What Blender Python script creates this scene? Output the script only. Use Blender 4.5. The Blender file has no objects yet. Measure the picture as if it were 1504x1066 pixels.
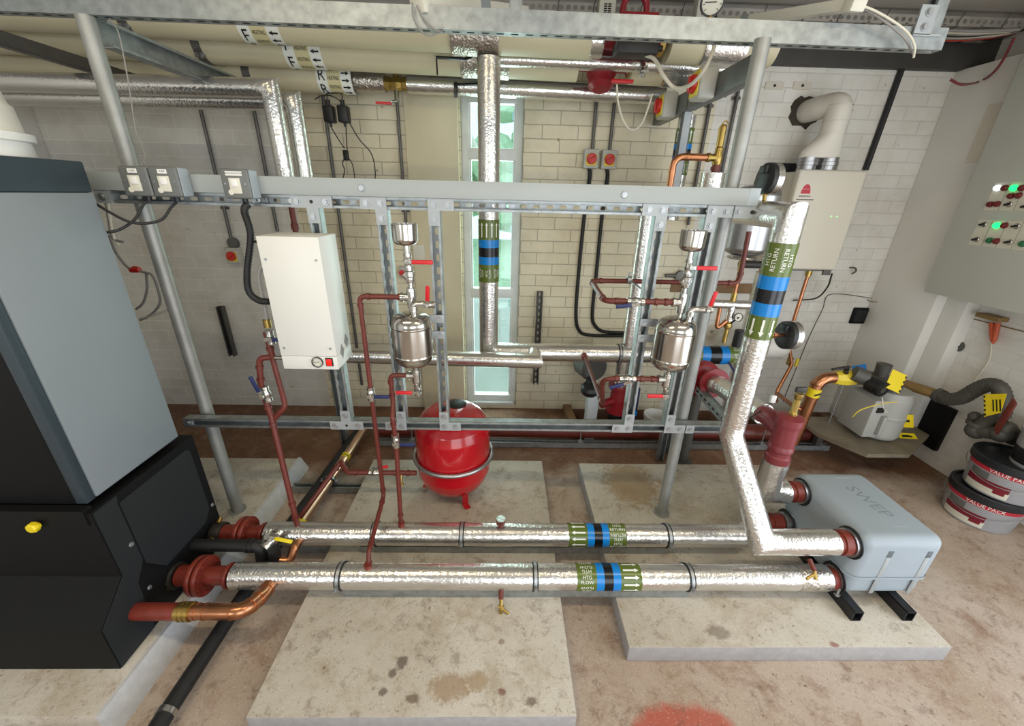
import bpy, bmesh, math, random
from mathutils import Vector as V, Matrix as M

random.seed(7)
SC = bpy.context.scene
COL = SC.collection
PI = math.pi
EYE = V((0, 0, 1.6))
FPX = 590.0
# world X, Y, down expressed in camera axes (right, down, forward)
RM = ((0.99962646, -0.01501747, -0.02283441),
      (0.01522568, -0.38783356, 0.92160366),
      (0.0226961, 0.92160708, 0.38746004))


def P(px, py, X=None, Y=None, Z=None):
    """point of the room seen at this place of the photograph, on the given plane"""
    c = (px - 752, py - 533, FPX)
    r = [sum(RM[i][k] * c[i] for i in range(3)) for k in range(3)]
    if Z is not None: t = (1.6 - Z) / r[2]
    elif Y is not None: t = Y / r[1]
    else: t = X / r[0]
    return V((r[0] * t, r[1] * t, 1.6 - r[2] * t))


# ------------------------------------------------------------------ materials
def lin(c):
    return tuple((x / 12.92 if x <= .04045 else ((x + .055) / 1.055) ** 2.4) for x in c)


def hexc(h):
    return lin(tuple(int(h[i:i + 2], 16) / 255 for i in (0, 2, 4)))


def mat(name, col, rough=.5, metal=0., var=0., vscale=8., bump=0., bscale=60., spec=.5, emit=None, estr=0., coat=0., detail=4.,
        col2=None, aniso=None):
    m = bpy.data.materials.new(name); m.use_nodes = True
    nt = m.node_tree; b = nt.nodes['Principled BSDF']
    c = hexc(col) if isinstance(col, str) else col
    b.inputs['Base Color'].default_value = (*c, 1)
    b.inputs['Roughness'].default_value = rough
    b.inputs['Metallic'].default_value = metal
    b.inputs['Specular IOR Level'].default_value = spec
    b.inputs['Coat Weight'].default_value = coat
    if emit:
        b.inputs['Emission Color'].default_value = (*hexc(emit), 1)
        b.inputs['Emission Strength'].default_value = estr
    if var or bump:
        tc = nt.nodes.new('ShaderNodeTexCoord')
    if var:
        n = nt.nodes.new('ShaderNodeTexNoise'); n.inputs['Scale'].default_value = vscale
        n.inputs['Detail'].default_value = detail
        nt.links.new(tc.outputs['Object'], n.inputs['Vector'])
        r = nt.nodes.new('ShaderNodeValToRGB')
        r.color_ramp.elements[0].position = .3; r.color_ramp.elements[1].position = .7
        c2 = hexc(col2) if col2 else tuple(x * (1 - var) for x in c)
        r.color_ramp.elements[0].color = (*c2, 1); r.color_ramp.elements[1].color = (*c, 1)
        nt.links.new(n.outputs['Fac'], r.inputs['Fac'])
        nt.links.new(r.outputs['Color'], b.inputs['Base Color'])
    if bump:
        n2 = nt.nodes.new('ShaderNodeTexNoise'); n2.inputs['Scale'].default_value = bscale
        n2.inputs['Detail'].default_value = 3
        nt.links.new(tc.outputs['Object'], n2.inputs['Vector'])
        bp = nt.nodes.new('ShaderNodeBump'); bp.inputs['Strength'].default_value = bump
        bp.inputs['Distance'].default_value = .004
        nt.links.new(n2.outputs['Fac'], bp.inputs['Height'])
        nt.links.new(bp.outputs['Normal'], b.inputs['Normal'])
    return m


def foil_mat(name, col, rough=.22, crink=.5, scale=38.):
    """crinkled aluminium foil lagging"""
    m = bpy.data.materials.new(name); m.use_nodes = True
    nt = m.node_tree; L = nt.links.new; b = nt.nodes['Principled BSDF']
    b.inputs['Base Color'].default_value = (*hexc(col), 1)
    b.inputs['Metallic'].default_value = .92; b.inputs['Roughness'].default_value = rough
    tc = nt.nodes.new('ShaderNodeTexCoord')
    n1 = nt.nodes.new('ShaderNodeTexNoise'); n1.inputs['Scale'].default_value = scale; n1.inputs['Detail'].default_value = 4
    n1.inputs['Distortion'].default_value = 1.2
    v = nt.nodes.new('ShaderNodeTexVoronoi'); v.inputs['Scale'].default_value = scale * 1.9
    L(tc.outputs['Object'], n1.inputs['Vector']); L(tc.outputs['Object'], v.inputs['Vector'])
    ad = nt.nodes.new('ShaderNodeMath'); ad.operation = 'ADD'
    mu = nt.nodes.new('ShaderNodeMath'); mu.operation = 'MULTIPLY'; mu.inputs[1].default_value = .45
    L(v.outputs['Distance'], mu.inputs[0]); L(n1.outputs['Fac'], ad.inputs[0]); L(mu.outputs[0], ad.inputs[1])
    bp = nt.nodes.new('ShaderNodeBump'); bp.inputs['Strength'].default_value = crink; bp.inputs['Distance'].default_value = .006
    L(ad.outputs[0], bp.inputs['Height']); L(bp.outputs['Normal'], b.inputs['Normal'])
    return m


MT = {}
def m_(k): return MT[k]
MT['foil'] = foil_mat('aluminium_foil', 'DEDCD8', .23, .27, 50)
MT['foil_dull'] = foil_mat('dull_foil', 'C4BDB4', .3, .8, 42)
MT['galv'] = mat('galvanised_steel', 'AEB3B3', .46, .8, .32, 34)
MT['galv_flat'] = mat('zinc_plate', 'AEB3B5', .55, .5, .08, 40)
MT['zinc_bolt'] = mat('zinc_bolt', 'AEB1B3', .42, .85)
MT['trunk'] = mat('grey_powder_paint', 'A4AAA9', .42, .0, .05, 4)
MT['pole'] = mat('scaffold_tube', 'A9AAA6', .5, .55, .2, 14)
MT['brown'] = mat('red_oxide_paint', '6C2C22', .42, 0, .22, 25)
MT['brown_fit'] = mat('red_oxide_fitting', '7E3024', .42, 0, .25, 30)
MT['darkred'] = mat('maroon_paint', '7E3036', .38, 0, .1, 20)
MT['copper'] = mat('copper', 'C98A64', .28, .95, .3, 16)
MT['copper_pale'] = mat('pale_copper', 'DDB497', .3, .9, .2, 12)
MT['brass'] = mat('brass', 'B59A58', .32, .95, .2, 30)
MT['chrome'] = mat('nickel_plate', 'C8C6C0', .22, .95, .2, 60, .25, 90)
MT['stain'] = mat('polished_stainless', 'C7C3BC', .17, 1., 0, 1)
MT['stain_br'] = mat('brushed_stainless', 'B4B4B6', .32, .95, .08, 12)
MT['redvessel'] = mat('red_enamel', 'B4101C', .22, 0, .06, 6, coat=.6)
MT['redlever'] = mat('red_vinyl', 'CC1F27', .4)
MT['bluelever'] = mat('blue_vinyl', '1E2756', .4)
MT['yellow'] = mat('yellow_plastic', 'E8CF1C', .45)
MT['blackp'] = mat('black_plastic', '17181A', .45)
MT['rubber'] = mat('black_rubber', '1B1B1D', .55, 0, .3, 30)
MT['white'] = mat('white_powder_coat', 'DEDDD7', .4)
MT['whitep'] = mat('white_plastic', 'E9E8E4', .4)
MT['cream_cable'] = mat('cream_flex', 'D9D3C2', .5)
MT['grey_cable'] = mat('grey_flex', '8F8C88', .55)
MT['conduit'] = mat('grey_conduit', '6E6C69', .45, .6, .2, 20)
MT['boiler_grey'] = mat('silver_grey_panel', '858D92', .5, 0., .05, 3)
MT['boiler_dark'] = mat('anthracite_panel', '25282B', .55, 0., .08, 5, spec=.3)
MT['boiler_slate'] = mat('slate_trim', '2E3A42', .5)
MT['boiler_black'] = mat('black_panel', '0B0C0E', .6, spec=.25)
MT['hx'] = mat('grey_eps_casing', '9AA5AE', .5, 0, .05, 9, .08, 300)
MT['hx_shade'] = mat('grey_eps_recess_shade', '5E676E', .6)  # darker casing grey, paints the shade of the strap recess
MT['blacksteel'] = mat('black_painted_steel', '1B1C20', .4)
MT['pipewhite'] = mat('ivory_pvc_jacket', 'D2C9AA', .45, 0, .06, 3)
MT['band_green'] = mat('olive_green_vinyl', '5B6B2A', .25)
MT['band_blue'] = mat('blue_vinyl_band', '0B7FD0', .25)
MT['band_black'] = mat('black_vinyl_band', '0E1014', .25)
MT['band_white'] = mat('white_print', 'EEF0E8', .4)
MT['band_yellow'] = mat('pale_yellow_print', 'D6CDA0', .4)
MT['ink'] = mat('black_print', '15140F', .5)
MT['swred'] = mat('red_switch', 'C8281F', .35)
MT['orange'] = mat('orange_cable', 'C4552F', .5)
MT['swglow'] = mat('red_rocker_lit', 'E01810', .35, emit='FF2010', estr=.8)
MT['swyellow'] = mat('yellow_switch_plate', 'E4CB3A', .45)
MT['box_grey'] = mat('light_grey_enclosure', 'B9B8AF', .5)
MT['encl'] = mat('grey_metalclad_box', '6C6E6C', .45, .15)
MT['encl_side'] = mat('light_metalclad_box', 'A9B2B8', .45, .1)
MT['gasboiler'] = mat('cream_enamel', 'D6CFC0', .4)
MT['flue'] = mat('cream_flue_enamel', 'DED9CE', .4)
MT['pumpred'] = mat('pump_red_paint', '8C1A24', .38, 0, .12, 14)
MT['tape'] = mat('dark_tape', '2B2623', .5)
MT['panel'] = mat('control_panel_grey', 'C6C9C1', .5, 0, .03, 5)
MT['plate'] = mat('ivory_label_plate', 'D6D3C4', .5)
MT['lampgreen'] = mat('lit_green_lamp', '20E070', .3, emit='18FF70', estr=3.)
MT['lampwhite'] = mat('lit_white_lamp', 'E8F4FF', .3, emit='E6F4FF', estr=2.)
MT['lampred'] = mat('unlit_red_lamp', '6E1A20', .3)
MT['btngreen'] = mat('green_button', '1E6B45', .35)
MT['shelfwood'] = mat('dusty_board', '857B69', .7, 0, .3, 10)
MT['wood'] = mat('raw_timber', '8A6B4A', .7, 0, .3, 10)
MT['meter'] = mat('meter_grey', 'A9A9A4', .45, 0, .06, 8)
MT['castgrey'] = mat('cast_iron_grey', '5C5A55', .55, .2, .2, 20)
MT['gasyellow'] = mat('ochre_gas_pipe', '8E7142', .55, 0, .2, 18)
MT['bucket'] = mat('silver_grey_tub', '9A9A9E', .35)
MT['bucket_lid'] = mat('black_tub_lid', '1E2126', .4)
MT['bucket_red'] = mat('red_tub_print', 'BE2B3C', .4)
MT['bucket_maroon'] = mat('maroon_tub_print', '7A1A2A', .4)
MT['lightwhite'] = mat('fluorescent_housing', 'DAD6C8', .4)
MT['tray'] = mat('cable_tray_steel', 'A39D94', .5, .2, .2, 12)
MT['teal'] = mat('pale_teal_paint', '8FB5B4', .5)
MT['dirt'] = mat('silt', '4A4238', .9, 0, .4, 9)
MT['asphalt'] = mat('pale_paving', 'C9CCC4', .8, 0, .1, 3)
MT['hedge'] = mat('hedge_green', 'BFE0BA', .7, 0, .35, 9, .5, 20)


# ------------------------------------------------------------------ mesh builder
def basis(d):
    d = d.normalized()
    a = V((0, 0, 1)) if abs(d.z) < .9 else V((1, 0, 0))
    u = d.cross(a).normalized(); v = d.cross(u).normalized()
    return u, v


def fillet(pts, rad, n=6):
    out = [pts[0]]
    for i in range(1, len(pts) - 1):
        a, b, c = pts[i - 1], pts[i], pts[i + 1]
        d1 = (a - b); d2 = (c - b)
        l1, l2 = d1.length, d2.length
        if l1 < 1e-6 or l2 < 1e-6: continue
        d1 /= l1; d2 /= l2
        cosang = max(-1, min(1, d1.dot(d2)))
        th = PI - math.acos(cosang)
        if th < .02: out.append(b); continue
        t = min(rad * math.tan(th / 2), .48 * l1, .48 * l2)
        p, q = b + d1 * t, b + d2 * t
        for k in range(n + 1):
            s = k / n
            out.append(p * (1 - s) ** 2 + b * 2 * s * (1 - s) + q * s * s)
    out.append(pts[-1])
    return out


def spline(pts, n=8):
    """smooth cable path through points (Catmull-Rom)"""
    pts = [V(p) for p in pts]
    q = [pts[0] * 2 - pts[1]] + pts + [pts[-1] * 2 - pts[-2]]
    out = []
    for i in range(1, len(q) - 2):
        a, b, c, d = q[i - 1:i + 3]
        for k in range(n):
            t = k / n
            out.append(.5 * ((2 * b) + (c - a) * t + (2 * a - 5 * b + 4 * c - d) * t * t + (3 * b - a - 3 * c + d) * t ** 3))
    out.append(pts[-1])
    return out


_text_cache = {}
def text_geo(s, size):
    k = (s, size)
    if k not in _text_cache:
        cu = bpy.data.curves.new('t', 'FONT'); cu.body = s; cu.size = size
        cu.align_x = 'CENTER'; cu.align_y = 'CENTER'; cu.resolution_u = 2
        ob = bpy.data.objects.new('t', cu)
        me = bpy.data.meshes.new_from_object(ob)
        _text_cache[k] = ([tuple(v.co) for v in me.vertices], [tuple(p.vertices) for p in me.polygons])
        bpy.data.objects.remove(ob); bpy.data.meshes.remove(me); bpy.data.curves.remove(cu)
    return _text_cache[k]


ORG = {}


class MB:
    def __init__(self): self.bm = bmesh.new()

    def raw(self, vs, fs, m=0):
        bv = [self.bm.verts.new(v) for v in vs]
        for f in fs:
            try:
                fc = self.bm.faces.new([bv[i] for i in f]); fc.material_index = m
            except ValueError:
                pass
        return bv

    def merge(self, t, m):
        for f in t.faces: f.material_index = m
        me = bpy.data.meshes.new('tmp'); t.to_mesh(me); t.free()
        self.bm.from_mesh(me); bpy.data.meshes.remove(me)

    def box(self, a, b, m=0, bev=0., seg=2, rot=None, piv=None):
        a, b = V(a), V(b)
        t = bmesh.new(); bmesh.ops.create_cube(t, size=1)
        sz = b - a
        bmesh.ops.scale(t, vec=(abs(sz.x), abs(sz.y), abs(sz.z)), verts=t.verts)
        if bev: bmesh.ops.bevel(t, geom=t.edges[:], offset=bev, segments=seg, profile=.5, affect='EDGES', clamp_overlap=True)
        mt = M.Translation((a + b) / 2)
        if rot is not None:
            pv = V(piv) if piv is not None else (a + b) / 2
            mt = M.Translation(pv) @ rot.to_4x4() @ M.Translation(-pv) @ mt
        bmesh.ops.transform(t, matrix=mt, verts=t.verts)
        self.merge(t, m); return self

    def obox(self, c, u, v, w, m=0, bev=0., seg=2):
        """box centred at c with half-axis vectors u, v, w"""
        u, v, w = V(u), V(v), V(w)
        t = bmesh.new(); bmesh.ops.create_cube(t, size=1)
        bmesh.ops.scale(t, vec=(2 * u.length, 2 * v.length, 2 * w.length), verts=t.verts)
        if bev: bmesh.ops.bevel(t, geom=t.edges[:], offset=bev, segments=seg, profile=.5, affect='EDGES', clamp_overlap=True)
        R = M((u.normalized(), v.normalized(), w.normalized())).transposed()
        bmesh.ops.transform(t, matrix=M.Translation(V(c)) @ R.to_4x4(), verts=t.verts)
        self.merge(t, m); return self

    def tube(self, pts, r, m=0, seg=16, fil=0., cap=True, closed=False):
        pts = [V(p) for p in pts]
        if fil: pts = fillet(pts, fil)
        if closed: pts = pts + [pts[0], pts[1]]
        pp = [pts[0]]
        for p in pts[1:]:
            if (p - pp[-1]).length > 1e-6: pp.append(p)
        pts = pp; n = len(pts)
        rr = r if isinstance(r, (list, tuple)) else [r] * n
        d = (pts[1] - pts[0]).normalized(); u, v = basis(d)
        rings = []
        for i in range(n):
            if i == 0: t = d
            elif i == n - 1: t = d
            else:
                d2 = (pts[i + 1] - pts[i]).normalized()
                t = d + d2
                t = t.normalized() if t.length > 1e-3 else d
            ring = []
            for k in range(seg):
                a = 2 * PI * k / seg
                q = pts[i] + (u * math.cos(a) + v * math.sin(a)) * rr[min(i, len(rr) - 1)]
                den = d.dot(t)
                if abs(den) > .2: q = q + d * ((pts[i] - q).dot(t) / den)
                ring.append(self.bm.verts.new(q))
            rings.append(ring)
            if 0 < i < n - 1:
                rot = d.rotation_difference(d2)
                u = rot @ u; v = rot @ v; d = d2
        for i in range(n - 1):
            for k in range(seg):
                f = self.bm.faces.new((rings[i][k], rings[i][(k + 1) % seg], rings[i + 1][(k + 1) % seg], rings[i + 1][k]))
                f.material_index = m
        if cap:
            for rg in (rings[0], rings[-1]):
                f = self.bm.faces.new(rg); f.material_index = m
        return self

    def cyl(self, p0, p1, r, m=0, seg=20, r1=None):
        p0, p1 = V(p0), V(p1)
        L = (p1 - p0).length
        return self.lathe([(0, 0), (r, 0), (r if r1 is None else r1, L), (0, L)], p0, p1 - p0, m, seg)

    def lathe(self, prof, base, axis=(0, 0, 1), m=0, seg=32, ms=None):
        base = V(base); ax = V(axis).normalized(); u, v = basis(ax)
        # support loops keep long straight walls flat under smooth shading
        p2, m2 = [prof[0]], []
        for j in range(1, len(prof)):
            (r0, h0), (r1, h1) = prof[j - 1], prof[j]; L = math.hypot(r1 - r0, h1 - h0); mj = ms[j - 1] if ms else m
            if L > .03 and r0 > 1e-6 and r1 > 1e-6:
                for f in (.004 / L, 1 - .004 / L): p2.append((r0 + (r1 - r0) * f, h0 + (h1 - h0) * f)); m2.append(mj)
            p2.append(prof[j]); m2.append(mj)
        prof, ms = p2, m2
        prev = None
        for j, (r, h) in enumerate(prof):
            c = base + ax * h
            if r < 1e-6: cur = [self.bm.verts.new(c)]
            else: cur = [self.bm.verts.new(c + (u * math.cos(2 * PI * k / seg) + v * math.sin(2 * PI * k / seg)) * r) for k in range(seg)]
            if prev is not None:
                mi = ms[j - 1] if ms else m
                for k in range(seg):
                    k2 = (k + 1) % seg
                    if len(prev) == 1 and len(cur) == 1: break
                    if len(prev) == 1: vs = (prev[0], cur[k2], cur[k])
                    elif len(cur) == 1: vs = (prev[k], prev[k2], cur[0])
                    else: vs = (prev[k], prev[k2], cur[k2], cur[k])
                    f = self.bm.faces.new(vs); f.material_index = mi
            prev = cur
        return self

    def sphere(self, c, r, m=0, seg=20, sc=(1, 1, 1)):
        t = bmesh.new(); bmesh.ops.create_uvsphere(t, u_segments=seg, v_segments=seg // 2, radius=r)
        bmesh.ops.scale(t, vec=sc, verts=t.verts); bmesh.ops.translate(t, vec=V(c), verts=t.verts)
        self.merge(t, m); return self

    def prism(self, poly, o, u, v, w, m=0):
        """2-D polygon in plane (u, v) at o, pushed along vector w"""
        o, u, v, w = V(o), V(u), V(v), V(w)
        n = len(poly)
        a = [self.bm.verts.new(o + u * x + v * y) for x, y in poly]
        b = [self.bm.verts.new(o + u * x + v * y + w) for x, y in poly]
        fs = [self.bm.faces.new(a), self.bm.faces.new(b[::-1])]
        for k in range(n): fs.append(self.bm.faces.new((a[k], a[(k + 1) % n], b[(k + 1) % n], b[k])))
        for f in fs: f.material_index = m
        return self

    def bolt(self, p, d, r=.008, m=0, h=.007):
        p, d = V(p), V(d).normalized()
        self.cyl(p, p + d * .002, r * 1.45, m, 14)
        self.cyl(p + d * .002, p + d * h, r, m, 6)
        return self

    def text(self, s, size, o, u, v, m=0, lift=0.):
        vs, fs = text_geo(s, size); o, u, v = V(o), V(u).normalized(), V(v).normalized(); n = u.cross(v) * lift
        self.raw([o + u * x + v * y + n for x, y, z in vs], fs, m); return self

    def on_cyl(self, vs, fs, c, ax, ref, R, apos, ang, sgn=1, m=0, around=False):
        """flat shape laid on a cylinder: x along the axis (or around it), y around (or along)"""
        c, ax = V(c), V(ax).normalized(); ref = V(ref).normalized(); sid = ref.cross(ax)
        ys = [p[1] for p in vs]
        if not around and max(ys) - min(ys) > .03:      # slice tall letters so that they follow the curve
            t = bmesh.new(); bv = [t.verts.new((x, y, 0)) for x, y in vs]
            for f in fs:
                try: t.faces.new([bv[i] for i in f])
                except ValueError: pass
            y = min(ys) + .008
            while y < max(ys):
                bmesh.ops.bisect_plane(t, geom=t.verts[:] + t.edges[:] + t.faces[:], plane_co=(0, y, 0), plane_no=(0, 1, 0)); y += .008
            t.verts.index_update(); vs = [(q.co.x, q.co.y) for q in t.verts]; fs = [[q.index for q in f.verts] for f in t.faces]; t.free()
        out = []
        for x, y in vs:
            if around: x, y = y, -x
            a = ang + sgn * y / R
            out.append(c + ax * (apos + sgn * x) + (ref * math.cos(a) + sid * math.sin(a)) * R)
        self.raw(out, fs, m); return self

    def slot_plate(self, c, ax, L, u, w, m=0, pitch=.05, sl=.028, sw=.013):
        """strip of steel with a row of round-ended slots, starting at c, running L along ax, width w along u"""
        c, ax, u = V(c), V(ax).normalized(), V(u).normalized()
        n = max(1, int(round(L / pitch))); p = L / n
        s = (sl - sw) / 2; rr = sw / 2
        inner = [(s + rr * math.cos(a), rr * math.sin(a)) for a in (-PI / 2, -PI / 4, 0, PI / 4, PI / 2)]
        inner += [(-x, -y) for x, y in inner]
        outer = [(s, -w / 2), (p / 2, -w / 2), (p / 2, 0), (p / 2, w / 2), (s, w / 2)]
        outer += [(-x, -y) for x, y in outer]
        for i in range(n):
            o = c + ax * (p * (i + .5))
            A = [self.bm.verts.new(o + ax * x + u * y) for x, y in inner]
            B = [self.bm.verts.new(o + ax * x + u * y) for x, y in outer]
            for k in range(10):
                f = self.bm.faces.new((A[k], B[k], B[(k + 1) % 10], A[(k + 1) % 10])); f.material_index = m
        return self

    def strut(self, p0, p1, face, w=.041, d=.041, m=0, slots=True, th=.0025):
        """C-section channel from p0 to p1 (centre line), open side towards face"""
        p0, p1, o = V(p0), V(p1), V(face).normalized()
        ax = (p1 - p0); L = ax.length; ax.normalize(); u = ax.cross(o)
        c = (p0 + p1) / 2
        if slots: self.slot_plate(p0 - o * (d / 2 - th), ax, L, u, w, m)
        else: self.obox(c - o * (d / 2 - th / 2), ax * L / 2, u * w / 2, o * th / 2, m)
        for s in (-1, 1):
            self.obox(c + u * s * (w / 2 - th / 2), ax * L / 2, u * th / 2, o * (d / 2), m)
            self.obox(c + u * s * (w / 2 - .0048) + o * (d / 2 - th / 2), ax * L / 2, u * .0048, o * th / 2, m)
            self.obox(c + u * s * (w / 2 - .0085) + o * (d / 2 - .004), ax * L / 2, u * .0012, o * .004, m)
        return self

    def build(self, name, mats, parent=None, loc=None, sharp=35):
        bm = self.bm
        bmesh.ops.recalc_face_normals(bm, faces=bm.faces)
        ca = math.radians(sharp)
        for f in bm.faces: f.smooth = True
        for e in bm.edges:
            if len(e.link_faces) == 2:
                try:
                    if e.calc_face_angle() > ca: e.smooth = False
                except ValueError: pass
            if len(e.link_faces) == 2 and e.link_faces[0].material_index != e.link_faces[1].material_index: e.smooth = False
        org = ORG[parent.name] if parent is not None else V(loc if loc is not None else (0, 0, 0))
        bmesh.ops.translate(bm, vec=-org, verts=bm.verts)
        me = bpy.data.meshes.new(name); bm.to_mesh(me); bm.free()
        if not isinstance(mats, (list, tuple)): mats = [mats]
        for k in mats: me.materials.append(MT[k] if isinstance(k, str) else k)
        ob = bpy.data.objects.new(name, me); COL.objects.link(ob)
        if parent is not None: ob.parent = parent
        else: ob.location = org
        ORG[ob.name] = org
        return ob


def thing(name, label, cat, loc=(0, 0, 0), group=None):
    o = bpy.data.objects.new(name, None); COL.objects.link(o)
    o.empty_display_size = .05
    o.location = V(loc); ORG[o.name] = V(loc)
    return tag(o, label, cat, group)


def tag(o, label, cat, group=None):
    o['label'] = label; o['category'] = cat
    if group: o['group'] = group
    return o


def struct(o):
    o['kind'] = 'structure'; return o


X_, Y_, Z_ = V((1, 0, 0)), V((0, 1, 0)), V((0, 0, 1))


# ------------------------------------------------------------------ recurring pieces
def flow_band(parent, start, ax, R, word, ref, k=1., lens=(.078, .03, .036, .03, .084)):
    """olive / blue / black / blue / olive marker wrapped round a lagged pipe; reads word, arrows at the far end"""
    start, ax = V(start), V(ax).normalized()
    Rb = R + .0012
    mb = MB(); pos = 0; seg = 40
    u = V(ref).normalized(); v = ax.cross(u)
    for L, mi in zip(lens, (0, 1, 2, 1, 0)):
        L *= k
        rings = []
        for h in (pos, pos + L):
            rings.append([mb.bm.verts.new(start + ax * h + (u * math.cos(2 * PI * j / seg) + v * math.sin(2 * PI * j / seg)) * Rb) for j in range(seg)])
        for j in range(seg):
            f = mb.bm.faces.new((rings[0][j], rings[0][(j + 1) % seg], rings[1][(j + 1) % seg], rings[1][j])); f.material_index = mi
        pos += L
    tot = pos; Rt = Rb + .0013
    # print: pairs of lines, every other pair turned round
    n = 2 * max(3, int(PI * R / (.038 * k)))
    sz = .0185 * k
    for i in range(n):
        a = 2 * PI * i / n; s = 1 if i % 2 == 0 else -1
        for j, wd in enumerate(word):
            vs, fs = text_geo(wd, sz)
            mb.on_cyl([(x, y) for x, y, z in vs], fs, start, ax, ref, Rt, lens[0] * k * .5, a + s * (.5 - j) * sz * .95 / R, s, 3)
    na = max(8, int(2 * PI * R / (.026 * k)))
    La = lens[4] * k; h = La * .74; y0 = .0034 * k; y1 = .0082 * k
    arr = [(-h / 2, -y0), (h / 2 - .016 * k, -y0), (h / 2 - .016 * k, -y1), (h / 2, 0), (h / 2 - .016 * k, y1), (h / 2 - .016 * k, y0), (-h / 2, y0)]
    fs = [(0, 1, 5, 6), (2, 3, 4), (1, 2, 3, 4, 5)]
    fs = [(0, 1, 5, 6), (2, 3, 4, 5, 1)]
    for i in range(na):
        mb.on_cyl(arr, fs, start, ax, ref, Rt, tot - La / 2, 2 * PI * (i + .35) / na, 1, 3)
    return mb.build('label_band', ['band_green', 'band_blue', 'band_black', 'band_white'], parent)


def ball_valve(parent, p, ax, lev, col='redlever', r=.013, L=.06, lev_len=.085, stem=None, body='chrome', name='ball_valve', leverw=.0075):
    """valve body on its pipe axis, lever (sub-part) pointing along lev"""
    p, ax, lev = V(p), V(ax).normalized(), V(lev).normalized()
    if stem is None:
        stem = ax.cross(lev)
        if stem.length < .3: stem = V((0, -1, 0))
        stem.normalize()
        if stem.y > 0: stem = -stem
    stem = V(stem).normalized()
    b = MB()
    b.lathe([(0, -L / 2), (r * 1.12, -L / 2), (r * 1.12, -L * .3), (r * .92, -L * .28), (r * 1.1, -L * .14), (r * 1.25, 0), (r * 1.1, L * .14),
             (r * .92, L * .28), (r * 1.12, L * .3), (r * 1.12, L / 2), (0, L / 2)], p, ax, 0, 14)
    b.cyl(p + stem * r * .8, p + stem * (r * 1.9), r * .45, 0, 10)
    b.cyl(p + stem * r * 1.9, p + stem * (r * 2.25), r * .62, 0, 6)
    bo = b.build(body and name, body, parent)
    q = p + stem * r * 2.0
    l = MB()
    side = stem.cross(lev).normalized()
    l.obox(q + lev * r * .8, lev * r * 1.1, side * leverw * .8, stem * .0015, 1)
    l.obox(q + lev * (r * 1.5 + lev_len * .5), lev * lev_len * .5, side * leverw, stem * .0045, 0, .003)
    l.build('lever', [col, 'chrome'], bo)
    return bo


def gauge(mb, c, n, r, m_case, m_face, m_ink=None, depth=.02):
    c, n = V(c), V(n).normalized()
    mb.lathe([(0, -depth), (r * .96, -depth), (r, -depth * .7), (r, .002), (r * .9, .002), (r * .88, -.002), (0, -.002)], c, n, m_case, 28,
             [m_case] * 5 + [m_face])
    if m_ink is not None:
        u, v = basis(n)
        mb.obox(c + u * r * .15 - n * .0005, u * r * .5, v * r * .035, n * .0006, m_ink)
        for k in range(9):
            a = PI * .75 + k * PI * 1.5 / 8
            d = u * math.cos(a) + v * math.sin(a)
            mb.obox(c + d * r * .72 - n * .0008, d * r * .09, n.cross(d) * r * .025, n * .0005, m_ink)


def collar(mb, p, ax, r, w, m):
    p, ax = V(p), V(ax).normalized()
    mb.lathe([(0, -w / 2), (r, -w / 2), (r, w / 2), (0, w / 2)], p, ax, m, 18)


def clamp(parent, p, ax, R, foot):
    """rubber lined pipe clip round a pipe, with a stud down to foot height"""
    p, ax = V(p), V(ax).normalized()
    mb = MB()
    for off in (-.008, .008): 
        mb.lathe([(R - .004, off - .003), (R + .004, off - .003), (R + .004, off + .003), (R - .004, off + .003), (R - .004, off - .003)], p, ax, 1, 30)
    mb.lathe([(R - .002, -.006), (R + .0045, -.006), (R + .0045, .006), (R - .002, .006), (R - .002, -.006)], p, ax, 0, 30)
    s = ax.cross(Z_).normalized()
    for k in (-1, 1):
        mb.obox(p + s * k * (R + .012), s * .010, Z_ * .003, ax * .008, 0)
        mb.bolt(p + s * k * (R + .014) + Z_ * .003, Z_, .0045, 0, .010)
    if foot is not None and foot < p.z - R:
        mb.cyl(V((p.x, p.y, foot)), V((p.x, p.y, p.z - R + .002)), .005, 0, 8)
    return mb.build('pipe_clip', ['zinc_bolt', 'rubber'], parent)
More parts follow.
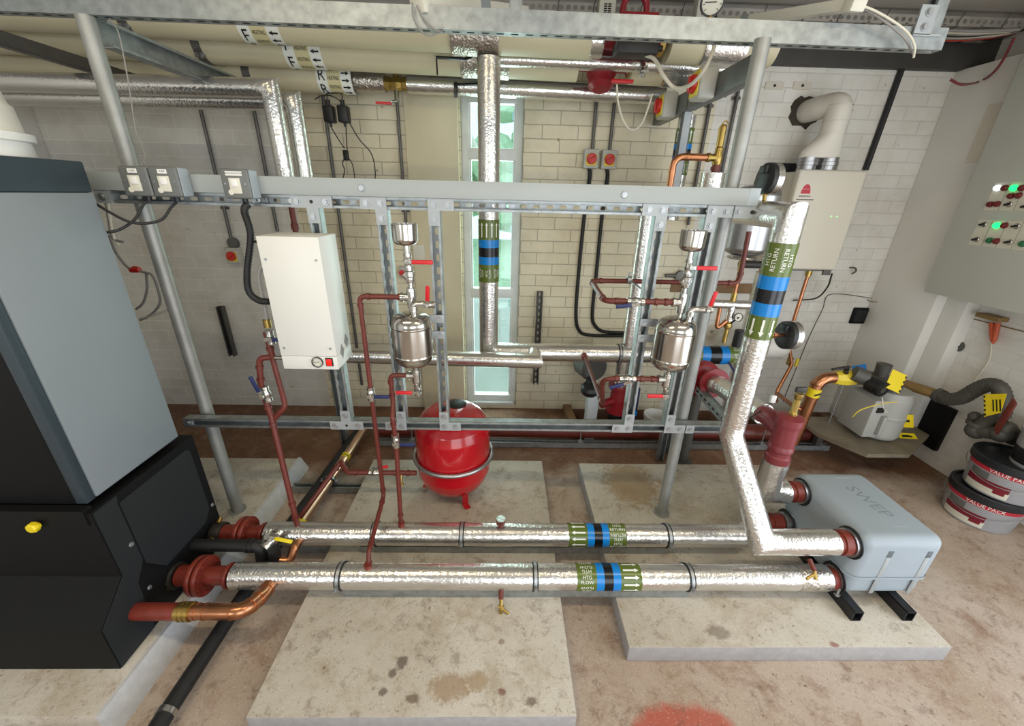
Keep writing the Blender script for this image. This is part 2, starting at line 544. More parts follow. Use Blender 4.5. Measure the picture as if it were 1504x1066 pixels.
# ------------------------------------------------------------------ the setting
def wall_mat(name, zones, horiz='X', mortar_mul=.8):
    """painted blockwork laid in 225 x 77 mm courses; zones = [(from, colour), ...] along the wall"""
    m = bpy.data.materials.new(name); m.use_nodes = True
    nt = m.node_tree; L = nt.links.new; b = nt.nodes['Principled BSDF']
    N = nt.nodes.new
    tc = N('ShaderNodeTexCoord'); sx = N('ShaderNodeSeparateXYZ'); L(tc.outputs['Object'], sx.inputs[0])
    cb = N('ShaderNodeCombineXYZ'); L(sx.outputs[horiz], cb.inputs[0]); L(sx.outputs['Z'], cb.inputs[1])
    wob = N('ShaderNodeTexNoise'); wob.inputs['Scale'].default_value = 14; L(tc.outputs['Object'], wob.inputs['Vector'])
    ws = N('ShaderNodeVectorMath'); ws.operation = 'MULTIPLY_ADD'; ws.inputs[1].default_value = (.004, .004, 0)
    L(wob.outputs['Color'], ws.inputs[0]); L(cb.outputs[0], ws.inputs[2])
    br = N('ShaderNodeTexBrick'); br.inputs['Scale'].default_value = 1
    br.inputs['Brick Width'].default_value = .225; br.inputs['Row Height'].default_value = .077
    br.inputs['Mortar Size'].default_value = .0032; br.inputs['Mortar Smooth'].default_value = .3
    br.inputs['Color1'].default_value = (.94, .94, .94, 1); br.inputs['Color2'].default_value = (1, 1, 1, 1)
    L(ws.outputs[0], br.inputs['Vector'])
    ramp = N('ShaderNodeValToRGB'); ramp.color_ramp.interpolation = 'CONSTANT'
    lo, hi = -4., 4.
    mr = N('ShaderNodeMapRange'); mr.inputs['From Min'].default_value = lo; mr.inputs['From Max'].default_value = hi
    L(sx.outputs[horiz], mr.inputs['Value']); L(mr.outputs[0], ramp.inputs['Fac'])
    el = ramp.color_ramp.elements
    while len(el) < len(zones): el.new(.5)
    for e, (x, c, k) in zip(el, zones):
        e.position = max(0, (x - lo) / (hi - lo)); e.color = (*hexc(c), 1)
    rm = N('ShaderNodeValToRGB'); rm.color_ramp.interpolation = 'CONSTANT'; L(mr.outputs[0], rm.inputs['Fac'])
    while len(rm.color_ramp.elements) < len(zones): rm.color_ramp.elements.new(.5)
    for e, (x, c, k) in zip(rm.color_ramp.elements, zones):
        e.position = max(0, (x - lo) / (hi - lo)); e.color = (k, k, k, 1)
    L(rm.outputs['Color'], br.inputs['Mortar'])
    mx = N('ShaderNodeMix'); mx.data_type = 'RGBA'; mx.blend_type = 'MULTIPLY'; mx.inputs['Factor'].default_value = 1
    L(ramp.outputs['Color'], mx.inputs['A']); L(br.outputs['Color'], mx.inputs['B'])
    # scuffs and grime
    n = N('ShaderNodeTexNoise'); n.inputs['Scale'].default_value = 3.5; n.inputs['Detail'].default_value = 8; n.inputs['Roughness'].default_value = .65
    L(tc.outputs['Object'], n.inputs['Vector'])
    r2 = N('ShaderNodeValToRGB'); r2.color_ramp.elements[0].position = .3; r2.color_ramp.elements[0].color = (.83, .81, .76, 1)
    r2.color_ramp.elements[1].position = .55; r2.color_ramp.elements[1].color = (1, 1, 1, 1)
    L(n.outputs['Fac'], r2.inputs['Fac'])
    m2 = N('ShaderNodeMix'); m2.data_type = 'RGBA'; m2.blend_type = 'MULTIPLY'; m2.inputs['Factor'].default_value = 1
    L(mx.outputs['Result'], m2.inputs['A']); L(r2.outputs['Color'], m2.inputs['B'])
    n3 = N('ShaderNodeTexNoise'); n3.inputs['Scale'].default_value = 26; n3.inputs['Detail'].default_value = 2
    L(tc.outputs['Object'], n3.inputs['Vector'])
    r3 = N('ShaderNodeValToRGB'); r3.color_ramp.elements[0].position = .74; r3.color_ramp.elements[0].color = (1, 1, 1, 1)
    r3.color_ramp.elements[1].position = .79; r3.color_ramp.elements[1].color = (.55, .48, .4, 1)
    L(n3.outputs['Fac'], r3.inputs['Fac'])
    m3 = N('ShaderNodeMix'); m3.data_type = 'RGBA'; m3.blend_type = 'MULTIPLY'; m3.inputs['Factor'].default_value = 1
    L(m2.outputs['Result'], m3.inputs['A']); L(r3.outputs['Color'], m3.inputs['B'])
    L(m3.outputs['Result'], b.inputs['Base Color'])
    b.inputs['Roughness'].default_value = .55
    n4 = N('ShaderNodeTexNoise'); n4.inputs['Scale'].default_value = 90; L(tc.outputs['Object'], n4.inputs['Vector'])
    ma = N('ShaderNodeMath'); ma.operation = 'MULTIPLY_ADD'; ma.inputs[1].default_value = -.8
    L(br.outputs['Fac'], ma.inputs[0])
    ms = N('ShaderNodeMath'); ms.operation = 'MULTIPLY'; ms.inputs[1].default_value = .18; L(n4.outputs['Fac'], ms.inputs[0])
    L(ms.outputs[0], ma.inputs[2])
    bp = N('ShaderNodeBump'); bp.inputs['Strength'].default_value = .55; bp.inputs['Distance'].default_value = .004
    L(ma.outputs[0], bp.inputs['Height']); L(bp.outputs['Normal'], b.inputs['Normal'])
    return m


def ground_mat(name, base, c2, c3, marks=(), rough=.75, spot='5A4A3C', scale=2.2, far=None, red=None):
    """worn concrete: blotches, speckle, dark spots; far = (Y, colour) older paint beyond a ragged line; red = list of (x, y, radius)"""
    m = bpy.data.materials.new(name); m.use_nodes = True
    nt = m.node_tree; L = nt.links.new; b = nt.nodes['Principled BSDF']; N = nt.nodes.new
    tc = N('ShaderNodeTexCoord')
    def noise(s, d=6, rgh=.6, dist=0.):
        n = N('ShaderNodeTexNoise'); n.inputs['Scale'].default_value = s; n.inputs['Detail'].default_value = d
        n.inputs['Roughness'].default_value = rgh; n.inputs['Distortion'].default_value = dist
        L(tc.outputs['Object'], n.inputs['Vector']); return n.outputs['Fac']
    def ramp(f, a, bb):
        r = N('ShaderNodeMapRange'); r.inputs['From Min'].default_value = a; r.inputs['From Max'].default_value = bb
        L(f, r.inputs['Value']); return r.outputs[0]
    def mix(f, A, B, mode='MIX'):
        x = N('ShaderNodeMix'); x.data_type = 'RGBA'; x.blend_type = mode
        if isinstance(f, float): x.inputs['Factor'].default_value = f
        else: L(f, x.inputs['Factor'])
        for k, vv in (('A', A), ('B', B)):
            if isinstance(vv, str): x.inputs[k].default_value = (*hexc(vv), 1)
            else: L(vv, x.inputs[k])
        return x.outputs['Result']
    col = mix(ramp(noise(scale, 8, .65, .5), .38, .62), base, c2)
    sx = N('ShaderNodeSeparateXYZ'); L(tc.outputs['Object'], sx.inputs[0])
    def math(op, A, B, C=None):
        x = N('ShaderNodeMath'); x.operation = op
        for i, vv in enumerate((A, B) + (() if C is None else (C,))):
            if isinstance(vv, (int, float)): x.inputs[i].default_value = vv
            else: L(vv, x.inputs[i])
        return x.outputs[0]
    if far:
        edge = math('ADD', sx.outputs['Y'], math('MULTIPLY', noise(3.5, 6), .5))
        col = mix(ramp(edge, far[0] + .2, far[0] + .32), col, mix(ramp(noise(4.5, 8, .7), .4, .6), far[1], far[2]))
    col = mix(math('MULTIPLY', ramp(noise(6, 10, .75, .3), .50, .66), .85), col, c3)
    for (x, y, r) in red or ():
        dx = math('SUBTRACT', sx.outputs['X'], x); dy = math('SUBTRACT', sx.outputs['Y'], y)
        d = math('SQRT', math('ADD', math('MULTIPLY', dx, dx), math('MULTIPLY', dy, dy)), 0)
        d = math('ADD', d, math('MULTIPLY', noise(9, 6), .09))
        col = mix(math('MULTIPLY', ramp(d, r + .06, r + .03), .85), col, 'B0503E')
    col = mix(math('MULTIPLY', ramp(noise(34, 5, .68), .63, .70), .85), col, spot)
    col = mix(math('MULTIPLY', ramp(noise(16, 8, .75, .4), .54, .66), .55), col, spot)
    col = mix(math('MULTIPLY', ramp(noise(90, 3, .6), .60, .68), .4), col, spot)
    col = mix(math('MULTIPLY', ramp(noise(150, 2, .5), .62, .7), .35), col, 'E8E2D6')
    for (x, y, rx, ry, c) in marks:
        dx = math('DIVIDE', math('SUBTRACT', sx.outputs['X'], x), rx); dy = math('DIVIDE', math('SUBTRACT', sx.outputs['Y'], y), ry)
        d = math('SQRT', math('ADD', math('MULTIPLY', dx, dx), math('MULTIPLY', dy, dy)), 0)
        d = math('ADD', d, math('MULTIPLY', noise(38, 8, .78), 2.2))
        col = mix(math('MULTIPLY', ramp(d, 2.15, 1.75), .72), col, c)
    L(col, b.inputs['Base Color'])
    b.inputs['Roughness'].default_value = rough
    bp = N('ShaderNodeBump'); bp.inputs['Strength'].default_value = .35; bp.inputs['Distance'].default_value = .006
    L(math('ADD', noise(70, 6, .7), math('MULTIPLY', noise(9, 4), .8)), bp.inputs['Height']); L(bp.outputs['Normal'], b.inputs['Normal'])
    return m


MT['wall_back'] = wall_mat('painted_blockwork_back', [(-4, 'D6D3CB', 1.16), (-1.38, 'E4DBC0', .58), (1.28, 'E8E5DE', .84)], 'X')
MT['wall_side'] = wall_mat('painted_blockwork_side', [(-4, 'ECE9E3', .93), (0, 'ECE9E3', .93)], 'Y')
MT['render'] = mat('smooth_wall_paint', 'EAE8E2', .6, 0, .08, 3, .15, 30)
MT['render_cream'] = mat('smooth_cream_paint', 'DCD2B2', .6, 0, .12, 4, .15, 30)
MT['floor'] = ground_mat('stained_floor', 'AB9886', 'BDADA0', '8F735E', far=(2.02, '6A4833', '7A573E'), red=[(.62, .55, .26)], scale=1.8, spot='6A4E3C')
MT['slab'] = ground_mat('cast_concrete', 'C4BDB1', 'B7AEA0', 'A3947F', spot='75634F', scale=3,
                        marks=[(*P(590, 973, Z=.08).xy, .022, .026, '43332A'), (*P(576, 989, Z=.08).xy, .016, .016, '4A382C'), (*P(562, 1016, Z=.08).xy, .016, .014, '4A382C'), (*P(606, 1026, Z=.08).xy, .028, .014, '5A4636'),
                                (*P(660, 1010, Z=.08).xy, .075, .05, '94795A'), (*P(700, 1000, Z=.08).xy, .05, .035, '9A8262'), (*P(737, 942, Z=.08).xy, .014, .012, '7D6A55'), (*P(737, 1016, Z=.08).xy, .015, .012, '6A3A2C'), (*P(780, 1030, Z=.08).xy, .02, .016, '5A4838'),
                                (.75, 1.86, .17, .22, '93764E'), (*P(1055, 928, Z=.08).xy, .05, .03, '7E7060'), (1.25, .955, .02, .012, '7A3A30'), (*P(1262, 880, Z=.08).xy, .05, .035, '8F8578')])
MT['cove'] = mat('white_cement_fillet', 'C6C6C8', .7, 0, .15, 30, .4, 60)
MT['deck'] = mat('steel_roof_deck', 'B3ADA4', .5, .1, .12, 4)
MT['fascia'] = mat('dark_eaves_beam', '4A4844', .6, .1, .2, 10)
MT['upvc'] = mat('white_window_frame', 'DDE0DD', .4, 0, .12, 12)

g = bpy.data.materials.new('window_glass'); g.use_nodes = True
nt = g.node_tree; nt.nodes.clear()
o_ = nt.nodes.new('ShaderNodeOutputMaterial'); mx = nt.nodes.new('ShaderNodeMixShader'); mx.inputs[0].default_value = .06
tr = nt.nodes.new('ShaderNodeBsdfTransparent'); tr.inputs[0].default_value = (.86, .97, .95, 1)
gl = nt.nodes.new('ShaderNodeBsdfGlossy'); gl.inputs['Roughness'].default_value = .02
nt.links.new(tr.outputs[0], mx.inputs[1]); nt.links.new(gl.outputs[0], mx.inputs[2]); nt.links.new(mx.outputs[0], o_.inputs[0])
MT['glass'] = g

XL, XR, YB, YF = -2.95, 2.85, 2.86, -2.2
WX0, WX1, WZ0, WZ1 = -.285, .108, .03, 2.16       # slot window in the back wall

# floor with the pipe trench along the back wall
TX0, TX1, TY0, TD = .57, 2.60, 2.46, -.30
mb = MB()
def quad(mb, x0, x1, y0, y1, z, m=0): mb.raw([(x0, y0, z), (x1, y0, z), (x1, y1, z), (x0, y1, z)], [(0, 1, 2, 3)], m)
quad(mb, XL, XR, YF - .1, TY0, 0); quad(mb, XL, TX0, TY0, YB, 0); quad(mb, TX1, XR, TY0, YB, 0)
mb.raw([(TX0, TY0, 0), (TX1, TY0, 0), (TX1, TY0, TD), (TX0, TY0, TD)], [(0, 1, 2, 3)])
mb.raw([(TX0, TY0, 0), (TX0, YB, 0), (TX0, YB, TD), (TX0, TY0, TD)], [(3, 2, 1, 0)])
mb.raw([(TX1, TY0, 0), (TX1, YB, 0), (TX1, YB, TD), (TX1, TY0, TD)], [(0, 1, 2, 3)])
mb.raw([(TX0, YB, 0), (TX1, YB, 0), (TX1, YB, TD), (TX0, YB, TD)], [(0, 1, 2, 3)])
quad(mb, TX0, TX1, TY0, YB, TD, 1)
struct(mb.build('floor', ['floor', 'dirt']))

mb = MB()
WT = .22
for x0, x1, z0, z1 in ((XL, WX0, 0, 2.48), (WX1, XR, 0, 2.48), (WX0, WX1, 0, WZ0), (WX0, WX1, WZ1, 2.48)):
    mb.box((x0, YB, z0), (x1, YB + WT, z1))
struct(mb.build('wall_back', 'wall_back'))
DY0, DY1, DZ1 = -1.7, .95, 2.25      # open loading door in the right wall, nearer than the picture shows
mb = MB(); mb.box((XR, DY1, 0), (XR + .2, YB + WT, 2.48)); mb.box((XR, YF, 0), (XR + .2, DY0, 2.48)); mb.box((XR, DY0, DZ1), (XR + .2, DY1, 2.48)); struct(mb.build('wall_right', 'wall_side'))
mb = MB(); mb.box((XL - .2, YF, 0), (XL, YB + WT, 2.6)); struct(mb.build('wall_left', 'render'))
# front wall behind the viewpoint, both unseen openings added to let in light
mb = MB()
mb.box((XL - .2, YF - .2, 0), (-2.4, YF, 3.4)); mb.box((-2.4, YF - .2, 0), (-1.4, YF, 1.0)); mb.box((-2.4, YF - .2, 2.2), (-1.4, YF, 3.4))
mb.box((-1.4, YF - .2, 0), (0, YF, 3.4)); mb.box((0, YF - .2, 2.27), (2.2, YF, 3.4)); mb.box((2.2, YF - .2, 0), (XR + .2, YF, 3.4))
struct(mb.build('wall_front', 'render'))

# wall piers: cream one left of the window, smooth one in the right corner
mb = MB(); mb.box((-.62, YB - .035, 0), (WX0 - .012, YB, 2.30), 0, .004); struct(mb.build('trim_1', 'render_cream'))
mb = MB(); mb.box((2.69, 2.42, 0), (XR, YB, 2.34), 0, .006); mb.box((2.76, 2.30, 0), (XR, 2.42, 2.30), 0, .006); struct(mb.build('trim_2', 'render'))
mb = MB(); mb.box((XL, 2.70, 0), (XL + .10, YB, 2.34), 0, .006); struct(mb.build('trim_3', 'render'))

# eaves beam and roof deck
mb = MB(); mb.box((XL, YB - .05, 2.335), (XR, YB + .1, 2.49), 0, .003); struct(mb.build('trim_4', 'fascia'))
mb = MB()
prof = []; y = YB + .2
def zc(y): return 2.50 + (YB - y) * .13
while y > YF - .3:
    for dy, dz in ((0, 0), (.11, 0), (.135, .038), (.205, .038)):
        prof.append((y - dy, zc(y - dy) + dz))
    y -= .23
va = [(XL - .2, a, b) for a, b in prof]; vb = [(XR + .2, a, b) for a, b in prof]; n = len(prof)
mb.raw(va + vb, [(i, i + 1, n + i + 1, n + i) for i in range(n - 1)])
struct(mb.build('ceiling', 'deck', sharp=20))
# gable infill above the side walls, up to the deck
mb = MB()
for x in (XL - .1, XR + .1):
    mb.prism([(YB + .2, 2.45), (YB + .2, 2.56), (YF - .2, zc(YF - .2) + .05), (YF - .2, 2.45)], (x - .05, 0, 0), Y_, Z_, (.1, 0, 0))
struct(mb.build('trim_5', 'render'))

# slot window: frame with two transoms, three panes
zt1 = P(725, 226, Y=YB).z; zt2 = P(722, 432, Y=YB).z
win = MB()
fy0, fy1 = YB + .03, YB + .09
win.box((WX0, fy0, WZ0), (WX0 + .05, fy1, WZ1), 0, .004); win.box((WX1 - .05, fy0, WZ0), (WX1, fy1, WZ1), 0, .004)
for z0, z1 in ((WZ0, WZ0 + .075), (zt2 - .035, zt2 + .035), (zt1 - .035, zt1 + .035), (WZ1 - .05, WZ1)):
    win.box((WX0 + .045, fy0 - .004, z0), (WX1 - .045, fy1 - .004, z1), 0, .004)
win.box((WX0 + .02, YB - .005, WZ0 - .0), (WX1 - .02, fy0, WZ0 + .025), 0, .003)
for z0, z1 in ((WZ0 + .07, zt2 - .03), (zt2 + .03, zt1 - .03), (zt1 + .03, WZ1 - .045)):      # glazing beads
    for x in (WX0 + .05, WX1 - .062): win.box((x, fy0 + .01, z0), (x + .012, fy0 + .03, z1), 0)
w1 = struct(win.build('window_1', 'upvc'))
for z0, z1 in ((WZ0 + .07, zt2 - .03), (zt2 + .03, zt1 - .03), (zt1 + .03, WZ1 - .045)):
    gb = MB(); gb.box((WX0 + .045, fy0 + .03, z0), (WX1 - .045, fy0 + .036, z1)); gb.build('pane', 'glass', w1)
# concrete bases: worn tops, formed grey edges
MT['slab_edge'] = mat('formed_concrete_edge', 'A3A0A0', .8, 0, .15, 30, .4, 120)
def slab_faces(mb):
    mb.bm.normal_update()
    for f in mb.bm.faces:
        if f.normal.z < .6: f.material_index = 1
mb = MB(); mb.box((-.785, .735, 0), (.252, 2.06, .08), 0, .006); slab_faces(mb); struct(mb.build('floor_plinth', ['slab', 'slab_edge']))
mb = MB(); mb.box((.478, .945, 0), (1.695, 2.04, .08), 0, .006); slab_faces(mb); struct(mb.build('floor_plinth', ['slab', 'slab_edge']))
mb = MB(); mb.box((XL, .74, 0), (-1.245, 2.06, .08), 0, .006)
mb.prism([(-1.25, .079), (-1.235, .079), (-1.195, .0), (-1.25, 0)], (0, .742, 0), X_, Z_, (0, 1.33, 0), 1)
struct(mb.build('floor_plinth', ['slab', 'cove']))

# outside the window
mb = MB(); quad(mb, -6, 8, YB + WT, 7.2, -.12); struct(mb.build('paving', 'asphalt'))
mb = MB(); mb.raw([(-8, 7.2, -.12), (9, 7.2, -.12), (9, 11, .5), (-8, 11, .5)], [(0, 1, 2, 3)]); struct(mb.build('lawn', 'hedge'))
mb = MB(); mb.cyl((.10, 3.9, -.12), (.10, 3.9, 3.2), .04, 0, 16)
for z in (.6, 1.3, 2.2): mb.lathe([(.04, -.03), (.055, -.03), (.055, .03), (.04, .03)], (.10, 3.9, z), Z_, 0, 16)
tag(mb.build('downpipe', 'teal', loc=(.10, 3.9, -.12)), 'pale teal downpipe standing outside the slot window', 'pipe')
mb = MB(); mb.tube([(-.60, 3.6, -.12), (-.60, 3.6, .95), (-.05, 4.6, .35), (-.05, 4.6, -.12)], .025, 0, 12, .08)
mb.tube([(-.60, 3.6, 2.6), (-.12, 3.9, 1.7)], .02, 0, 10)
tag(mb.build('handrail', 'whitep', loc=(-.6, 3.6, -.12)), 'white sloping handrail outside the left side of the slot window', 'handrail')
hb = MB()
rg = random.Random(3)
for i in range(46):
    hb.sphere((rg.uniform(-3, 4), rg.uniform(10.2, 11.2), rg.uniform(.6, 3.6)), rg.uniform(.35, .7), 0, 10, (1.1, .8, rg.uniform(.7, 1.1)))
tag(hb.build('hedge', 'hedge', loc=(0, 10.5, .3)), 'tall sunlit green hedge far beyond the slot window', 'hedge')
# ------------------------------------------------------------------ strut frame
FY = 1.55                       # front face of the frame
FC = FY + .0205
ZT = 1.559                      # centre of the top rail
ZB = P(700, 626, Y=FY).z        # centre of the bottom rail
frame = thing('strut_frame', 'galvanised channel frame of rails and five uprights standing between the concrete bases', 'pipe frame', (-.25, FC, 0))
mb = MB(); mb.strut((-1.40, FC, ZT), (.885, FC, ZT), (0, -1, 0), m=0); mb.build('top_rail', 'galv', frame)
mb = MB(); mb.strut((-1.40, FC, ZB), (1.03, FC, ZB), (0, -1, 0), m=0, slots=False); mb.build('bottom_rail', 'galv', frame)
UX = [P(503, 580, Y=FY).x, P(562, 327, Y=FY).x, P(638.5, 330, Y=FY).x, P(967.5, 339, Y=FY).x, P(1040.5, 339, Y=FY).x]
for i, x in enumerate(UX):
    mb = MB(); mb.strut((x, FC, ZB + .0205), (x, FC, ZT - .0205), (0, -1, 0), m=0); mb.build('upright', 'galv', frame)

def bracket(x, z, arms, tail):
    """flat fitting: arms = rail side(s) 'l', 'r', 'lr'; tail = -1 down, 1 up, on the face of the frame"""
    mb = MB(); w = .0205; y = FY - .006
    x0 = x - w - (.052 if 'l' in arms else 0); x1 = x + w + (.052 if 'r' in arms else 0)
    poly = [(x0, z - w), (x1, z - w), (x1, z + w), (x0, z + w)]
    zt = z + tail * (w + .052)
    if tail < 0: poly = [(x0, z + w), (x0, z - w), (x - w, z - w), (x - w, zt), (x + w, zt), (x + w, z - w), (x1, z - w), (x1, z + w)]
    else: poly = [(x0, z - w), (x1, z - w), (x1, z + w), (x + w, z + w), (x + w, zt), (x - w, zt), (x - w, z + w), (x0, z + w)]
    mb.prism(poly, (0, y, 0), X_, Z_, (0, .006, 0), 0)
    for bx in ([x - .05] if 'l' in arms else []) + [x] + ([x + .05] if 'r' in arms else []):
        if arms == 'lr' and bx == x: mb.cyl((bx, y, z), (bx, y - .001, z), .006, 2, 12); continue
        mb.bolt((bx, y, z), (0, -1, 0), .0085, 1)
    mb.bolt((x, y, z + tail * .05), (0, -1, 0), .0085, 1)
    return mb.build('corner_plate', ['galv_flat', 'zinc_bolt', 'ink'], frame)

for x, a in zip(UX, ('lr', 'l', 'r', 'l', 'r')): bracket(x, ZT, a, -1)
for x, a in zip(UX, ('lr', 'l', 'r', 'l', 'r')): bracket(x, ZB, a, 1)
mb = MB(); mb.box((UX[4] + .078, FY - .006, ZT - .0205), (UX[4] + .172, FY, ZT + .0205)); mb.bolt((UX[4] + .095, FY - .006, ZT), (0, -1, 0), .0085, 1)
mb.cyl((UX[4] + .143, FY - .0062, ZT), (UX[4] + .143, FY - .0072, ZT), .007, 2, 14); mb.build('end_plate', ['galv_flat', 'zinc_bolt', 'ink'], frame)
mb = MB(); mb.box((UX[4] + .078, FY - .006, ZB - .0205), (UX[4] + .115, FY, ZB + .0205)); mb.bolt((UX[4] + .096, FY - .006, ZB), (0, -1, 0), .0085, 1)
mb.build('end_plate', ['galv_flat', 'zinc_bolt'], frame)
mb = MB(); mb.box((-1.435, FY - .008, ZT - .021), (-1.385, FY + .035, ZT + .021)); mb.bolt((-1.41, FY - .008, ZT), (0, -1, 0), .0085, 1); mb.build('end_plate', ['galv_flat', 'zinc_bolt'], frame)
mb = MB(); mb.box((-1.405, FY + .002, ZB - .018), (-1.365, FY + .01, ZB + .018)); mb.bolt((-1.385, FY + .002, ZB), (0, -1, 0), .008, 1); mb.build('end_plate', ['galv_flat', 'zinc_bolt'], frame)
# channel nuts in the top rail
for px_ in (370, 383, 737, 752):
    x = P(px_, 303, Y=FY).x
    mb = MB(); mb.obox((x, FC + .012, ZT), (.012, 0, 0), (0, .004, 0), (0, 0, .009)); mb.bolt((x, FC + .008, ZT), (0, -1, 0), .007)
    mb.build('channel_nut', 'zinc_bolt', frame)

# smooth cable trunking along the top of the frame
tr = thing('cable_trunking', 'smooth grey cable trunking running along the top of the strut frame', 'trunking', (-.27, 1.56, 1.5815))
mb = MB(); mb.box((-1.44, 1.538, 1.5805), (.87, 1.592, 1.638), 0, .0015); mb.build('body', 'trunk', tr)
mb = MB(); mb.box((.868, 1.537, 1.580), (.907, 1.593, 1.639), 0, .0015); mb.build('end_cap', 'encl_side', tr)
for px_, py_ in ((531, 276), (917, 286)):
    q = P(px_, py_, Y=1.538)
    mb = MB(); mb.lathe([(0, -.003), (.011, -.003), (.013, 0)], q, (0, 1, 0), 0, 20); mb.lathe([(0, -.006), (.008, -.0055), (.009, -.002)], q, (0, 1, 0), 0, 16)
    mb.build('blanking_screw', 'zinc_bolt', tr)

# the two scaffold poles behind the frame
for x, z0, lab in ((-1.345, .08, 'left'), (.842, .08, 'right')):
    mb = MB(); yy = 1.59 + .034
    prof_o = [(.0255, 0), (.0255, 2.09 - z0), (.0215, 2.09 - z0), (.0215, 1.8)]
    mb.lathe(prof_o, (x, yy, z0), Z_, 0, 24); mb.lathe([(0, 0), (.04, 0), (.04, .004), (0, .004)], (x, yy, z0), Z_, 0, 20)
    o = mb.build('steel_pole', 'pole', loc=(x, yy, z0))
    tag(o, 'tall grey tube pole beside the dark boiler cabinet, left end of frame' if lab == 'left' else
        'tall grey tube pole standing on the right concrete base, right end of frame', 'pole', 'tube poles of the strut frame')

# metal-clad switched spurs with cable tails
def spur(name_lab, px0, py0, words, ww):
    q = P(px0, py0, Y=1.476); s = .045
    t = thing('switched_spur', name_lab, 'switch', (q.x, 1.537, q.z), 'switched spurs on the trunking')
    mb = MB(); mb.box((q.x - s, 1.486, q.z - s), (q.x + s, 1.537, q.z + s), 0, .006, 3); mb.build('back_box', 'encl_side', t)
    mb = MB(); mb.box((q.x - s - .001, 1.476, q.z - s - .001), (q.x + s + .001, 1.487, q.z + s + .001), 0, .009, 4)
    for k in (-1, 1): mb.bolt((q.x + k * .033, 1.4762, q.z), (0, -1, 0), .002, 1, .003)
    mb.build('face_plate', ['encl', 'zinc_bolt'], t)
    mb = MB(); y = 1.4735
    mb.box((q.x - .020, y, q.z - .030), (q.x + .017, 1.4765, q.z + .018), 0, .001)
    mb.cyl((q.x - .019, y - .0006, q.z - .026), (q.x - .019, 1.4765, q.z - .026), .0085, 0, 20)
    mb.box((q.x - .012, y - .003, q.z - .008), (q.x + .010, y, q.z + .014), 1, .001)
    mb.build('rocker', ['plate', 'whitep'], t)
    mb = MB(); mb.box((q.x - ww, 1.4752, q.z + .025), (q.x + ww, 1.4765, q.z + .038), 0)
    mb.text(words, .0075, (q.x, 1.4748, q.z + .0315), X_, Z_, 1)
    mb.build('name_label', ['whitep', 'ink'], t)
    mb = MB(); mb.cyl((q.x, 1.51, q.z - s + .002), (q.x, 1.51, q.z - s - .018), .009, 0, 14); mb.build('cable_gland', 'blackp', t)
    return q
q1 = spur('grey metal spur switch nearest the left end of the trunking', 198.5, 266, 'PUMP', .015)
q2 = spur('grey metal spur switch second from the left end of the trunking', 242, 267, 'PUMP', .015)
q3 = spur('grey metal spur switch feeding the thick black flexible conduit', 346, 270, 'PRESSURISATION', .027)

def cable(name, pts, r, m, label, cat='cable', group=None, seg=10, n=8):
    pts = spline(pts, n) if len(pts) > 2 else [V(p) for p in pts]
    mb = MB(); mb.tube(pts, r, 0, seg)
    return tag(mb.build(name, m, loc=pts[0]), label, cat, group)

cable('power_cable', [(q1.x + .012, 1.51, q1.z - .058), P(213, 297, Y=1.50), P(198, 322, Y=1.46), P(176, 337, Y=1.42), P(158, 341, Y=1.40), P(150, 341, Y=1.42)], .0045, 'rubber',
      'thin black cable from the leftmost spur to the boiler side')
cable('power_cable', [(q2.x, 1.51, q2.z - .058), P(251, 305, Y=1.50), P(238, 322, Y=1.47), P(213, 328, Y=1.44), P(185, 324, Y=1.42), P(145, 302, Y=1.41), P(138, 297, Y=1.41)], .0045, 'rubber',
      'thin black cable looping from the second spur behind the boiler')
mb = MB(); pts = spline([(q3.x + .008, 1.51, q3.z - .062), P(359, 310, Y=1.50), P(368, 345, Y=1.48), P(363, 400, Y=1.465), P(366, 428, Y=1.462), P(380, 441, Y=1.462), P(396, 443, Y=1.462)], 12)
mb.tube(pts, .0105, 0, 14)
for i in range(2, len(pts) - 1, 1): collar(mb, pts[i], pts[i + 1] - pts[i - 1], .0117, .004, 0)
tag(mb.build('flexible_conduit', 'rubber', loc=pts[0]), 'thick black ribbed flexible conduit dropping beside the white box', 'conduit')

# ------------------------------------------------------------------ white dosing unit
dx0, dx1, dy0, dy1, dz0, dz1 = -.825, -.620, 1.40, 1.549, .973, 1.453
du = thing('pressurisation_unit', 'tall white metal box with gauge and red switch, fixed to the left upright', 'control box', ((dx0 + dx1) / 2, dy1, dz0))
mb = MB(); mb.box((dx0, dy0, dz0 + .053), (dx1, dy1, dz1), 0, .002); mb.build('cover', 'white', du)
mb = MB(); mb.box((dx0 + .0005, dy0 + .0005, dz0), (dx1 - .0005, dy1, dz0 + .0522), 0, .002); mb.box((dx0 + .02, dy0 + .01, dz0 - .004), (dx0 + .05, dy0 + .03, dz0 + .002), 0); mb.build('base_panel', 'white', du)
for x in (dx0 + .018, dx1 - .018):
    for z in (dz0 + .085, dz1 - .075):
        mb = MB(); mb.bolt((x, dy0, z), (0, -1, 0), .003, 0, .004); mb.build('screw', 'zinc_bolt', du)
mb = MB(); q = P(466.5, 531.5, Y=dy0); gauge(mb, (q.x, dy0 - .003, q.z), (0, -1, 0), .021, 0, 1, 2, .006); mb.build('pressure_gauge', ['blackp', 'plate', 'ink'], du)
mb = MB(); q = P(484, 531.5, Y=dy0); mb.box((q.x - .0135, dy0 - .003, q.z - .0165), (q.x + .0135, dy0 + .001, q.z + .0165), 0, .001)
sw = mb.build('rocker_switch', 'blackp', du)
mb = MB(); mb.obox((q.x, dy0 - .004, q.z), (.0092, 0, 0), (0, .003, .0008), (0, 0, .012), 0, .001); mb.build('lit_rocker', 'swglow', sw)
mb = MB()
